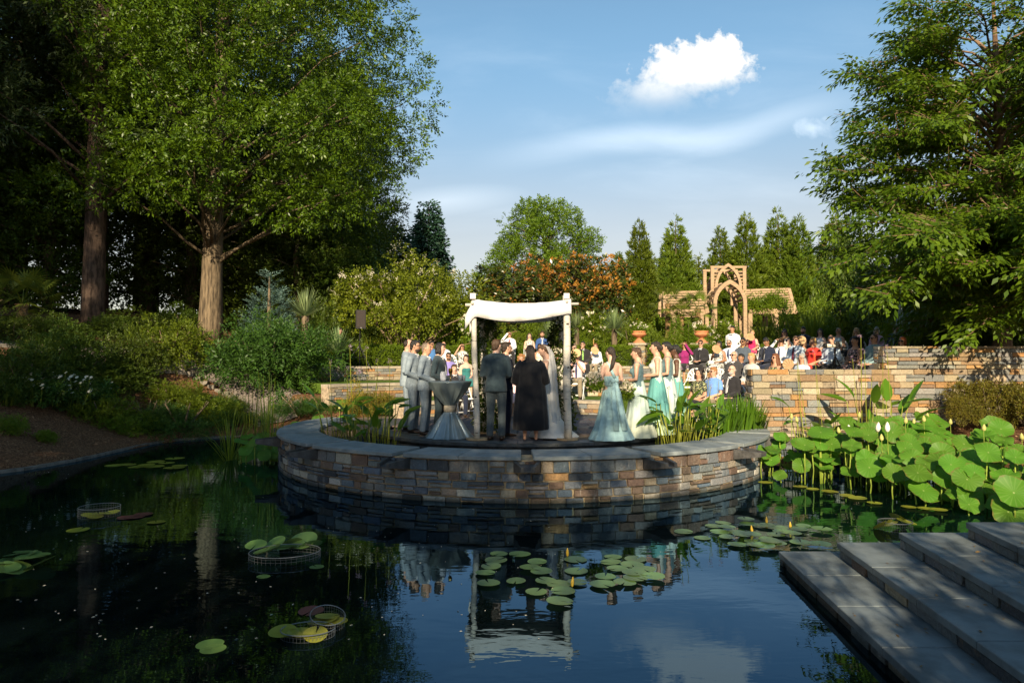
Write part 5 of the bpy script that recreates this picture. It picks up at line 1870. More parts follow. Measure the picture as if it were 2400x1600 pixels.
    # jackets, shirts, bodices
    if top in ('suit', 'shirt', 'tee', 'blouse', 'tank', 'strapless', 'robe'):
        c = MB()
        hemz = J(0, 0, .84 if top == 'suit' else .92)
        t_ = thick
        bulk = 1.0 if top != 'robe' else 1.15
        if top in ('suit', 'shirt', 'tee', 'blouse'):
            c.tube([hemz + V3(0, .02, 0), pel, wai, che, upc, nkb + V3(0, .004, -.012)], [(.168 * wide + t_, .115 + t_), (.160 * wide + t_, .115 + t_), (.138 * wide * (1 if not f else .94) + t_, .10 + t_), (.157 * wide * ch + t_, .114 + t_), (.155 * wide * ch + t_, .096 + t_), (.075, .070)], 16, xh=(1, 0, 0))
        else:
            ztop = upc if top == 'tank' else che + V3(0, 0, .06)
            c.tube([hemz + V3(0, .02, .03), pel + V3(0, 0, .05), wai, che, ztop], [(.150 * wide + t_, .11 + t_), (.145 * wide + t_, .108 + t_), (.122 * wide + t_, .092 + t_), (.14 * wide + t_, .11 + t_), (.122 * wide + t_, .088 + t_)], 16, xh=(1, 0, 0))
            if top == 'tank':
                for s in (-1, 1):
                    c.tube([ztop + V3(s * .085, -.07, -.03), upc + V3(s * .088, -.03, .055), upc + V3(s * .088, .05, .05), upc + V3(s * .08, .095, -.02)], [.020, .018, .018, .020], 7)
        if top in ('suit', 'shirt', 'tee', 'blouse'):
            up2 = .022 if top in ('suit', 'shirt') else .008
            c.tube([A[0][1] + V3(.02, 0, .0), upc + V3(0, .012, .012 + up2), A[1][1] + V3(-.02, 0, .0)], [.064 + t_ * .5, .080 + t_, .064 + t_ * .5], 10)
            if top in ('suit', 'shirt'): c.tube([nkb + V3(0, .012, -.03), nkb + V3(0, .014, .03)], [(.088, .084), (.073, .072)], 12, xh=(1, 0, 0))
        if f and top != 'suit':
            for s in (-1, 1): c.ell(che + V3(s * .065, -.090, .01), (.068, .06, .064), 10, 7)
        if sleeves != 'none' and top in ('suit', 'shirt', 'tee', 'blouse'):
            for s, S, E_, W_ in A:
                end = W_ - (W_ - E_).normalized() * .015 if sleeves == 'long' else S.lerp(E_, .72)
                c.tube([S.lerp(upc, .25), S, S.lerp(E_, .4), E_, E_.lerp(W_, .45), end] if sleeves == 'long' else [S.lerp(upc, .25), S, end], [.068 + t_ * .4, .060 + t_ * .5, .053 + t_ * .6, .046 + t_ * .6, .044 + t_ * .5, .036 + t_ * .5] if sleeves == 'long' else [.066, .060 + t_ * .5, .058 + t_ * .5], 9)
        nm = {'suit': 'jacket', 'shirt': 'shirt', 'tee': 'top', 'blouse': 'blouse', 'tank': 'bodice', 'strapless': 'bodice'}.get(top, 'top')
        remesh_job(c, nm, e, [tcol], .017 if vox < .02 else .027, None, 1)
    if top == 'suit':
        # shirt front, collar and tie showing in the opening
        fy = -(.114 + .028)
        mb_ = MB()
        P = [J(-.052, -.085, 1.455), J(.052, -.085, 1.455), J(.028, fy + .004, 1.27), J(0, fy - .004, 1.14), J(-.028, fy + .004, 1.27)]
        Q = [p + V3(0, .05, 0) for p in P]
        mb_.add(P + Q, [(0, 1, 2, 3, 4), (9, 8, 7, 6, 5)] + [(i, i + 5, (i + 1) % 5 + 5, (i + 1) % 5) for i in range(5)])
        mb_.tube([J(-.06, .02, 1.50), J(-.045, -.055, 1.485), J(0, -.085, 1.468), J(.045, -.055, 1.485), J(.06, .02, 1.50), J(0, .075, 1.515), J(-.06, .02, 1.50)], [.014] * 7, 6)
        mb_.build('shirt_front', shirt or M_SHIRTW, e)
        if tie:
            mb_ = MB(); mb_.tube([J(0, -.098, 1.455), J(0, -.125, 1.41), J(0, fy - .008, 1.28), J(0, fy - .014, 1.12)], [(.016, .010), (.020, .008), (.030, .006), (.020, .005)], 6, xh=(1, 0, 0)); mb_.build('tie', tie, e)
    elif top in ('shirt',):
        mb_ = MB(); mb_.tube([J(-.062, .02, 1.495), J(-.045, -.055, 1.475), J(0, -.085, 1.455), J(.045, -.055, 1.475), J(.062, .02, 1.495), J(0, .078, 1.51), J(-.062, .02, 1.495)], [.015] * 7, 6); mb_.build('collar', shirt or tcol, e)
        if tie:
            mb_ = MB(); mb_.tube([J(0, -.098, 1.455), J(0, -.125, 1.41), J(0, -.140, 1.28), J(0, -.128, 1.02)], [(.016, .010), (.022, .008), (.034, .006), (.024, .005)], 6, xh=(1, 0, 0)); mb_.build('tie', tie, e)
    if 'bowtie' in acc:
        mb_ = MB()
        for s in (-1, 1): mb_.add([J(0, -.105, 1.452), J(s * .055, -.10, 1.478), J(s * .055, -.10, 1.428), J(0, -.118, 1.452)], [(0, 1, 3), (1, 2, 3), (0, 3, 2), (0, 2, 1)])
        mb_.build('bow_tie', fabric('black_silk', (.012, .012, .014), .5), e)
    # lower half
    if bottom == 'trousers':
        c = MB()
        c.tube([pel + V3(0, .01, .09), pel, pel + V3(0, 0, -.07)], [(.142 * wide + .012, .102 + .012), (.158 * wide + .012, .114 + .012), (.15 * wide + .01, .105)], 14, xh=(1, 0, 0))
        for s, hip, kn, an in legs:
            c.tube([hip + V3(0, 0, .0), hip.lerp(kn, .45), kn, kn.lerp(an, .5), an + V3(0, 0, -.02)], [.102 * (1 + (wide - 1) * .5), .090, .072, .068, .062], 10)
        remesh_job(c, 'trousers', e, [bcol], .018 if vox < .02 else .030, None, 1)
    elif bottom in ('skirt', 'dress') and sit:
        c = MB()
        c.tube([wai, pel + V3(0, 0, .02), pel + V3(0, -.10, -.02), V3(0, -.30, .54), V3(0, -.46, .51), V3(0, -.47, .36)], [(.135, .10), (.185, .13), (.20, .10), (.20, .095), (.19, .085), (.19, .06)], 14, xh=(1, 0, 0))
        remesh_job(c, 'skirt', e, [bcol], .030, None, 1)
    elif bottom in ('gown', 'robe'):
        pass
    # shoes
    if bottom == 'trousers':
        mb_ = MB()
        for s, hip, kn, an in legs:
            mb_.tube([an + V3(0, .05, -.05), an + V3(0, 0, -.045), an + V3(0, -.09, -.055), an + V3(0, -.19, -.07)], [(.034, .036), (.042, .042), (.046, .034), (.030, .018)], 8, xh=(1, 0, 0))
        mb_.build('shoes', M_SHOE, e, True)
    # eyewear
    if 'sun' in acc or 'glasses' in acc:
        mb_ = MB()
        for s in (-1, 1):
            if 'sun' in acc: mb_.ell(F(s * .035, -.096, .013), (.029, .008, .021), 9, 6, 0, HM)
            else:
                mb_.tube([F(s * .035 + .026 * math.cos(t), -.098, .012 + .019 * math.sin(t)) for t in np.linspace(0, 2 * PI, 9)], .0035, 4)
            mb_.tube([F(s * .062, -.088, .020), F(s * .080, .0, .015)], .004, 4)
        mb_.tube([F(-.012, -.101, .018), F(.012, -.101, .018)], .004, 4)
        mb_.build('sunglasses' if 'sun' in acc else 'glasses', M_GLASS_DK, e)
    e.scale = (k, k, k)
    return e, dict(F=F, J=J, A=A, HM=HM, k=k, pel=pel, wai=wai, upc=upc, nkb=nkb, che=che)


def world_pt(e, p):
    """a point of the figure in world space (empties are not parented)"""
    return Vector(e.location) + Matrix.Rotation(e.rotation_euler[2], 3, 'Z') @ (Vector(p) * e.scale[0])


# ------------------------------------------------------------------ folding chair
M_RESIN = mat('white_resin', (0.70, 0.70, 0.69), 0.45, 0.04, 10, 0.0, spec=0.4)
mb = MB(); mb.tube([(0, -.20, .44), (0, .20, .435)], [(.20, .022), (.19, .022)], 12, xh=(1, 0, 0)); ME_SEAT = mb.mesh('seat', M_RESIN)
mb = MB()
rim = [(0.20 * math.cos(t), 0.26 + .02, 0.62 + 0.27 * math.sin(t) * (1 if t < PI else .3)) for t in np.linspace(0, PI, 13)]
mb.tube(rim, [.022] * 13, 6)
mb.tube([(-.2, .27, .60), (.2, .27, .60)], [.024, .024], 6)
ME_BF = mb.mesh('back_frame', M_RESIN)
mb = MB()
for i in range(6):
    t = R(24 + i * 26.4)
    c = Vector((0, .275, .60)); t2 = c + Vector((.185 * math.cos(t), .005, .27 * math.sin(t)))
    mb.tube([c + (t2 - c) * .12, t2], [(.012, .006), (.030, .006)], 6, xh=(-math.sin(t), 0, math.cos(t)))
ME_BS = mb.mesh('back_slats', M_RESIN)
mb = MB(); mb.tube([(0, -.22, 0.0), (0, .02, .42), (0, .28, .64)], [.014, .014, .014], 6); ME_LEGA = mb.mesh('leg', M_RESIN)
mb = MB(); mb.tube([(0, .26, 0.0), (0, -.14, .43)], [.014, .014], 6); ME_LEGB = mb.mesh('leg', M_RESIN)
mb = MB(); mb.tube([(-.19, -.15, .12), (.19, -.15, .12)], .009, 5); mb.tube([(-.17, .19, .08), (.17, .19, .08)], .009, 5); ME_STR = mb.mesh('stretcher', M_RESIN)
N_CH = [0]
GCH = 'white folding chairs of the audience'


def chair(loc, yaw, label):
    e = empty('folding_chair', loc, label, 'chair', GCH, yaw)
    link('seat', ME_SEAT, e); link('back_frame', ME_BF, e); link('back_slats', ME_BS, e)
    for s in (-1, 1):
        link('leg', ME_LEGA, e, (s * .205, 0, 0)); link('leg', ME_LEGB, e, (s * .18, 0, 0))
    link('stretcher', ME_STR, e)
    return e


# hand fan: a round palm-leaf paddle on a short handle
M_FAN = mat('fan_paper', (0.55, 0.36, 0.20), 0.8, 0.12, 6, 0.2, 40, 0.2)
mb = MB(); mb.tube([(0, 0, 0), (0, 0, .13)], [.008, .007], 5)
ME_FANH = mb.mesh('handle', mat('fan_stick', (.35, .22, .12), .7))
mb = MB()
n = 20
vs = [(0, .003, .13)] + [(.145 * math.sin(t) * (1 + .0), .004 * (-1) ** i, .13 + .115 - .125 * math.cos(t)) for i, t in enumerate(np.linspace(R(10), R(350), n))]
mb.add(vs + [(x, y + .004, z) for x, y, z in vs], [(0, i, i + 1) for i in range(1, n)] + [(n + 1, n + 1 + i + 1, n + 1 + i) for i in range(1, n)] + [(i, n + 1 + i, n + 2 + i, i + 1) for i in range(1, n)])
ME_FANP = mb.mesh('paddle', M_FAN)


def fan_obj(pt, yaw, tilt, roll, label, s=1.0):
    e = empty('hand_fan', pt, label, 'fan', 'paddle fans held by guests')
    e.rotation_euler = (tilt, roll, yaw); e.scale = (s, s, s)
    link('handle', ME_FANH, e); link('paddle', ME_FANP, e)


# ------------------------------------------------------------------ audience
def row_pos(px, r):
    u = (px - 1200) / 1600
    a = u * u + 1; b = -2 * (u * CX + CY); c = CX * CX + CY * CY - r * r
    D = b * b - 4 * a * c
    Y = (-b + math.sqrt(max(D, 0))) / (2 * a)
    return u * Y, Y


C_ = lambda n, c, **k: fabric(n, c, **k)
NAVY, DARK, CHAR, BLUE = C_('navy', (.016, .022, .045)), C_('dark_suit', (.022, .021, .024)), C_('charcoal', (.045, .043, .045)), C_('blue_suit', (.03, .075, .22))
LBLUE, PURP, POLO, TEAL = C_('light_blue', (.48, .58, .70)), C_('lavender', (.24, .20, .50)), C_('polo_blue', (.15, .30, .66)), C_('teal_shirt', (.20, .30, .32))
PINKSH, RED, FUCH, MAG = C_('pink_shirt', (.72, .52, .55)), C_('red_dress', (.52, .035, .025)), C_('fuchsia', (.60, .03, .13)), C_('magenta', (.24, .018, .12))
GREY, WHITE, CREAM, BLACKC, KHAKI = C_('pale_grey', (.50, .49, .46)), M_SHIRTW, C_('cream', (.62, .56, .46)), C_('black', (.014, .014, .016)), C_('khaki', (.22, .18, .12))


def print_mat(name, base, c2, c3, scale=26):
    if name in MATS: return MATS[name]
    m, gg, p, o = new_mat(name)
    t = gg.n('ShaderNodeTexCoord')
    n1 = gg.noise(t.outputs['Object'], scale, 2, .5); n2 = gg.noise(t.outputs['Object'], scale * 1.3, 2, .5)
    mp_ = gg.n('ShaderNodeVectorMath', operation='ADD'); gg.l(t.outputs['Object'], mp_.inputs[0]); mp_.inputs[1].default_value = (3, 7, 2); gg.l(mp_.outputs[0], n2.inputs['Vector'])
    c = gg.mix(gg.math('GREATER_THAN', n1.outputs[0], .56), base, c2)
    c = gg.mix(gg.math('GREATER_THAN', n2.outputs[0], .60), c, c3)
    gg.l(c, p.inputs['Base Color']); p.inputs['Roughness'].default_value = .85
    MATS[name] = m
    return m


FLOR_BW = print_mat('black_white_print', (.62, .60, .57), (.02, .02, .03), (.05, .05, .06))
FLOR_DK = print_mat('dark_floral_print', (.02, .02, .03), (.55, .30, .28), (.60, .50, .45))
FLOR_GR = print_mat('green_floral_print', (.02, .025, .02), (.25, .28, .12), (.45, .40, .20))
FLOR_W = print_mat('white_floral_print', (.62, .58, .52), (.05, .04, .05), (.5, .3, .3), 20)


def stripe_mat(name, a, b, scale=55):
    if name in MATS: return MATS[name]
    m, gg, p, o = new_mat(name)
    t = gg.n('ShaderNodeTexCoord'); w = gg.n('ShaderNodeTexWave'); w.bands_direction = 'DIAGONAL'; w.inputs['Scale'].default_value = scale
    gg.l(t.outputs['Object'], w.inputs['Vector'])
    gg.l(gg.mix(gg.math('GREATER_THAN', w.outputs[1], .5), a, b), p.inputs['Base Color'])
    MATS[name] = m
    return m


T_BLK, T_RED, T_NAVY, T_BURG, T_SILV, T_BLUE = C_('tie_black', (.012, .012, .015), rough=.5), C_('tie_red', (.35, .03, .035), rough=.5), C_('tie_navy', (.02, .03, .09), rough=.5), C_('tie_burgundy', (.10, .012, .03), rough=.5), C_('tie_silver', (.42, .42, .44), rough=.4), C_('tie_blue', (.05, .10, .35), rough=.5)
T_STR = stripe_mat('striped_tie', (.01, .02, .01), (.25, .55, .05), 9)
ROWZ = {3: 1.85, 2: 1.38, 1: 0.97, 0: 0.63}
RB = 'seated audience'
# (short description for the label, px, row, (radius | depth 'y..'), options)
AUD = [
    ('man in white shirt and red tie shading his eyes with a card', 1194, 3, 11.25, dict(tone=1, hair='short', hcol='dark', top='shirt', tcol=WHITE, bottom='trousers', bcol=DARK, tie=T_RED, arms=('shade', 'lap'))),
    ('woman with very long brown hair in the top row centre', 1241, 3, 11.2, dict(sex='f', tone=2, hair='long', hcol='dark', top='tank', tcol=FLOR_BW, sleeves='none', bottom='skirt', bcol=FLOR_BW, arms=('hold', 'lap'))),
    ('man in bright blue suit and pale tie in the top row centre', 1271, 3, 11.2, dict(tone=1, hair='short', hcol='brown', top='suit', tcol=BLUE, bcol=BLUE, tie=T_SILV, beard='brown')),
    ('woman in pale top seen between rabbi and bride', 1265, 2, 8.8, dict(sex='f', tone=3, hair='bob', hcol='black', top='tank', tcol=CREAM, sleeves='none', bottom='skirt', bcol=CREAM, head=(.1, .05))),
    ('woman with short curly hair right of the rabbi\'s head', 1222, 1, 5.6, dict(sex='f', tone=1, hair='curly', hcol='ginger', top='blouse', tcol=WHITE, bottom='skirt', bcol=KHAKI)),
    ('woman with long dark hair leaning her head, left of the rabbi', 1210, 0, 3.0, dict(sex='f', tone=5, hair='long', hcol='dark', top='tee', tcol=PINKSH, sleeves='short', bottom='skirt', bcol=PINKSH, head=(.2, .25))),
    ('grey-haired woman in dark top right of the right canopy post', 1345, 2, 8.6, dict(sex='f', tone=2, hair='bob', hcol='greybrown', top='tee', tcol=FLOR_GR, sleeves='short', bottom='trousers', bcol=CHAR)),
    ('man in dark jacket and green striped tie with a hand to his mouth', 1366, 2, 8.3, dict(tone=0, hair='short', hcol='black', top='suit', tcol=DARK, bcol=DARK, tie=T_STR, arms=('chin', 'lap'), acc=('glasses',), wide=1.12)),
    ('red-haired woman in white blouse beside the striped tie man', 1395, 2, 8.6, dict(sex='f', tone=2, hair='bob', hcol='auburn', top='blouse', tcol=WHITE, bottom='trousers', bcol=KHAKI, arms=('fan', 'lap'), acc=('glasses',))),
    ('man in pink shirt and khaki trousers hiding his face behind a fan', 1352, 1, 5.0, dict(tone=0, hair='short', hcol='brown', top='shirt', tcol=PINKSH, sleeves='short', bottom='trousers', bcol=KHAKI, tie=T_NAVY, arms=('fanface', 'chin'), head=(0, .25))),
    ('bearded man in dark suit just left of the right canopy post', 1304, 1, 5.2, dict(tone=1, hair='short', hcol='ginger', top='suit', tcol=NAVY, bcol=NAVY, shirt=FLOR_W, beard='ginger')),
    ('person in dark clothes half hidden behind the right canopy garland', 1303, 2, 8.9, dict(tone=0, hair='short', hcol='dark', top='suit', tcol=DARK, bcol=DARK)),
    ('bald man in white shirt behind the dark-haired groomsman', 1040, 2, 8.6, dict(tone=1, hair='bald', hcol='grey', top='shirt', tcol=WHITE, sleeves='short', bottom='trousers', bcol=CHAR, acc=('sun',))),
    ('woman in black and white print holding a fan over her head', 1084, 2, 8.9, dict(sex='f', tone=1, hair='bob', hcol='brown', top='tee', tcol=FLOR_BW, sleeves='short', bottom='skirt', bcol=BLACKC, arms=('shade', 'lap'))),
    ('bearded man in lavender shirt and sunglasses', 1052, 1, 5.5, dict(tone=1, hair='short', hcol='dark', top='tee', tcol=PURP, sleeves='short', bottom='trousers', bcol=CHAR, acc=('sun',), beard='brown')),
    ('woman in strapless teal dress with short dark hair', 1093, 1, 5.4, dict(sex='f', tone=2, hair='bob', hcol='dark', top='strapless', tcol=C_('teal_dress', (.03, .16, .16)), sleeves='none', bottom='skirt', bcol=C_('teal_dress', (.03, .16, .16)))),
    ('man in dark suit with a brown folder, nearest behind the cocktail table', 1066, 0, 3.1, dict(tone=2, hair='side', hcol='brown', top='suit', tcol=DARK, bcol=NAVY, arms=('hold', 'hold'))),
    ('dark-haired man in blue shirt and sunglasses behind the groomsmen', 1013, 2, 8.4, dict(tone=5, hair='short', hcol='black', top='shirt', tcol=C_('mid_blue', (.06, .16, .36)), bottom='trousers', bcol=CHAR, acc=('sun',))),
    # right block
    ('woman in magenta top shading her eyes with her hand', 1604, 2, 8.4, dict(sex='f', tone=1, hair='bob', hcol='auburn', top='tee', tcol=MAG, bottom='skirt', bcol=BLACKC, arms=('lap', 'shade'))),
    ('man in dark suit, black tie and sunglasses reading his programme', 1641, 2, 'y21.6', dict(tone=0, hair='short', hcol='dark', top='suit', tcol=DARK, bcol=DARK, tie=T_BLK, acc=('sun',), arms=('hold', 'hold'))),
    ('dark-haired woman in black and white print dress with a fan at her lap', 1684, 2, 'y20.6', dict(sex='f', tone=3, hair='bob', hcol='black', top='tank', tcol=FLOR_BW, sleeves='none', bottom='skirt', bcol=FLOR_BW, arms=('fan', 'hold'))),
    ('man in pale blue shirt, dark tie and sunglasses in front of the bow tie waiter', 1708, 2, 'y21.4', dict(tone=0, hair='buzz', hcol='black', top='shirt', tcol=LBLUE, bottom='trousers', bcol=NAVY, tie=T_NAVY, acc=('sun',), beard='dark')),
    ('man in grey-blue suit and sunglasses with a hand at his chin', 1739, 2, 'y19.4', dict(tone=3, hair='short', hcol='black', top='suit', tcol=C_('steel_suit', (.07, .09, .12)), bcol=NAVY, acc=('sun',), arms=('chin', 'lap'), shirt=C_('mustard', (.5, .38, .05)))),
    ('blonde woman in fuchsia dress holding a fan in the top row', 1762, 3, 'y23.6', dict(sex='f', tone=0, hair='bun', hcol='blond', top='tank', tcol=FUCH, sleeves='none', bottom='skirt', bcol=FUCH, arms=('fan', 'lap'))),
    ('man in navy suit with his dark head bent over his phone', 1795, 2, 'y19.0', dict(tone=3, hair='short', hcol='black', top='suit', tcol=NAVY, bcol=NAVY, tie=T_BLK, arms=('hold', 'hold'), head=(0, .55))),
    ('man in white shirt holding a fan before his forehead', 1829, 2, 'y19.4', dict(tone=1, hair='short', hcol='brown', top='shirt', tcol=WHITE, bottom='trousers', bcol=CHAR, tie=T_NAVY, arms=('shade', 'lap'))),
    ('woman with sunglasses and floral strap top in the top row', 1837, 3, 'y23.0', dict(sex='f', tone=2, hair='long', hcol='brown', top='tank', tcol=FLOR_W, sleeves='none', bottom='skirt', bcol=FLOR_W, acc=('sun',))),
    ('man in pale shirt with burgundy tie and sunglasses', 1863, 2, 'y18.0', dict(tone=0, hair='short', hcol='brown', top='shirt', tcol=LBLUE, bottom='trousers', bcol=CHAR, tie=T_BURG, acc=('sun',))),
    ('young man in dark suit and open collar in the top row', 1882, 3, 'y22.6', dict(tone=0, hair='short', hcol='black', top='suit', tcol=NAVY, bcol=NAVY, beard='dark')),
    ('guest peeping over a fan behind the burgundy tie man', 1881, 2, 'y19.6', dict(sex='f', tone=1, hair='bob', hcol='brown', top='blouse', tcol=CREAM, bottom='skirt', bcol=CREAM, arms=('lap', 'fanface'))),
    ('blonde woman in a red dress', 1903, 2, 'y17.4', dict(sex='f', tone=1, hair='bob', hcol='blond', top='tee', tcol=RED, sleeves='short', bottom='skirt', bcol=RED)),
    ('dark-haired young woman in white dress in the top row', 1921, 3, 'y22.6', dict(sex='f', tone=2, hair='long', hcol='dark', top='tank', tcol=WHITE, sleeves='none', bottom='skirt', bcol=WHITE)),
    ('balding man in pale blue shirt beside the camera on its tripod', 1945, 2, 'y17.2', dict(tone=0, hair='thin', hcol='greybrown', top='shirt', tcol=LBLUE, bottom='trousers', bcol=DARK, arms=('lap', 'hold'))),
    ('woman with short grey hair and sunglasses in pale blue sleeveless top', 1964, 3, 'y22.2', dict(sex='f', tone=1, hair='short', hcol='greybrown', top='tank', tcol=C_('ice_blue', (.50, .60, .62)), sleeves='none', bottom='skirt', bcol=CHAR, acc=('sun',))),
    ('woman with short black hair in dark floral sleeveless dress', 2001, 2, 'y16.9', dict(sex='f', tone=5, hair='short', hcol='black', top='tank', tcol=FLOR_DK, sleeves='none', bottom='skirt', bcol=FLOR_DK, arms=('lap', 'hold'))),
    ('blonde woman in black top in the top row right', 2006, 3, 'y22.0', dict(sex='f', tone=0, hair='long', hcol='blond', top='blouse', tcol=BLACKC, bottom='skirt', bcol=BLACKC)),
    ('sunburnt man in grey-green shirt and sunglasses beside the high wall', 2046, 2, 'y16.6', dict(tone=1, hair='buzz', hcol='brown', top='shirt', tcol=TEAL, bottom='trousers', bcol=CHAR, acc=('sun',))),
    ('grey-haired woman in pink jacket with sunglasses at the top right', 2054, 3, 'y21.6', dict(sex='f', tone=2, hair='bob', hcol='grey', top='blouse', tcol=C_('rose', (.52, .34, .42)), bottom='skirt', bcol=CHAR, acc=('sun',))),
    ('bald man in dark suit with blue tie at the right end of the top row', 2098, 3, 'y21.4', dict(tone=5, hair='bald', hcol='grey', top='suit', tcol=NAVY, bcol=NAVY, tie=T_BLUE, acc=('glasses',))),
    ('red-haired woman in sunglasses looking over the high wall', 2112, 2, 'y16.9', dict(sex='f', tone=0, hair='bob', hcol='red', top='tank', tcol=BLACKC, sleeves='none', bottom='skirt', bcol=BLACKC, acc=('sun',))),
    ('grey-haired man in charcoal suit with sunglasses looking left', 1717, 1, 'y16.9', dict(tone=0, hair='thin', hcol='grey', top='suit', tcol=CHAR, bcol=CHAR, acc=('sun',), tie=T_BLK)),
    ('dark-haired child behind the grey-haired man in charcoal', 1734, 1, 'y18.0', dict(tone=3, hair='short', hcol='black', top='suit', tcol=NAVY, bcol=NAVY, H=1.68)),
    ('older woman with short blond hair in pale grey top by the wall end', 1757, 1, 'y15.9', dict(sex='f', tone=1, hair='short', hcol='blond', top='tee', tcol=GREY, sleeves='long', bottom='trousers', bcol=C_('brown_slacks', (.05, .035, .03)), wide=1.15)),
    ('woman with long wavy auburn hair and sunglasses just behind the wall', 1813, 1, 'y16.1', dict(sex='f', tone=1, hair='long', hcol='auburn', top='tank', tcol=FLOR_GR, sleeves='none', bottom='skirt', bcol=BLACKC, acc=('sun',), H=1.66)),
    ('grey-haired woman with glasses behind the wall holding a large fan', 1876, 1, 'y15.7', dict(sex='f', tone=1, hair='long', hcol='grey', top='blouse', tcol=LBLUE, bottom='skirt', bcol=CHAR, acc=('glasses',), arms=('lap', 'fan'), H=1.66)),
    ('woman with dark curly hair in green print at the front right', 1634, 0, 'y15.6', dict(sex='f', tone=1, hair='curly', hcol='dark', top='tee', tcol=FLOR_GR, sleeves='short', bottom='skirt', bcol=BLACKC, H=1.62)),
    ('ginger man in blue polo shirt with dark glasses at the front right', 1668, 0, 'y15.6', dict(tone=0, hair='short', hcol='ginger', top='shirt', tcol=POLO, sleeves='short', bottom='trousers', bcol=KHAKI, acc=('sun',), wide=1.1, H=1.7)),
    ('bald bearded man in dark suit and silver tie at the front right', 1711, 0, 'y15.5', dict(tone=2, hair='bald', hcol='grey', top='suit', tcol=DARK, bcol=DARK, tie=T_SILV, acc=('glasses',), beard='grey')),
]
FANS = {'fan over her head': ('over', 0), 'behind a fan': ('face', 0), 'a fan at her lap': ('hand', 0), 'fuchsia': ('hand', 0), 'fan before his forehead': ('over', 0), 'peeping over a fan': ('face', 1), 'large fan': ('hand', 1), 'red-haired woman in white': ('hand', 0), 'shading his eyes with a card': ('over', 0)}
for i, (lab, px, row, r, op) in enumerate(AUD):
    if isinstance(r, str):
        Y = float(r[1:]); X = (px - 1200) / 1600 * Y
    else:
        X, Y = row_pos(px, r)
    z = ROWZ[row]
    tgt = Vector((0.45, 12.9))
    d = tgt - Vector((X, Y))
    yaw = math.atan2(d.x, -d.y) + random.uniform(-.12, .12)
    # most guests turn their heads a little; many squint toward the light
    op = dict(op)
    if 'head' not in op: op['head'] = (random.uniform(-.25, .25), random.uniform(-.05, .1))
    op.setdefault('H', 1.76 if op.get('sex', 'm') == 'm' else 1.68)
    e, J_ = person(' '.join(('seated ' + lab).split()[:16]), (X, Y, z), yaw, 'sit', seed=i + 1, group=RB, **op)
    chair((X, Y, z - .0), yaw, ' '.join(('folding chair under the ' + lab).split()[:16]))
    for key, (md, side) in FANS.items():
        if key in lab:
            s, S, E_, W_ = J_['A'][side]
            pt = world_pt(e, W_ + (W_ - E_).normalized() * .05)
            if md == 'over':
                pt = world_pt(e, J_['F'](s * .07, -.16, .045))
                fan_obj(pt, yaw + (PI / 2) * (-1 if s > 0 else 1) * .9, R(78), 0, ' '.join(('paddle fan of the ' + lab).split()[:16]))
            elif md == 'face': fan_obj(pt, yaw, R(-8), R(6), ' '.join(('paddle fan of the ' + lab).split()[:16]))
            else: fan_obj(pt, yaw, R(15), R(-35 * s), ' '.join(('paddle fan of the ' + lab).split()[:16]))
# empty chairs that show between the guests
for px, row, r, lab in ((1060, 2, 8.8, 'empty white folding chair between the bald man and the woman with the fan'), (1089, 0, 3.5, 'white folding chair with its fan-shaped back showing behind the cocktail table'),
                        (1163, 3, 11.3, 'empty white folding chair left of the man shading his eyes'), (1181, 1, 5.6, 'empty white folding chair right behind the groom'),
                        (1615, 1, 'y17.2', 'empty white folding chair behind the curly-haired woman'), (1672, 1, 'y17.6', 'empty white folding chair behind the man in the polo shirt'), (1660, 2, 'y22.4', 'empty white folding chair beside the woman in magenta')):
    if isinstance(r, str): Y = float(r[1:]); X = (px - 1200) / 1600 * Y
    else: X, Y = row_pos(px, r)
    yaw = math.atan2(.45 - X, -(12.9 - Y))
    chair((X, Y, ROWZ[row]), yaw + (PI if 'fan-shaped' in lab else 0) * 0, lab)
# standing waiter in the aisle
Y = 23.4; X = (1717 - 1200) / 1600 * Y
person('standing young man in white shirt and black bow tie behind the right block of seats', (X, Y, 1.46), math.atan2(.45 - X, -(12.9 - Y)) - .2, 'stand', H=1.80, tone=5, hair='short', hcol='black', top='shirt', tcol=WHITE, bottom='trousers', bcol=BLACKC, arms=('back', 'back'), acc=('bowtie',), wide=1.1)
# crew member behind the spiky plant
Y = 23.9; X = (794 - 1200) / 1600 * Y
person('person in navy clothes and white trainers standing half hidden behind the spiky plant', (X, Y, gz(X, Y, .0)), R(120), 'stand', H=1.70, tone=0, hair='short', hcol='dark', top='shirt', tcol=NAVY, bottom='trousers', bcol=NAVY, arms=('hang', 'hang'))

# ------------------------------------------------------------------ the wedding party (larger in the picture: finer skin)
FV = 0.0135
PLAID = None
m, gg, p, o = new_mat('grey_plaid')
t = gg.n('ShaderNodeTexCoord')
sp = gg.n('ShaderNodeSeparateXYZ'); gg.l(t.outputs['Object'], sp.inputs[0])
lx = gg.math('GREATER_THAN', gg.math('FRACT', gg.math('MULTIPLY', sp.outputs[0], 17)), .86)
lz = gg.math('GREATER_THAN', gg.math('FRACT', gg.math('MULTIPLY', sp.outputs[2], 15)), .86)
nn_ = gg.noise(t.outputs['Object'], 5, 4, .6)
base = gg.mix(gg.smooth(nn_.outputs[0], .3, .7), (.185, .235, .28), (.25, .30, .34))
gg.l(gg.mix(gg.math('MULTIPLY', gg.math('MAXIMUM', lx, lz), .22), base, (.11, .15, .20)), p.inputs['Base Color']); p.inputs['Roughness'].default_value = .85
b_ = gg.n('ShaderNodeBump'); b_.inputs['Strength'].default_value = .5; b_.inputs['Distance'].default_value = .02
gg.l(gg.noise(t.outputs['Object'], 11, 3, .5).outputs[0], b_.inputs['Height']); gg.l(b_.outputs[0], p.inputs['Normal'])
PLAID = m
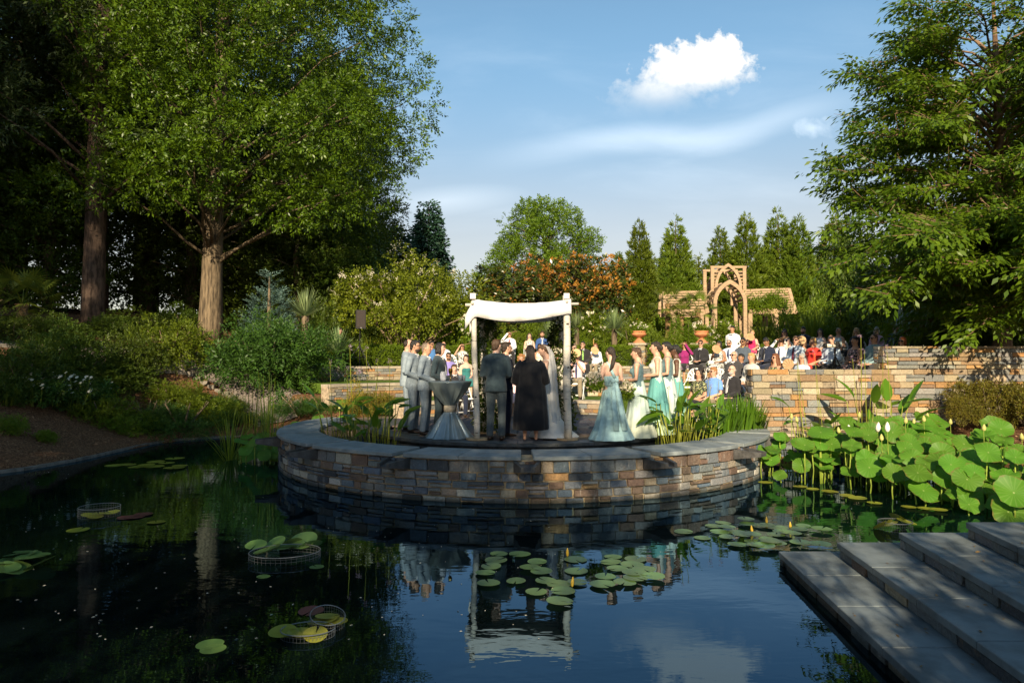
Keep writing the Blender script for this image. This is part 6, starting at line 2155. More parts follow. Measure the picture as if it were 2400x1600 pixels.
DTEAL = fabric('slate_suit', (.035, .055, .066), bump=.4)
WP = 'wedding party on the stage'


def stand(lab, px, Y, z, yaw, **k):
    X = (px - 1200) / 1600 * Y
    return person(lab, (X, Y, z), yaw, 'stand', vox=FV, group=WP, **k)


ZS = 0.648
stand('balding groomsman in light grey plaid suit, rearmost of the four', 956, 14.1, ZS, R(95), H=1.86, tone=0, hair='thin', hcol='dark', top='suit', tcol=PLAID, bcol=PLAID, arms=('clasp', 'clasp'), tie=T_NAVY)
stand('groomsman in light grey plaid suit with glasses and short dark beard', 971, 13.5, ZS, R(78), H=1.82, tone=1, hair='short', hcol='black', top='suit', tcol=PLAID, bcol=PLAID, arms=('clasp', 'clasp'), acc=('glasses',), tie=T_NAVY, beard='dark', head=(.15, .06))
stand('groomsman with cropped hair in light grey plaid suit', 998, 13.15, ZS, R(82), H=1.76, tone=1, hair='buzz', hcol='greybrown', top='suit', tcol=PLAID, bcol=PLAID, arms=('clasp', 'clasp'), tie=T_NAVY, wide=1.05)
stand('groomsman with collar-length dark hair in dark slate suit', 1030, 13.3, ZS, R(80), H=1.76, tone=2, hair='bob', hcol='black', top='suit', tcol=DTEAL, bcol=DTEAL, arms=('clasp', 'clasp'), wide=1.18, tie=T_NAVY)
stand('groom in dark slate suit seen from behind under the canopy', 1163, 12.3, ZS, R(170), H=1.80, tone=2, hair='short', hcol='brown', top='suit', tcol=DTEAL, bcol=fabric('slate_trousers', (.055, .072, .08), bump=.4), arms=('hold', 'hold'), head=(-.45, 0), wide=1.08)
stand('man in navy suit and glasses facing right just beyond the groom', 1186, 12.95, ZS, R(112), H=1.77, tone=0, hair='short', hcol='dark', top='suit', tcol=NAVY, bcol=NAVY, arms=('hold', 'hold'), acc=('glasses',), tie=T_BLK, beard='brown')
# officiant: black robe to the shins, long dark hair
e, J_ = stand('officiant in a long black robe with long dark hair, seen from behind', 1243, 12.25, ZS, R(180), H=1.69, sex='f', tone=1, hair='longback', hcol='dark', top='none', bottom='robe', arms=('hold', 'hold'), wide=1.2)
mb = MB()


def fold(k, amt, ph=0): return lambda i, a: 1 + amt * min(1, i / 5) * (math.sin(k * a + ph) + .5 * math.sin((k * 2 + 1) * a + 1 + ph))


mb.lathe([(.085, 1.50), (.17, 1.44), (.215, 1.36), (.225, 1.22), (.235, 1.05), (.25, .85), (.27, .6), (.285, .4), (.29, .22), (.275, .20)], 40, fold=fold(9, .04))
mb.v = [(x * 1.12, y * .86 + .01, z) for x, y, z in mb.v]
for s, S, E_, W_ in J_['A']:
    mb.tube([S + V3(-s * .05, 0, .03), S + V3(s * .01, 0, -.03), S.lerp(E_, .55) + V3(s * .02, .02, 0), E_ + V3(s * .03, .03, -.03), E_.lerp(W_, .5) + V3(0, 0, -.06), W_ + V3(0, 0, -.04)], [.085, .09, .095, .10, .10, .085], 12)
mb.build('robe', fabric('robe_black', (.010, .010, .012), .75, bump=.3), e, True)
# bride
GOWN = fabric('ivory_gown', (.62, .61, .57), .7, .06, bump=.4)
e, J_ = stand('bride in ivory gown and long sheer veil facing the groom', 1279, 12.75, ZS, R(-98), H=1.72, sex='f', tone=2, hair='bun', hcol='brown', top='tank', tcol=GOWN, sleeves='none', bottom='gown', arms=('hold', 'hold'), head=(0, .3))
mb = MB()
mb.lathe([(.125, 1.10), (.150, 1.02), (.175, .92), (.19, .8), (.205, .6), (.23, .35), (.30, .15), (.40, .02)], 44, fold=fold(8, .03))
mb.v = [(x, y * .9 + (.0 if z > .5 else (.5 - z) * .55 * (1 if y > 0 else .2)), z) for x, y, z in mb.v]
mb.build('gown_skirt', GOWN, e, True)
m, gg, p, o = new_mat('veil_tulle')
p.inputs['Base Color'].default_value = (.75, .76, .78, 1); p.inputs['Roughness'].default_value = .8
trn = gg.n('ShaderNodeBsdfTransparent'); ms = gg.n('ShaderNodeMixShader'); ms.inputs[0].default_value = .42
gg.l(trn.outputs[0], ms.inputs[1]); gg.l(p.outputs[0], ms.inputs[2]); gg.l(ms.outputs[0], o.inputs[0])
mb = MB()
F = J_['F']
prof = [(F(0, .05, .10), .06), (F(0, .13, .04), .11), (F(0, .16, -.10), .14), (V3(0, .19, 1.30), .19), (V3(0, .21, 1.0), .21), (V3(0, .24, .6), .23), (V3(0, .30, .25), .25), (V3(0, .42, .03), .28)]
nv = 22
vs, fs = [], []
for i, (c, w) in enumerate(prof):
    for k2 in range(nv):
        q = k2 / (nv - 1) * 2 - 1
        vs.append((c.x + w * math.sin(q * 1.5), c.y - w * .55 * (1 - math.cos(q * 1.5)) + .018 * math.sin(q * 15 + i * .4) * min(1, i / 3), c.z))
for i in range(len(prof) - 1):
    for k2 in range(nv - 1): fs.append((i * nv + k2, i * nv + k2 + 1, (i + 1) * nv + k2 + 1, (i + 1) * nv + k2))
mb.add(vs, fs); mb.build('veil', m, e, True)
# bridesmaids
AQUA = fabric('aqua_chiffon', (.34, .52, .54), .8, .15, 6, bump=.4)
DTOP = fabric('beaded_slate', (.10, .17, .19), .6, .3, 60, bump=.8)
LTOP = print_mat('pale_beaded', (.50, .52, .46), (.34, .37, .33), (.60, .60, .54), 40)


def ombre(name, a, b, z0, z1):
    m, gg, p, o = new_mat(name)
    t = gg.n('ShaderNodeTexCoord'); sp = gg.n('ShaderNodeSeparateXYZ'); gg.l(t.outputs['Object'], sp.inputs[0])
    n_ = gg.noise(t.outputs['Object'], 7, 4, .6)
    f_ = gg.smooth(gg.math('ADD', sp.outputs[2], gg.math('MULTIPLY', n_.outputs[0], .25)), z0, z1)
    gg.l(gg.mix(f_, b, a), p.inputs['Base Color']); p.inputs['Roughness'].default_value = .8
    return m


TEALS = ombre('teal_ombre_tulle', (.10, .30, .29), (.42, .56, .42), .25, .65)
PALES = ombre('pale_tulle', (.44, .54, .50), (.52, .55, .43), .2, .7)


def skirt(e, m_, r1=.40, k=13, zt=1.06):
    mb = MB()
    mb.lathe([(.125, zt + .04), (.150, zt - .04), (.185, .88), (.225, .68), (.27, .46), (.33, .24), (r1, .015)], 78, fold=fold(k, .05, random.random() * 6))
    mb.v = [(x, y * .86 + .01, z) for x, y, z in mb.v]
    mb.build('skirt', m_, e, True)


e, J_ = stand('bridesmaid in pale aqua one-shoulder gown with a bow at her bare back', 1432, 12.35, ZS, R(-158), H=1.66, sex='f', tone=2, hair='pony', hcol='dark', top='none', bottom='gown', arms=('hold', 'hold'), wide=1.12, head=(.25, .1))
skirt(e, AQUA, .44, 14, 1.04)
mb = MB()
mb.tube([V3(0, .02, 1.00), V3(0, .01, 1.10), V3(0, 0, 1.20)], [(.152, .118), (.142, .106), (.152, .116)], 18, xh=(1, 0, 0))
mb.build('waistband', AQUA, e, True)
mb = MB()
mb.tube([V3(-.02, .125, 1.16), V3(.045, .125, 1.28), V3(.085, .09, 1.42), V3(.09, .02, 1.475), V3(.09, -.07, 1.40)], [(.03, .008)] * 5, 8)
mb.build('strap', AQUA, e, True)
mb = MB()
mb.ell((-.03, .15, 1.13), (.05, .035, .045)); mb.ell((.045, .15, 1.12), (.05, .03, .05))
for s in (-1, 1): mb.tube([V3(s * .02, .15, 1.11), V3(s * .045, .17, .92), V3(s * .07, .24, .6), V3(s * .09, .34, .2)], [(.03, .012), (.045, .012), (.055, .012), (.06, .012)], 8, xh=(1, 0, 0))
mb.build('bow', AQUA, e, True)
e, J_ = stand('bridesmaid with short dark hair, dark beaded top and pale tulle skirt', 1494, 12.8, ZS, R(-112), H=1.66, sex='f', tone=0, hair='short', hcol='brown', top='tank', tcol=DTOP, sleeves='none', bottom='gown', arms=('hold', 'hold'), head=(.1, .08))
skirt(e, PALES, .42, 12)
e, J_ = stand('tall bridesmaid in pale beaded top and teal tulle skirt', 1538, 13.35, ZS, R(-100), H=1.78, sex='f', tone=0, hair='bun', hcol='dark', top='tank', tcol=LTOP, sleeves='none', bottom='gown', arms=('hold', 'hold'))
skirt(e, TEALS, .42, 13)
e, J_ = stand('bridesmaid in dark top and cream skirt between the tall one and the last one', 1563, 13.8, ZS, R(-105), H=1.79, sex='f', tone=0, hair='bun', hcol='black', top='tank', tcol=DTOP, sleeves='none', bottom='gown', arms=('hold', 'hold'))
skirt(e, PALES, .40, 12)
e, J_ = stand('dark-skinned bridesmaid in pale top and teal skirt, last of the row', 1583, 14.2, ZS, R(-100), H=1.74, sex='f', tone=4, hair='bun', hcol='black', top='tank', tcol=LTOP, sleeves='none', bottom='gown', arms=('hold', 'hold'))
skirt(e, TEALS, .40, 12)
run_jobs()
# ================================================================== canopy on birch posts
m, gg, p, o = new_mat('birch_bark')
t = gg.n('ShaderNodeTexCoord')
mp_ = gg.n('ShaderNodeMapping'); mp_.inputs['Scale'].default_value = (5, 5, 26); gg.l(t.outputs['Object'], mp_.inputs[0])
n1 = gg.noise(mp_.outputs[0], 1.6, 5, .65, .3)
n2 = gg.noise(t.outputs['Object'], 7, 4, .6, .6)
c = gg.mix(gg.smooth(n1.outputs[0], .57, .66), (.55, .51, .44), (.13, .11, .09))
c = gg.mix(gg.smooth(n2.outputs[0], .66, .72), c, (.035, .03, .028))
c = gg.mix(gg.math('MULTIPLY', gg.smooth(gg.noise(t.outputs['Object'], 2.2, 3, .5).outputs[0], .45, .7), .45), c, (.36, .34, .31))
gg.l(c, p.inputs['Base Color']); p.inputs['Roughness'].default_value = .75
b_ = gg.n('ShaderNodeBump'); b_.inputs['Strength'].default_value = .4; b_.inputs['Distance'].default_value = .01; gg.l(n1.outputs[0], b_.inputs['Height']); gg.l(b_.outputs[0], p.inputs['Normal'])
M_BIRCH = m
M_CLOTH = fabric('canopy_cloth', (.58, .57, .57), .85, .05, 4, bump=.3)
M_WOODC = mat('cut_wood', (.45, .30, .16), .7, .25, 12)
XL, XR, YF, YB = -0.645, 1.005, 12.35, 13.5
ch = empty('wedding_canopy', (.18, 12.9, ZS), 'wedding canopy of white cloth draped over four birch posts', 'canopy')
OC = Vector((.18, 12.9, ZS))
rs = random.Random(8)
for (x, y, tx, r, tall) in ((XL + .02, YF, XL - .06, .052, 2.56), (XR, YF, XR - .02, .068, 2.60), (XL + .13, YB, XL + .05, .07, 2.50), (XR - .02, YB, XR - .02, .075, 2.5)):
    pts, rr = [], []
    for i in range(11):
        q = i / 10
        pts.append(V3(x + (tx - x) * q + .008 * math.sin(q * 9 + x), y, .0 + tall * q) - V3(OC.x, OC.y, 0)); rr.append(r * (1.06 - .16 * q) * rs.uniform(.95, 1.05))
    mb = MB(); mb.tube(pts, rr, 12)
    po = mb.build('post', M_BIRCH, ch, True)
    mb = MB(); mb.lathe([(.0, .0), (.20, .0), (.20, .03), (.0, .032)], 20, (x - OC.x, y - OC.y, .002)); mb.build('base', M_WOODC, po)
    mb = MB()
    for k in range(4):
        q = rs.uniform(.12, .9); a = rs.uniform(PI * 1.1, PI * 1.9); i = int(q * 10)
        c_ = pts[i] + V3(math.cos(a), math.sin(a), 0) * (rr[i] * .93)
        mb.ell(c_, (.022, .022, .014), 7, 5)
    mb.build('knot', mat('birch_knot', (.03, .026, .022), .9), po)
for (a, b_) in (((XL - .2, YF, 2.43), (XR + .2, YF, 2.45)), ((XL - .1, YB, 2.38), (XR + .1, YB, 2.40)), ((XL - .07, YF - .12, 2.46), (XL + .05, YB + .1, 2.44)), ((XR - .02, YF - .12, 2.49), (XR, YB + .1, 2.46))):
    mb = MB(); mb.tube([V3(*a) - V3(OC.x, OC.y, 0), V3(*b_) - V3(OC.x, OC.y, 0)], [.028, .025], 8); mb.build('rail', M_BIRCH, ch, True)
# cloth: front fall, sagging roof, rear fall
nu, prof = 34, []
vs, fs = [], []
rows = [('f', 1.0), ('f', .66), ('f', .33), ('f', .04)] + [('r', q) for q in np.linspace(0, 1, 9)] + [('b', .3), ('b', .7), ('b', 1.0)]
for ri, (kd, q) in enumerate(rows):
    for i in range(nu):
        u = i / (nu - 1)
        x = XL - .20 + u * (XR - XL + .26)
        inn = min(max((x - XL) / (XR - XL), 0), 1)
        sag = .085 * 4 * inn * (1 - inn)
        over = max(0, (XL - x) / .2)
        ztop = 2.535 - sag - .30 * over ** 1.3
        ripple = .018 * math.sin(u * 17 + .5 * ri) + .010 * math.sin(u * 41 + ri)
        if kd == 'f': y = YF - .075 - .03 * q + ripple * q * 1.6; z = ztop - (.30 + .03 * math.sin(u * 5)) * q * (1 - .35 * over) - .06 * over
        elif kd == 'r': y = YF - .06 + (YB - YF + .12) * q; z = ztop - .14 * 4 * q * (1 - q) * (.35 + .65 * 4 * inn * (1 - inn)) + .3 * ripple
        else: y = YB + .07 + .03 * q + ripple * q; z = ztop - .28 * q
        vs.append((x - OC.x, y - OC.y, z))
for r_ in range(len(rows) - 1):
    for i in range(nu - 1): fs.append((r_ * nu + i, r_ * nu + i + 1, (r_ + 1) * nu + i + 1, (r_ + 1) * nu + i))
mb = MB(); mb.add(vs, fs)
co = mb.build('canopy_cloth', M_CLOTH, ch, True)
sm = co.modifiers.new('thick', 'SOLIDIFY'); sm.thickness = .006
mb = MB()
for x, y in ((XL - .06, YF - .1), (XR - .02, YF - .1)):
    mb.box((x - OC.x, y - OC.y + .06, 2.585), (.10, .12, .10))
mb.build('post_wrap', M_CLOTH, ch)
# garlands climbing the rear posts
for (x, lab) in ((XL + .15, 'leafy garland with white flowers climbing the rear left canopy post'), (XR - .05, 'leafy garland with white flowers climbing the rear right canopy post')):
    e = empty('flower_garland', (x, YB + .02, ZS), lab, 'garland', 'garlands on the rear canopy posts')
    n = 420
    z = rng.random(n) * 2.2 + .05; a = rng.random(n) * 2 * PI; r_ = .10 + .09 * rng.random(n) + .05 * np.sin(z * 5)
    P = np.stack([r_ * np.cos(a), r_ * np.sin(a) * .9, z], 1)
    link('foliage', fol_mesh('foliage', scatter(SPR_FINE, P, frames(np.stack([np.cos(a), np.sin(a), .3 + 0 * a], 1) + rng.normal(size=(n, 3)) * .5), rng.uniform(.7, 1.2, n)), L_WOOD), e)
    n = 34
    z = rng.random(n) * 2.1 + .1; a = rng.random(n) * PI + PI; P = np.stack([.19 * np.cos(a), .17 * np.sin(a), z], 1)
    link('blossom', fol_mesh('blossom', scatter([T_tuft(12, .05, .045, .4, seed=400, rad=.03)], P, frames(P * [1, 1, 0] + [0, -.1, .05]), rng.uniform(.7, 1.2, n)), M_WHITEFL), e)

# ------------------------------------------------------------------ cocktail table
M_SATIN = mat('silver_satin', (.22, .27, .28), .28, .15, 3, .1, 12, .8, metal=.35)
TX, TY = (1054 - 1200) / 1600 * 12.75, 12.75
tb = empty('cocktail_table', (TX, TY, ZS), 'tall cocktail table in silver satin cloth gathered at the waist', 'table')
mb = MB()
mb.lathe([(.0, 1.045), (.30, 1.046), (.405, 1.042), (.412, 1.03), (.405, 1.015), (.385, .97), (.33, .88), (.25, .77), (.16, .66), (.095, .595), (.09, .56)], 96, fold=lambda i, a: 1 if i < 4 else 1 + .035 * min(1, (i - 3) / 4) * (math.sin(13 * a) + .5 * math.sin(29 * a + 1)))
mb.build('upper_cloth', M_SATIN, tb, True)
mb = MB()
mb.lathe([(.09, .56), (.10, .47), (.15, .41), (.22, .30), (.30, .17), (.38, .05), (.425, .004)], 120, fold=lambda i, a: 1 + .12 * min(1, i / 3) * (.7 * math.sin(11 * a) + .45 * math.sin(17 * a + 2) + .25 * math.sin(37 * a)))
mb.build('lower_cloth', M_SATIN, tb, True)
mb = MB(); mb.lathe([(.092, .47), (.106, .475), (.108, .53), (.105, .588), (.092, .592)], 24, fold=lambda i, a: 1 + .01 * math.sin(9 * a + i)); mb.build('sash', mat('beige_sash', (.45, .38, .28), .5, .2, 9), tb, True)
M_GLASS = mat('clear_glass', (.45, .48, .48), .08, .1, spec=.7)
M_GOLD = mat('brass', (.45, .27, .06), .25, .2, metal=1.0)
zt = ZS + 1.047
e = empty('goblet', (TX + .03, TY - .16, zt), 'dark brass goblet at the front edge of the cocktail table', 'goblet')
mb = MB(); mb.lathe([(.0, .002), (.038, .004), (.036, .010), (.007, .018), (.006, .10), (.014, .115), (.036, .15), (.040, .19), (.037, .235)], 16); mb.build('cup', M_GOLD, e, True)
e = empty('lantern_jar', (TX - .12, TY + .0, zt), 'white ribbed jar on the left of the cocktail table', 'jar')
mb = MB(); mb.lathe([(.0, .002), (.052, .004), (.058, .05), (.057, .13), (.045, .16), (.046, .175), (.0, .175)], 28, fold=lambda i, a: 1 + .03 * math.sin(14 * a)); mb.build('jar', mat('milk_glass', (.6, .62, .68), .3), e, True)
for dx, dy, h_, lab in ((.20, -.03, .11, 'short glass tumbler on the right of the cocktail table'), (.25, .08, .10, 'glass tumbler farther back on the cocktail table')):
    e = empty('tumbler', (TX + dx, TY + dy, zt), lab, 'glass')
    mb = MB(); mb.lathe([(.0, .002), (.036, .003), (.042, h_), (.039, h_), (.034, .012), (.0, .012)], 16); mb.build('glass', M_GLASS, e, True)
# bouquets of the bridesmaids
for px, Y, z, lab in ((1392, 12.2, 1.72, 'white and green bouquet held by the bridesmaid in aqua'), (1465, 12.65, 1.55, 'trailing white and green bouquet held by the bridesmaid in the dark top'), (1250, 12.6, 1.55, 'bridal bouquet of white flowers held by the bride')):
    X = (px - 1200) / 1600 * Y
    e = empty('bouquet', (X, Y, z), lab, 'bouquet', 'bouquets')
    n = 60; d = rand_dirs(n)
    link('foliage', fol_mesh('foliage', scatter(SPR_FINE, d * .10 * rng.random((n, 1)) + [0, 0, -.05], frames(d), rng.uniform(.7, 1.1, n)), L_SHRUB), e)
    d = rand_dirs(26) * [1, 1, .8]
    link('blossom', fol_mesh('blossom', scatter([T_tuft(14, .05, .045, .5, seed=401, rad=.03)], d * .10 + [0, 0, .04], frames(d), rng.uniform(.8, 1.2, 26)), M_WHITEFL), e)

# ------------------------------------------------------------------ loudspeaker on its tripod
SX, SY = (843 - 1200) / 1600 * 24.2, 24.2
sz = 1.87
M_BLKM = mat('black_metal', (.015, .015, .016), .4, .2)
st = empty('speaker_stand', (SX, SY, sz), 'black tripod stand on the top terrace at left', 'stand')
mb = MB(); mb.tube([(0, 0, .12), (0, 0, .8), (0, 0, 1.33)], [.022, .02, .017], 8); mb.build('pole', M_BLKM, st)
mb = MB(); mb.tube([(0, 0, .68), (0, 0, .76)], .045, 8); mb.build('collar', M_BLKM, st)
for k in range(3):
    a = R(200 + 120 * k)
    mb = MB(); mb.tube([(0, 0, .74), (.55 * math.cos(a), .55 * math.sin(a), .0)], .018, 6); mb.tube([(0, 0, .30), (.28 * math.cos(a), .28 * math.sin(a), .36)], .012, 5); mb.build('leg', M_BLKM, st)
sp_ = empty('loudspeaker', (SX, SY, sz + 1.33), 'black loudspeaker cabinet on top of the tripod stand at left', 'loudspeaker', None, R(25))
mb = MB(); prism(mb, [(-.17, -.18), (.17, -.18), (.12, .17), (-.12, .17)], 0, .66, .015); mb.build('cabinet', mat('speaker_black', (.03, .028, .028), .6, .2), sp_)
mb = MB(); mb.box((0, -.187, .335), (.30, .012, .58)); mb.build('grille', mat('grille', (.045, .035, .03), .5, .4, 90), sp_)
mb = MB(); mb.box((0, -.19, .03), (.05, .014, .015)); mb.build('badge', mat('badge', (.5, .5, .5), .3), sp_)

# ------------------------------------------------------------------ telephoto camera on a tripod among the guests
X, Y, z = (1957 - 1200) / 1600 * 16.6, 16.6, 1.38
e = empty('camera_tripod', (X, Y, z), 'black camera tripod among the guests behind the wall', 'tripod')
for k in range(3):
    a = R(90 + 120 * k); mb = MB(); mb.tube([(0, 0, .82), (.33 * math.cos(a), .33 * math.sin(a), 0)], .016, 6); mb.build('leg', M_BLKM, e)
mb = MB(); mb.tube([(0, 0, .6), (0, 0, .98)], [.016, .028], 7); mb.build('column', M_BLKM, e)
e = empty('camera', (X, Y, z + .98), 'camera with a large pale telephoto lens pointing left on the tripod', 'camera', None, R(-4))
mb = MB(); mb.box((.06, 0, .07), (.10, .12, .13)); mb.box((.06, 0, .15), (.05, .06, .05)); mb.build('body', M_BLKM, e)
mb = MB(); mb.tube([(.0, 0, .07), (-.09, 0, .07), (-.10, 0, .07), (-.20, 0, .07)], [.038, .038, .046, .052], 14); mb.build('lens_barrel', mat('pale_lens', (.62, .58, .48), .4), e, True)
mb = MB(); mb.tube([(-.20, 0, .07), (-.26, 0, .07)], [.058, .062], 14); mb.tube([(-.055, 0, .07), (-.075, 0, .07)], .041, 14); mb.build('lens_hood', M_BLKM, e)

# ------------------------------------------------------------------ urns on stone pillars
M_TERRA = mat('terracotta', (.46, .19, .085), .7, .2, 7, .2, 40)
for i, (px, lab) in enumerate(((1498, 'left'), (1645, 'right'))):
    Y = 26.9; X = (px - 1200) / 1600 * Y; zc = CAM_H + (845 - 804) / 1600 * Y
    a = math.atan2(X - CX, Y - CY)
    e = empty('stone_pillar', (X, Y, 1.8), 'square stone pillar with a flat cap under the %s terracotta urn' % lab, 'pillar', 'stone pillars of the urns', -a)
    H = zc - 1.8
    mb = MB(); mb.box((0, 0, H / 2 - .04), (.50, .50, H - .08)); mb.build('core', M_MORTAR, e)
    for k in range(4):
        c, s = math.cos(k * PI / 2), math.sin(k * PI / 2)
        lay_stones(e, .54, 0, H - .08, lambda q, c=c, s=s, k=k: ((q - .27) * c + .27 * s, (q - .27) * s - .27 * c, k * PI / 2), PAL_WALL, .08, (.08, .13), (.16, .34), .014, 500 + i * 4 + k)
    mb = MB(); mb.box((0, 0, H - .04), (.70, .70, .08)); mb.build('cap', M_CAP, e)
    u = empty('terracotta_urn', (X, Y, zc), 'wide shallow terracotta urn on the %s stone pillar' % lab, 'urn', 'terracotta urns')
    mb = MB(); mb.lathe([(.0, .0), (.24, .0), (.24, .04), (.20, .06), (.10, .16), (.075, .20), (.09, .22), (.20, .26), (.285, .32), (.295, .37), (.25, .42), (.285, .45), (.285, .48), (.24, .48), (.22, .43), (.0, .43)], 26); mb.build('bowl', M_TERRA, u, True)
    f_ = empty('urn_flowers', (X, Y, zc + .44), 'trailing green plants with white flowers in the %s urn' % lab, 'flowers', 'plants in the urns')
    n = 90; d = rand_dirs(n) * [1.5, 1, .7] + [.25, 0, .5]
    link('foliage', fol_mesh('foliage', scatter(SPR_FINE, d * .2 * rng.random((n, 1)), frames(d), rng.uniform(.9, 1.5, n)), L_SHRUB), f_)
    d = rand_dirs(14) * [1.2, .7, .5] + [0, -.2, .9]
    link('blossom', fol_mesh('blossom', scatter([T_tuft(10, .05, .045, .5, seed=402, rad=.03)], d * .26, frames(d), rng.uniform(.8, 1.2, 14)), M_WHITEFL), f_)
# flower arrangements on tall poles
for px, py, Y, lab in ((1390, 742, 25.6, 'tall arrangement of white lilies on a pole above the striped tie man'), (1692, 768, 25.2, 'tall arrangement of white lilies on a pole behind the woman in black and white'), (1106, 745, 24.5, 'tall flower arrangement on a pole left of the canopy')):
    X = (px - 1200) / 1600 * Y; z1 = CAM_H + (845 - py) / 1600 * Y
    e = empty('flower_arrangement', (X, Y, 1.5), lab, 'flowers', 'tall flower arrangements')
    h_ = z1 - 1.5
    mb = MB(); mb.tube([(0, 0, 0), (.02, 0, h_ * .6), (0, 0, h_)], .015, 6); mb.build('pole', mat('bamboo', (.42, .26, .08), .6), e)
    n = 150; d = rand_dirs(n) * [1, .8, 1.3]
    link('foliage', fol_mesh('foliage', scatter(SPR_BROAD, d * .32 * rng.random((n, 1)) + [0, 0, h_ - .35], frames(d + [0, 0, .4]), rng.uniform(.7, 1.1, n)), L_SHRUB), e)
    d = rand_dirs(20) * [1, .8, 1.4]
    link('blossom', fol_mesh('blossom', scatter([T_tuft(8, .11, .05, .9, seed=403, rad=.02)], d * .36 + [0, 0, h_ - .3], frames(d), rng.uniform(.8, 1.2, 20)), M_WHITEFL), e)

# ------------------------------------------------------------------ timber pergola with pointed arches
M_TIMB = mat('weathered_cedar', (.36, .25, .155), .75, .25, 3, .25, 9, .2, stretch=(1, 1, 6))
PY0 = 40.0
PXC = (1718 - 1200) / 1600 * PY0
pg = empty('timber_pergola', (PXC, PY0, 2.2), 'timber garden pergola with two pointed arches and slatted wings', 'pergola')
k_ = 40.0 / 1600


def q_(x, y):
    """crop coordinates measured on the photograph -> local metres (x, z)"""
    return ((1540 + x / 6.533) - 1718) * k_, CAM_H + (845 - (600 + y / 6.533)) * k_ - 2.2


def gothic(mb, xl, xr, zb, zs, za, th, y0, dep, ns=12):
    w = xr - xl; xm = (xl + xr) / 2
    def curve(o):
        ww = w / 2 - o
        P = [(xl + o, zb)]
        for i in range(ns + 1):
            t_ = i / ns * R(60)
            P.append((xl + o + 2 * ww * (1 - math.cos(t_)), zs + (za - o * 1.3 - zs) * math.sin(t_) / math.sin(R(60))))
        return P + [(2 * xm - x, z) for x, z in reversed(P[:-1])]
    O, I = curve(0), curve(th)
    n = len(O)
    vs = []
    for (x, z), (x2, z2) in zip(O, I):
        vs += [(x, y0, z), (x2, y0, z2), (x2, y0 + dep, z2), (x, y0 + dep, z)]
    fs = []
    for i in range(n - 1):
        for j in range(4):
            j2 = (j + 1) % 4
            fs.append((i * 4 + j, i * 4 + j2, (i + 1) * 4 + j2, (i + 1) * 4 + j))
    fs += [(3, 2, 1, 0), tuple((n - 1) * 4 + j for j in range(4))]
    mb.add(vs, fs)
    return O


def part(nm, fn, mt=None):
    mb = MB(); r_ = fn(mb); mb.build(nm, mt or M_TIMB, pg); return r_


# lower arch in front and its twin behind, joined by ribs
xl, zs = q_(770, 745); xr, _ = q_(1268, 745); _, za = q_(1010, 393)
for y0 in (-1.3, .35):
    O = part('arch', lambda mb: gothic(mb, xl, xr, -.3, zs, za, .20, y0, .16))
for i in range(3, len(O) - 3, 2):
    x, z = O[i]
    if abs(x - (xl + xr) / 2) < .1: continue
    part('rib', lambda mb: mb.beam((x + (.09 if x < (xl + xr) / 2 else -.09), -1.13, z - .06), (x + (.09 if x < (xl + xr) / 2 else -.09), .34, z - .06), .05, .13))
# upper tower: posts, top beam, arch, spandrel slats
xa, zt0 = q_(880, 128); xb, _ = q_(1432, 112); _, zbm = q_(0, 480)
for y0 in (.6, 2.2):
    for x in (xa + .1, xb - .1):
        part('tower_post', lambda mb: mb.beam((x, y0 + .07, -.3 if x > 0 else zbm - 1.6), (x, y0 + .07, zt0 - .12), .2, .14, up=(0, 1, 0)))
    part('tower_beam', lambda mb: mb.box(((xa + xb) / 2, y0 + .07, zt0 - .05), (xb - xa + .04, .16, .13)))
    xl2, zs2 = q_(925, 450); xr2, _ = q_(1350, 450); _, za2 = q_(1127, 86)
    O2 = part('tower_arch', lambda mb: gothic(mb, xl2 + .03, xr2, zs2 - 1.0, zs2, za2, .16, y0 - .14, .13))
for i in range(1, 9):
    z = zt0 - .12 - i * .20
    # distance from the posts to the arch at this height
    xo = min((abs(x - (xl2 + xr2) / 2) for x, zz in O2 if abs(zz - z) < .22), default=.9)
    for s in (-1, 1):
        xe = (xl2 + xr2) / 2 + s * max(xo, .25) * 1.0
        xp = (xa if s < 0 else xb) - s * .18
        if (xe - xp) * s < -.12:
            part('slat', lambda mb: mb.beam((xp, .70, z), (xe, .70, z), .06, .08))
for i in range(2, len(O2) - 2, 2):
    x, z = O2[i]
    part('rib', lambda mb: mb.beam((x, .60, z - .10), (x, 2.05, z - .10), .07, .07))
# side faces of the tower
for i in range(7):
    part('slat', lambda mb: mb.beam((xb - .04, .75, zt0 - .3 - i * .28), (xb - .04, 2.2, zt0 - .3 - i * .28), .05, .16))


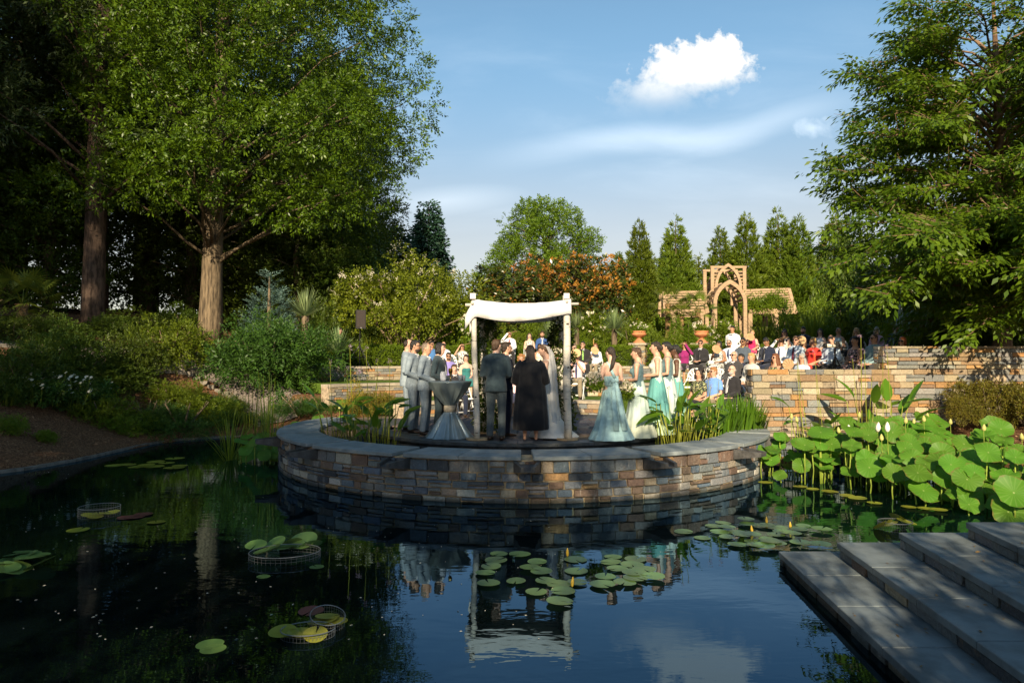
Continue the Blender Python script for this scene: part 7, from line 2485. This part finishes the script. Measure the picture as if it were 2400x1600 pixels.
def wing(xl_, xr_, ytl, ytr, ybot, n, lean, mirror):
    xL, zTL = q_(xl_, ytl); xR, zTR = q_(xr_, ytr); _, zB = q_(0, ybot)
    yb, yt = (.55, .55 + lean)
    part('wing_beam', lambda mb: mb.beam((xL, yt, zTL), (xR, yt, zTR), .14, .13))
    for i in range(1, n):
        f_ = i / n
        dx = -.12 * f_ if not mirror else 0
        part('slat', lambda mb: mb.beam((xL + dx + .05, yt + (yb - yt) * f_, zTL + (zB - zTL) * f_), (xR - .02, yt + (yb - yt) * f_, zTR + (zB - zTR) * f_), .05, .105))
    part('wing_beam', lambda mb: mb.beam((xL - (.16 if not mirror else 0), yb - .05, zB), (xR, yb - .05, zB), .16, .30))
    part('wing_beam', lambda mb: mb.beam((xL - (.1 if not mirror else 0), yb + 1.6, zB - .05), (xR, yb + 1.6, zB - .05), .14, .22))
    # end frames
    for yy in (0, 1.55):
        a, b_ = ((xL + .0, yt + yy * .6, zTL), (xL - .16, yb - .02 + yy, zB)) if not mirror else ((xR - .02, yt + yy * .6, zTR), (xR - .0, yb - .02 + yy, zB - .1))
        part('end_post', lambda mb: mb.beam(a, b_, .19, .16, up=(0, 1, 0)))
    for i in range(5):
        x = xL + (xR - xL) * (i + .5) / 5
        part('rafter', lambda mb: mb.beam((x, yb, zB + .1), (x, yb + 1.6, zB + .1), .07, .12))
        part('rafter', lambda mb: mb.beam((x, yt + .05, zTL - .15), (x, yb + 1.6, zB + .3), .06, .1))
    return xL, xR, zB


xL, xR, zB = wing(195, 850, 520, 505, 855, 8, .9, False)
for cx_ in (290, 720):
    x, _ = q_(cx_, 0)
    for yy in (.5, 2.1): part('post', lambda mb: mb.beam((x, yy, -.3), (x, yy, zB - .16), .22, .22, up=(0, 1, 0)))
xL, xR, zB = wing(1455, 2185, 487, 462, 835, 9, .9, True)
for cx_ in (1460, 1865):
    x, _ = q_(cx_, 0)
    for yy in (.4, 2.1): part('post', lambda mb: mb.beam((x, yy, -.3), (x, yy, zB - .16), .24, .24, up=(0, 1, 0)))
x0_, z0_ = q_(1345, 0)
part('post', lambda mb: mb.beam((x0_, 1.2, -.3), (x0_, 1.2, zB - .1), .34, .34, up=(0, 1, 0)))
# climbing vine on the right wing
e = empty('climbing_vine', (PXC, PY0, 2.2), 'flowering vine climbing over the right wing of the pergola', 'vine')
n = 420
t_ = rng.random(n)
xx = q_(1290, 0)[0] + t_ * (q_(2030, 0)[0] - q_(1290, 0)[0])
zz = q_(0, 735)[1] + rng.normal(size=n) * .28 + .35 * np.exp(-((t_ - .72) / .16) ** 2)
P = np.stack([xx, .42 + rng.normal(size=n) * .12, zz], 1)
link('foliage', fol_mesh('foliage', scatter(SPR_FINE, P, frames(rand_dirs(n) + [0, -.4, .2]), rng.uniform(1.2, 2.0, n)), L_HEDGE), e)
mb = MB()
for dx in (0, .35): mb.tube([(q_(1865 + dx * 200, 0)[0], .2, -.2), (q_(1850, 0)[0] + dx, .15, 1.0), (q_(1780, 0)[0] + dx * 2.5, .25, zB - .1)], [.03, .025, .015], 5)
mb.build('stem', M_CRBARK, e)
# obelisk trellises
def obelisk(label, X, Y, z, H, w, mt):
    e = empty('garden_obelisk', (X, Y, z), label, 'trellis')
    for s in (-1, 1):
        for t_ in (-1, 1):
            mb = MB(); mb.tube([(s * w, t_ * w, 0), (s * w * .55, t_ * w * .55, H * .55), (s * .02, t_ * .02, H)], .018, 5); mb.build('leg', mt, e)
    for q in (.25, .5):
        r_ = w * (1 - q * .85)
        mb = MB()
        for a, b_ in (((-r_, -r_), (r_, -r_)), ((r_, -r_), (r_, r_)), ((r_, r_), (-r_, r_)), ((-r_, r_), (-r_, -r_))): mb.beam((*a, H * q), (*b_, H * q), .022, .03)
        mb.build('ring', mt, e)
    mb = MB(); mb.ell((0, 0, H + .05), (.05, .05, .07)); mb.build('finial', mt, e)


Y = 36; obelisk('timber obelisk trellis standing inside the lower pointed arch', (1673 - 1200) / 1600 * Y, Y, 2.2, CAM_H + (845 - 728) / 1600 * Y - 2.2, .35, M_TIMB)
Y = 20.5; obelisk('pale green slender obelisk trellis at the right end of the seats', (2112 - 1200) / 1600 * Y, Y, 1.9, CAM_H + (845 - 722) / 1600 * Y - 1.9, .22, mat('verdigris', (.42, .50, .44), .6, .2))

# ================================================================== pond plants
def blade_mesh(L, W, bend, seed, wav=0.0):
    """broad pointed leaf along +Y, 5 cross sections with a midrib crease"""
    rs = random.Random(seed)
    mb = MB(); vs, fs = [], []
    n = 8
    for i in range(n + 1):
        t_ = i / n
        w = W * math.sin(PI * min(1, .06 + .94 * t_) ** .85) ** .8 * .5 if 0 < i < n else .004
        y = L * t_; z = -bend * L * t_ * t_
        for s in (-1, -.5, 0, .5, 1):
            vs.append((w * s, y, z + abs(s) * w * .28 + wav * W * math.sin(t_ * 9 + s * 2) * abs(s)))
    for i in range(n):
        for j in range(4): fs.append((i * 5 + j, i * 5 + j + 1, (i + 1) * 5 + j + 1, (i + 1) * 5 + j))
    mb.add(vs, fs)
    return mb


CANNA = [blade_mesh(.42, .15, b_, i).mesh('leaf', L_THALIA, True) for i, b_ in enumerate((.15, .3, .05, .45))]
M_STEMY = mat('water_stem', (.22, .24, .03), .5, .4, 3)


def mat_from(d, up=(0, 0, 1), loc=(0, 0, 0), s=1.0):
    d = Vector(d).normalized(); u = Vector(up)
    r_ = d.cross(u)
    if r_.length < .05: r_ = Vector((1, 0, 0))
    r_.normalize(); u = r_.cross(d)
    M = Matrix((r_, d, u)).transposed().to_4x4()
    return Matrix.Translation(loc) @ M @ Matrix.Scale(s, 4)


def canna(label, X, Y, z, n, rad, h, seed, flowers=4, fh=1.7, sc=1.0, group='water cannas'):
    rs = random.Random(seed)
    e = empty('water_canna', (X, Y, z), label, 'plant', group)
    for i in range(n):
        a = rs.uniform(0, 2 * PI); q = rad * math.sqrt(rs.random())
        b = V3(q * math.cos(a), q * math.sin(a) * .8, 0)
        hh = h * rs.uniform(.35, 1.0)
        out_a = a + rs.uniform(-.7, .7)
        lean = rs.uniform(.05, .3) * hh
        tip = b + V3(math.cos(out_a) * lean, math.sin(out_a) * lean, hh)
        mb = MB(); mb.tube([b, b.lerp(tip, .5) + V3(0, 0, .05), tip], [.011, .009, .006], 5)
        mb.build('stem', M_STEMY, e, True)
        el = rs.uniform(-.1, 1.1)
        d = V3(math.cos(out_a) * math.cos(el), math.sin(out_a) * math.cos(el), math.sin(el))
        o = link('leaf', rs.choice(CANNA), e)
        o.matrix_local = mat_from(d, (rs.uniform(-.4, .4), rs.uniform(-.7, .1), 1), tip, rs.uniform(.65, 1.1) * sc)
    for i in range(flowers):
        a = rs.uniform(0, 2 * PI); b = V3(rad * .6 * math.cos(a), rad * .5 * math.sin(a), 0)
        H_ = fh * rs.uniform(.75, 1.1)
        tip = b + V3(rs.uniform(-.25, .25), rs.uniform(-.15, .15), H_)
        mb = MB(); mb.tube([b, b.lerp(tip, .5), tip], [.007, .006, .004], 4); mb.build('flower_stem', M_STEMY, e)
        P = np.array([tip + V3(rs.gauss(0, .02), rs.gauss(0, .02), rs.uniform(-.06, .04)) for _ in range(6)])
        o = link('flower', fol_mesh('flower', scatter([T_tuft(6, .03, .02, .5, seed=410, rad=.012)], P, frames(rand_dirs(6)), rng.uniform(.4, .75, 6)), M_PINKFL), e)
    return e


canna('water canna clump in the moat left of the groomsmen, with tall flower stalks', -2.62, 12.75, .45, 34, .55, .85, 1, 7, 1.75)
canna('smaller water canna clump nearest the left end of the moat', -3.35, 13.2, .45, 16, .3, .95, 2, 3, 1.5)
canna('leafy water canna clump in the moat in front of the last bridesmaids', 3.05, 12.7, .45, 40, .45, .85, 3, 4, 1.5)
canna('dense water canna clump in the right side of the moat', 3.65, 13.25, .45, 26, .4, .75, 4, 3, 1.3)
canna('big-leaved water canna rising above the lotus before the garden wall', 6.9, 12.9, .0, 22, .5, 1.5, 5, 8, 2.35, 1.45)
canna('second water canna rising above the lotus, nearer the basin', 5.75, 13.0, .0, 12, .35, 1.3, 6, 4, 2.2, 1.2)
# pickerel leaves packed along the right moat
for (px, Y, lab, s) in ((1690, 13.6, 'upright pickerel leaves in the right moat, left tuft', 1.0), (1735, 14.0, 'upright pickerel leaves in the right moat by the wall', 1.05), (1765, 14.2, 'pickerel leaves spilling over the coping at the wall end', .8)):
    X = (px - 1200) / 1600 * Y
    e = empty('pickerel_weed', (X, Y, .45), lab, 'plant', 'pickerel weed in the moat'); e.scale = (s, s, s)
    link('leaves', fol_mesh('leaves', blades(150, .85, .05, .6, 420 + px, .2, 3, .7, .28), L_THALIA), e)
# sedge and rushes in the pond left of the basin
ME_RUSH = fol_mesh('leaves', blades(26, 1.75, .022, .42, 430, .55, 4, .9, .18), L_GRASS)
ME_RUSH2 = fol_mesh('leaves', blades(34, 1.1, .02, .7, 431, 1.0, 4, .5, .15), L_GRASS)
for px, py, me_, s, lab in ((590, 1060, ME_RUSH, .85, 'upright rush between the lone one and the basin'), (540, 1078, ME_RUSH2, 1.1, 'thin arching rush at the left, standing alone in the water'), (628, 1066, ME_RUSH, 1.0, 'tall rush with one high blade left of the basin'), (650, 1078, ME_RUSH2, .95, 'arching rush beside the basin wall')):
    P_ = atZ(px, py, 0)
    e = empty('rush', (P_.x, P_.y, -.02), lab, 'plant', 'rushes beside the basin', px); e.scale = (s, s, s); link('leaves', me_, e)

# lotus -------------------------------------------------------------
def lotus_leaf(seed):
    rs = random.Random(seed)
    n = 26; mb = MB(); vs = [(0, 0, -.06)]; fs = []
    ph, k = rs.uniform(0, 6), rs.choice((3, 4, 5))
    am = rs.uniform(.09, .24); cup = rs.uniform(-.16, .12)
    for j, r_ in enumerate((.18, .5, .8, 1.0)):
        for i in range(n):
            a = 2 * PI * i / n
            rr = r_ * (1 + .06 * math.sin(2 * a + ph) + .035 * math.sin(7 * a + ph) * r_ + .03 * math.sin(11 * a - ph) * r_)
            vs.append((rr * math.cos(a), rr * math.sin(a) * rs.uniform(.985, 1.0), -.05 * (1 - r_) + cup * r_ * r_ + am * r_ ** 2.5 * math.sin(k * a + ph)))
    for i in range(n): fs.append((0, 1 + i, 1 + (i + 1) % n))
    for j in range(3):
        for i in range(n): fs.append((1 + j * n + i, 1 + (j + 1) * n + i, 1 + (j + 1) * n + (i + 1) % n, 1 + j * n + (i + 1) % n))
    mb.add(vs, fs)
    return mb.mesh('leaf', L_LOTUS, True)


LOT = [lotus_leaf(i) for i in range(7)]
mb = MB(); mb.tube([(0, 0, 0), (.03, .01, .5), (0, 0, 1)], [.012, .011, .009], 5); ME_LSTEM = mb.mesh('stem', M_STEMG, True)
mb = MB(); mb.lathe([(.0, 0), (.022, .008), (.030, .035), (.022, .07), (.004, .10)], 8); ME_BUD = mb.mesh('bud', mat('lotus_bud', (.45, .42, .14), .6, .3, 10), True)
mb = MB(); mb.lathe([(.0, 0), (.022, .008), (.037, .045), (.033, .085), (.018, .125), (.002, .15)], 9); ME_WBUD = mb.mesh('bud', mat('white_lotus_bud', (.75, .68, .60), .6, .15, 10), True)


def lotus(label, cx_, cy_, rx, ry, n, hz, rr, seed, buds=2, wb=0, big=()):
    rs = random.Random(seed)
    e = empty('lotus', (cx_, cy_, 0), label, 'plant', 'lotus plants')
    L_ = []
    for i in range(n):
        for _ in range(30):
            a = rs.uniform(0, 2 * PI); q = math.sqrt(rs.random())
            x, y = rx * q * math.cos(a), ry * q * math.sin(a)
            h = rs.uniform(*hz); r_ = rs.uniform(*rr)
            if all((x - X) ** 2 + (y - Y) ** 2 + 2.2 * (h - H_) ** 2 > (.62 * (r_ + R_)) ** 2 for X, Y, H_, R_ in L_): break
        L_.append((x, y, h, r_))
    for x, y, h, r_ in L_:
        o = link('leaf', rs.choice(LOT), e)
        tilt = V3(rs.uniform(-.5, .4), rs.uniform(-1.35, -.15), 1.0).normalized()
        f_ = V3(rs.uniform(-1, 1), rs.uniform(-1, 1), 0)
        d = (f_ - tilt * f_.dot(tilt)).normalized()
        o.matrix_local = mat_from(d, tilt, (x, y, h), r_)
        s = link('stem', ME_LSTEM, e, (x, y + .02, -.15)); s.scale = (1, 1, h + .14); s.rotation_euler = (0, 0, rs.uniform(0, 6))
    for i in range(buds + wb):
        x, y = rs.uniform(-rx, rx) * .8, rs.uniform(-ry, ry) * .8; h = rs.uniform(.75, 1.1)
        s = link('stem', ME_LSTEM, e, (x, y, -.1)); s.scale = (.55, .55, h + .1)
        link('bud', ME_BUD if i < buds else ME_WBUD, e, (x + .0, y, h - .01), (rs.uniform(-.2, .2), rs.uniform(-.2, .2), 0), (1.1,) * 3)


lotus('lotus leaves against the right end of the round basin', 5.0, 12.1, .62, .75, 30, (.12, .7), (.12, .19), 1, 2)
lotus('lotus leaves in the middle of the bed below the white buds', 5.95, 11.6, .75, .9, 44, (.2, .92), (.13, .205), 2, 3, 3)
lotus('lotus leaves at the back right below the mulch bed', 7.6, 12.2, 1.0, .9, 46, (.25, 1.0), (.14, .215), 3, 4)
lotus('lotus leaves at the front edge of the bed, centre', 6.2, 10.3, .75, .8, 34, (.1, .6), (.13, .21), 4, 0)
lotus('lotus leaves at the right end of the bed by the dark basin wall', 7.45, 10.5, .85, .9, 46, (.15, .9), (.13, .20), 5, 2)
lotus('lowest lotus leaves, just beyond the top of the steps', 6.9, 9.2, .85, .55, 18, (.08, .45), (.15, .23), 6, 0)
lotus('lotus leaves close behind the middle of the bed', 6.7, 12.3, .65, .65, 30, (.3, 1.0), (.13, .205), 7, 3)
lotus('small lotus group beside the left end of the round basin', -5.1, 14.2, .45, 1.0, 17, (.12, .5), (.13, .2), 8, 1)
lotus('lotus group behind the left end of the round basin', -4.9, 17.1, 1.0, .6, 20, (.15, .55), (.16, .26), 9, 1)

# lily pads -----------------------------------------------------------
def pad_mesh(seed):
    rs = random.Random(seed)
    n = 28; mb = MB(); vs = [(0, 0, .0)]; fs = []
    a0 = .12
    for r_ in (.55, 1.0):
        for i in range(n):
            a = a0 + (2 * PI - 2 * a0) * i / (n - 1)
            rr = r_ * (1 + .02 * math.sin(3 * a + seed))
            vs.append((rr * math.cos(a), rr * math.sin(a), (.02 + rs.uniform(0, .02)) * (r_ > .9)))
    for i in range(n - 1):
        fs.append((0, 1 + i, 2 + i)); fs.append((1 + i, 1 + n + i, 2 + n + i, 2 + i))
    mb.add(vs, fs)
    return mb.mesh('pad', L_PAD, True)


PADS = [pad_mesh(i) for i in range(5)]
L_PADY = leaf_mat('yellow_pad', (.16, .19, .02), (.28, .27, .03), .1, .35, .5)
L_PADR = leaf_mat('red_pad', (.13, .03, .035), (.22, .06, .05), .1, .35, .5)
mb = MB(); mb.lathe([(.0, -.02), (.016, .0), (.020, .03), (.012, .07), (.002, .095)], 8); ME_LBUD = mb.mesh('bud', mat('yellow_bud', (.55, .36, .04), .5, .3, 10), True)


def lily(label, pads, r0=.115, pal=None, buds=(), raised=0, seed=0):
    """pads: pixel centres; they float on the water"""
    rs = random.Random(seed)
    P = [atZ(x, y, .006) for x, y in pads]
    c = sum(P, Vector()) / len(P)
    e = empty('water_lily', (c.x, c.y, 0), label, 'plant', 'water lilies')
    for i, q in enumerate(P):
        r_ = r0 * rs.uniform(.72, 1.0)
        o = link('pad', rs.choice(PADS), e, (q.x - c.x, q.y - c.y, .006 + .0022 * i + raised * rs.uniform(.3, 1)), None, (r_, r_, r_))
        o.rotation_euler = (rs.gauss(0, .02 + raised * 3), rs.gauss(0, .02 + raised * 3), rs.uniform(0, 6.28))
        if pal:
            o.material_slots[0].link = 'OBJECT'; o.material_slots[0].material = pal
    for x, y in buds:
        q = atZ(x, y, 0)
        link('bud', ME_LBUD, e, (q.x - c.x, q.y - c.y, .02), (rs.uniform(-.15, .15), rs.uniform(-.2, .2), 0), (.85,) * 3)
    return e


cc_ = lambda L_: [(1040 + x / 2.557, 1220 + y / 2.557) for x, y in L_]
lily('group of green lily pads under the reflection of the left canopy posts', cc_([(330, 197), (455, 200), (312, 238), (285, 275), (250, 315), (268, 378), (433, 367), (560, 252), (520, 288), (585, 312)]), .125, seed=1)
lily('lily pads with two yellow buds in the reflection of the right canopy posts', cc_([(790, 232), (795, 302), (612, 360), (690, 382), (555, 430), (800, 373), (715, 427), (695, 490)]), .12, buds=cc_([(770, 400), (742, 218)]), seed=2)
lily('green lily pads in the reflection of the bridesmaids', cc_([(1015, 215), (1000, 248), (1150, 232), (1128, 265), (1040, 290), (1200, 297), (968, 340), (952, 388), (1085, 378), (1150, 352), (1140, 320), (1260, 345)]), .12, seed=3)
lily('wide carpet of lily pads with yellow buds before the lowest step', cc_([(1550, 102), (1620, 32), (1675, 14), (1760, 72), (1655, 70), (1700, 100), (1765, 148), (1860, 132), (1940, 120), (1825, 27), (1925, 35), (2010, 53), (2030, 78), (2130, 62), (2155, 43), (2265, 62), (1990, 100), (2140, 148), (2255, 158), (1870, 165), (1920, 170), (2000, 158), (1810, 10), (1700, 60), (1850, 105), (1790, 108), (2080, 100), (1960, 150)]), .125, buds=cc_([(1935, 22), (2078, 52), (1848, 75)]), seed=4)
lily('single pale lily pad drifting left of the lily pad carpet', cc_([(1437, 64)]), .125, seed=5)
cl_ = lambda L_: [(x / 2.868, 1040 + y / 2.868) for x, y in L_]
lily('yellowish lily pads far out on the left part of the pond', cl_([(770, 145), (855, 140), (930, 155), (1050, 122), (1040, 155), (1120, 132), (1170, 165), (1175, 103), (1210, 152), (985, 148)]), .19, L_PADY, seed=6)
lily('red lily pads right of the wire basket at the left', cl_([(850, 495), (905, 490), (960, 475)]), .14, L_PADR, seed=7)
lily('yellow-green lily pad in front of the left wire basket', cl_([(525, 578)]), .16, L_PADY, seed=8)
lily('small yellow-green pad right of the red lily pads', cl_([(1050, 525)]), .13, L_PADY, seed=9)
lily('lifted lily leaves at the left edge of the picture', cl_([(10, 835), (60, 800), (100, 850), (150, 790), (215, 805), (185, 765), (265, 825), (120, 770), (40, 860)]), .17, None, raised=.07, seed=10)
lily('two green lily pads in the dark water at lower left', cl_([(1410, 1345), (1432, 1378)]), .115, seed=11)
lily('small pad right of the middle wire basket', cl_([(2130, 825)]), .085, seed=12)
lily('dim small pad before the middle wire basket', cl_([(1770, 890)]), .08, seed=13)
lily('lily leaves lifted out of the middle wire basket', cl_([(1720, 730), (1800, 745), (1850, 700), (1880, 740), (1960, 705), (2040, 705), (2085, 712), (1780, 765), (1925, 725)]), .15, None, raised=.09, seed=14)
lily('lily pads inside the left wire basket', cl_([(610, 485), (660, 478), (720, 480), (640, 495), (750, 470)]), .12, L_PADY, raised=.02, seed=15)
lily('bright lily leaves in the nearest wire basket', cl_([(1950, 1282), (2030, 1292), (2120, 1298), (2170, 1215), (2200, 1190), (1900, 1290), (2230, 1225)]), .12, L_PADY, raised=.035, seed=16)
lily('brownish lily pad beside the nearest wire basket', cl_([(2090, 1120)]), .12, L_PADR, seed=17)
lily('lily leaves in the wire basket behind the steps', [(2085, 1238), (2105, 1232), (2125, 1240), (2070, 1242)], .13, L_PADY, raised=.10, seed=18)
lily('yellow floating leaves along the front of the lotus', [(1790 + 4, 1130), (1876, 1140), (1905, 1146), (1945, 1152), (1985, 1162), (2010, 1168), (2050, 1180), (2130, 1190), (2170, 1194), (2200, 1197)], .13, L_PADY, seed=19)
# wire baskets
M_WIRE = mat('galvanised_wire', (.16, .17, .17), .4, .2, metal=.6)


def basket(label, px, py, rx, ry, h, rz=0.0, tilt=0.0):
    P_ = atZ(px, py, 0)
    e = empty('wire_basket', (P_.x, P_.y, 0), label, 'basket', 'wire plant baskets in the pond', rz)
    e.rotation_euler = (tilt, 0, rz)
    n = 44
    ring = lambda z, k=1.0: [(rx * k * math.cos(2 * PI * i / n), ry * k * math.sin(2 * PI * i / n), z) for i in range(n + 1)]
    mb = MB(); mb.tube(ring(h), .0045, 4, cap=False); mb.build('rim', M_WIRE, e)
    mb = MB()
    for z in np.arange(-.03, h - .01, .03): mb.tube(ring(float(z)), .0013, 3, cap=False)
    for i in range(n):
        a = 2 * PI * i / n; x, y = rx * math.cos(a), ry * math.sin(a)
        mb.tube([(x, y, -.04), (x, y, h)], .0013, 3, cap=False)
    tag(mb.build('wire_mesh', M_WIRE, e), kind='stuff')


P1 = cl_([(668, 480), (1915, 770), (2070, 1285), (2200, 1215)])
basket('wire plant basket at the left, standing out of the water', *P1[0], .25, .22, .12, .2)
basket('long wire basket in the middle of the left pond', *P1[1], .36, .24, .08, .15, .03)
basket('nearest wire basket with bright lily leaves', *P1[2], .20, .14, .05, .1)
basket('wire basket joined behind the nearest one', *P1[3], .13, .18, .08, .5, .1)
basket('wire basket in the water behind the steps', 2098, 1240, .20, .16, .10)
# drifting seeds and petals
n = 170
pts = []
while len(pts) < n:
    px, py = random.uniform(20, 1300), 1020 + 480 * random.random() ** 1.4
    P_ = atZ(px, py, .003)
    if pond_dist(P_.x, P_.y) < -.3 and math.hypot(P_.x - CX, P_.y - CY) > 5.3: pts.append(P_)
P = np.array([tuple(q) for q in pts])
d = rand_dirs(n) * [1, 1, 0] + [1e-3, 0, 0]
tag(link('floating_petals', fol_mesh('floating_petals', leaves(P, d, np.tile(UP, (n, 1)) + rng.normal(size=(n, 3)) * .2, rng.uniform(.012, .035, n), .014), M_WHITEFL)), kind='stuff')
# pine straw, twigs and leaf litter on the mulch
n = 5200
x = np.concatenate([rng.uniform(-12, -5, 3400), rng.uniform(8.7, 11.8, 1800)]); y = np.concatenate([rng.uniform(12, 20.5, 3400), rng.uniform(10.5, 14.2, 1800)])
ok = (pond_dist(x, y) > .12) & ~((x > -4) & (x < 8.6))
x, y = x[ok], y[ok]
P = np.stack([x, y, terrain(x, y) + .02], 1); n = len(P)
L_LIT = leaf_mat('bark_chip', (.12, .06, .03), (.34, .20, .11), .0, .9, .1)
tag(link('leaf_litter', fol_mesh('leaf_litter', leaves(P, rng.normal(size=(n, 3)) * [1, 1, .2], np.tile(UP, (n, 1)) + rng.normal(size=(n, 3)) * .4, rng.uniform(.03, .11, n), rng.uniform(.012, .04, n)), L_LIT)), kind='stuff')

# a few dry leaves blown onto the steps
n = 75
st_ = rng.integers(0, 4, n)
yy = rng.uniform(3.4, 6.2, n)
xx = np.array([front_x(int(i), float(y)) for i, y in zip(st_, yy)]) + rng.uniform(.04, .48, n) ** 1.0
zz = np.array([SP[int(i)][2] for i in st_]) + .008
P = np.stack([xx, yy, zz], 1)
tag(link('fallen_leaves', fol_mesh('fallen_leaves', leaves(P, rng.normal(size=(n, 3)) * [1, 1, .05], np.tile(UP, (n, 1)) + rng.normal(size=(n, 3)) * .25, rng.uniform(.02, .06, n), rng.uniform(.010, .024, n)), leaf_mat('dry_leaf', (.10, .06, .025), (.30, .20, .08), .1, .8, .1))), kind='stuff')
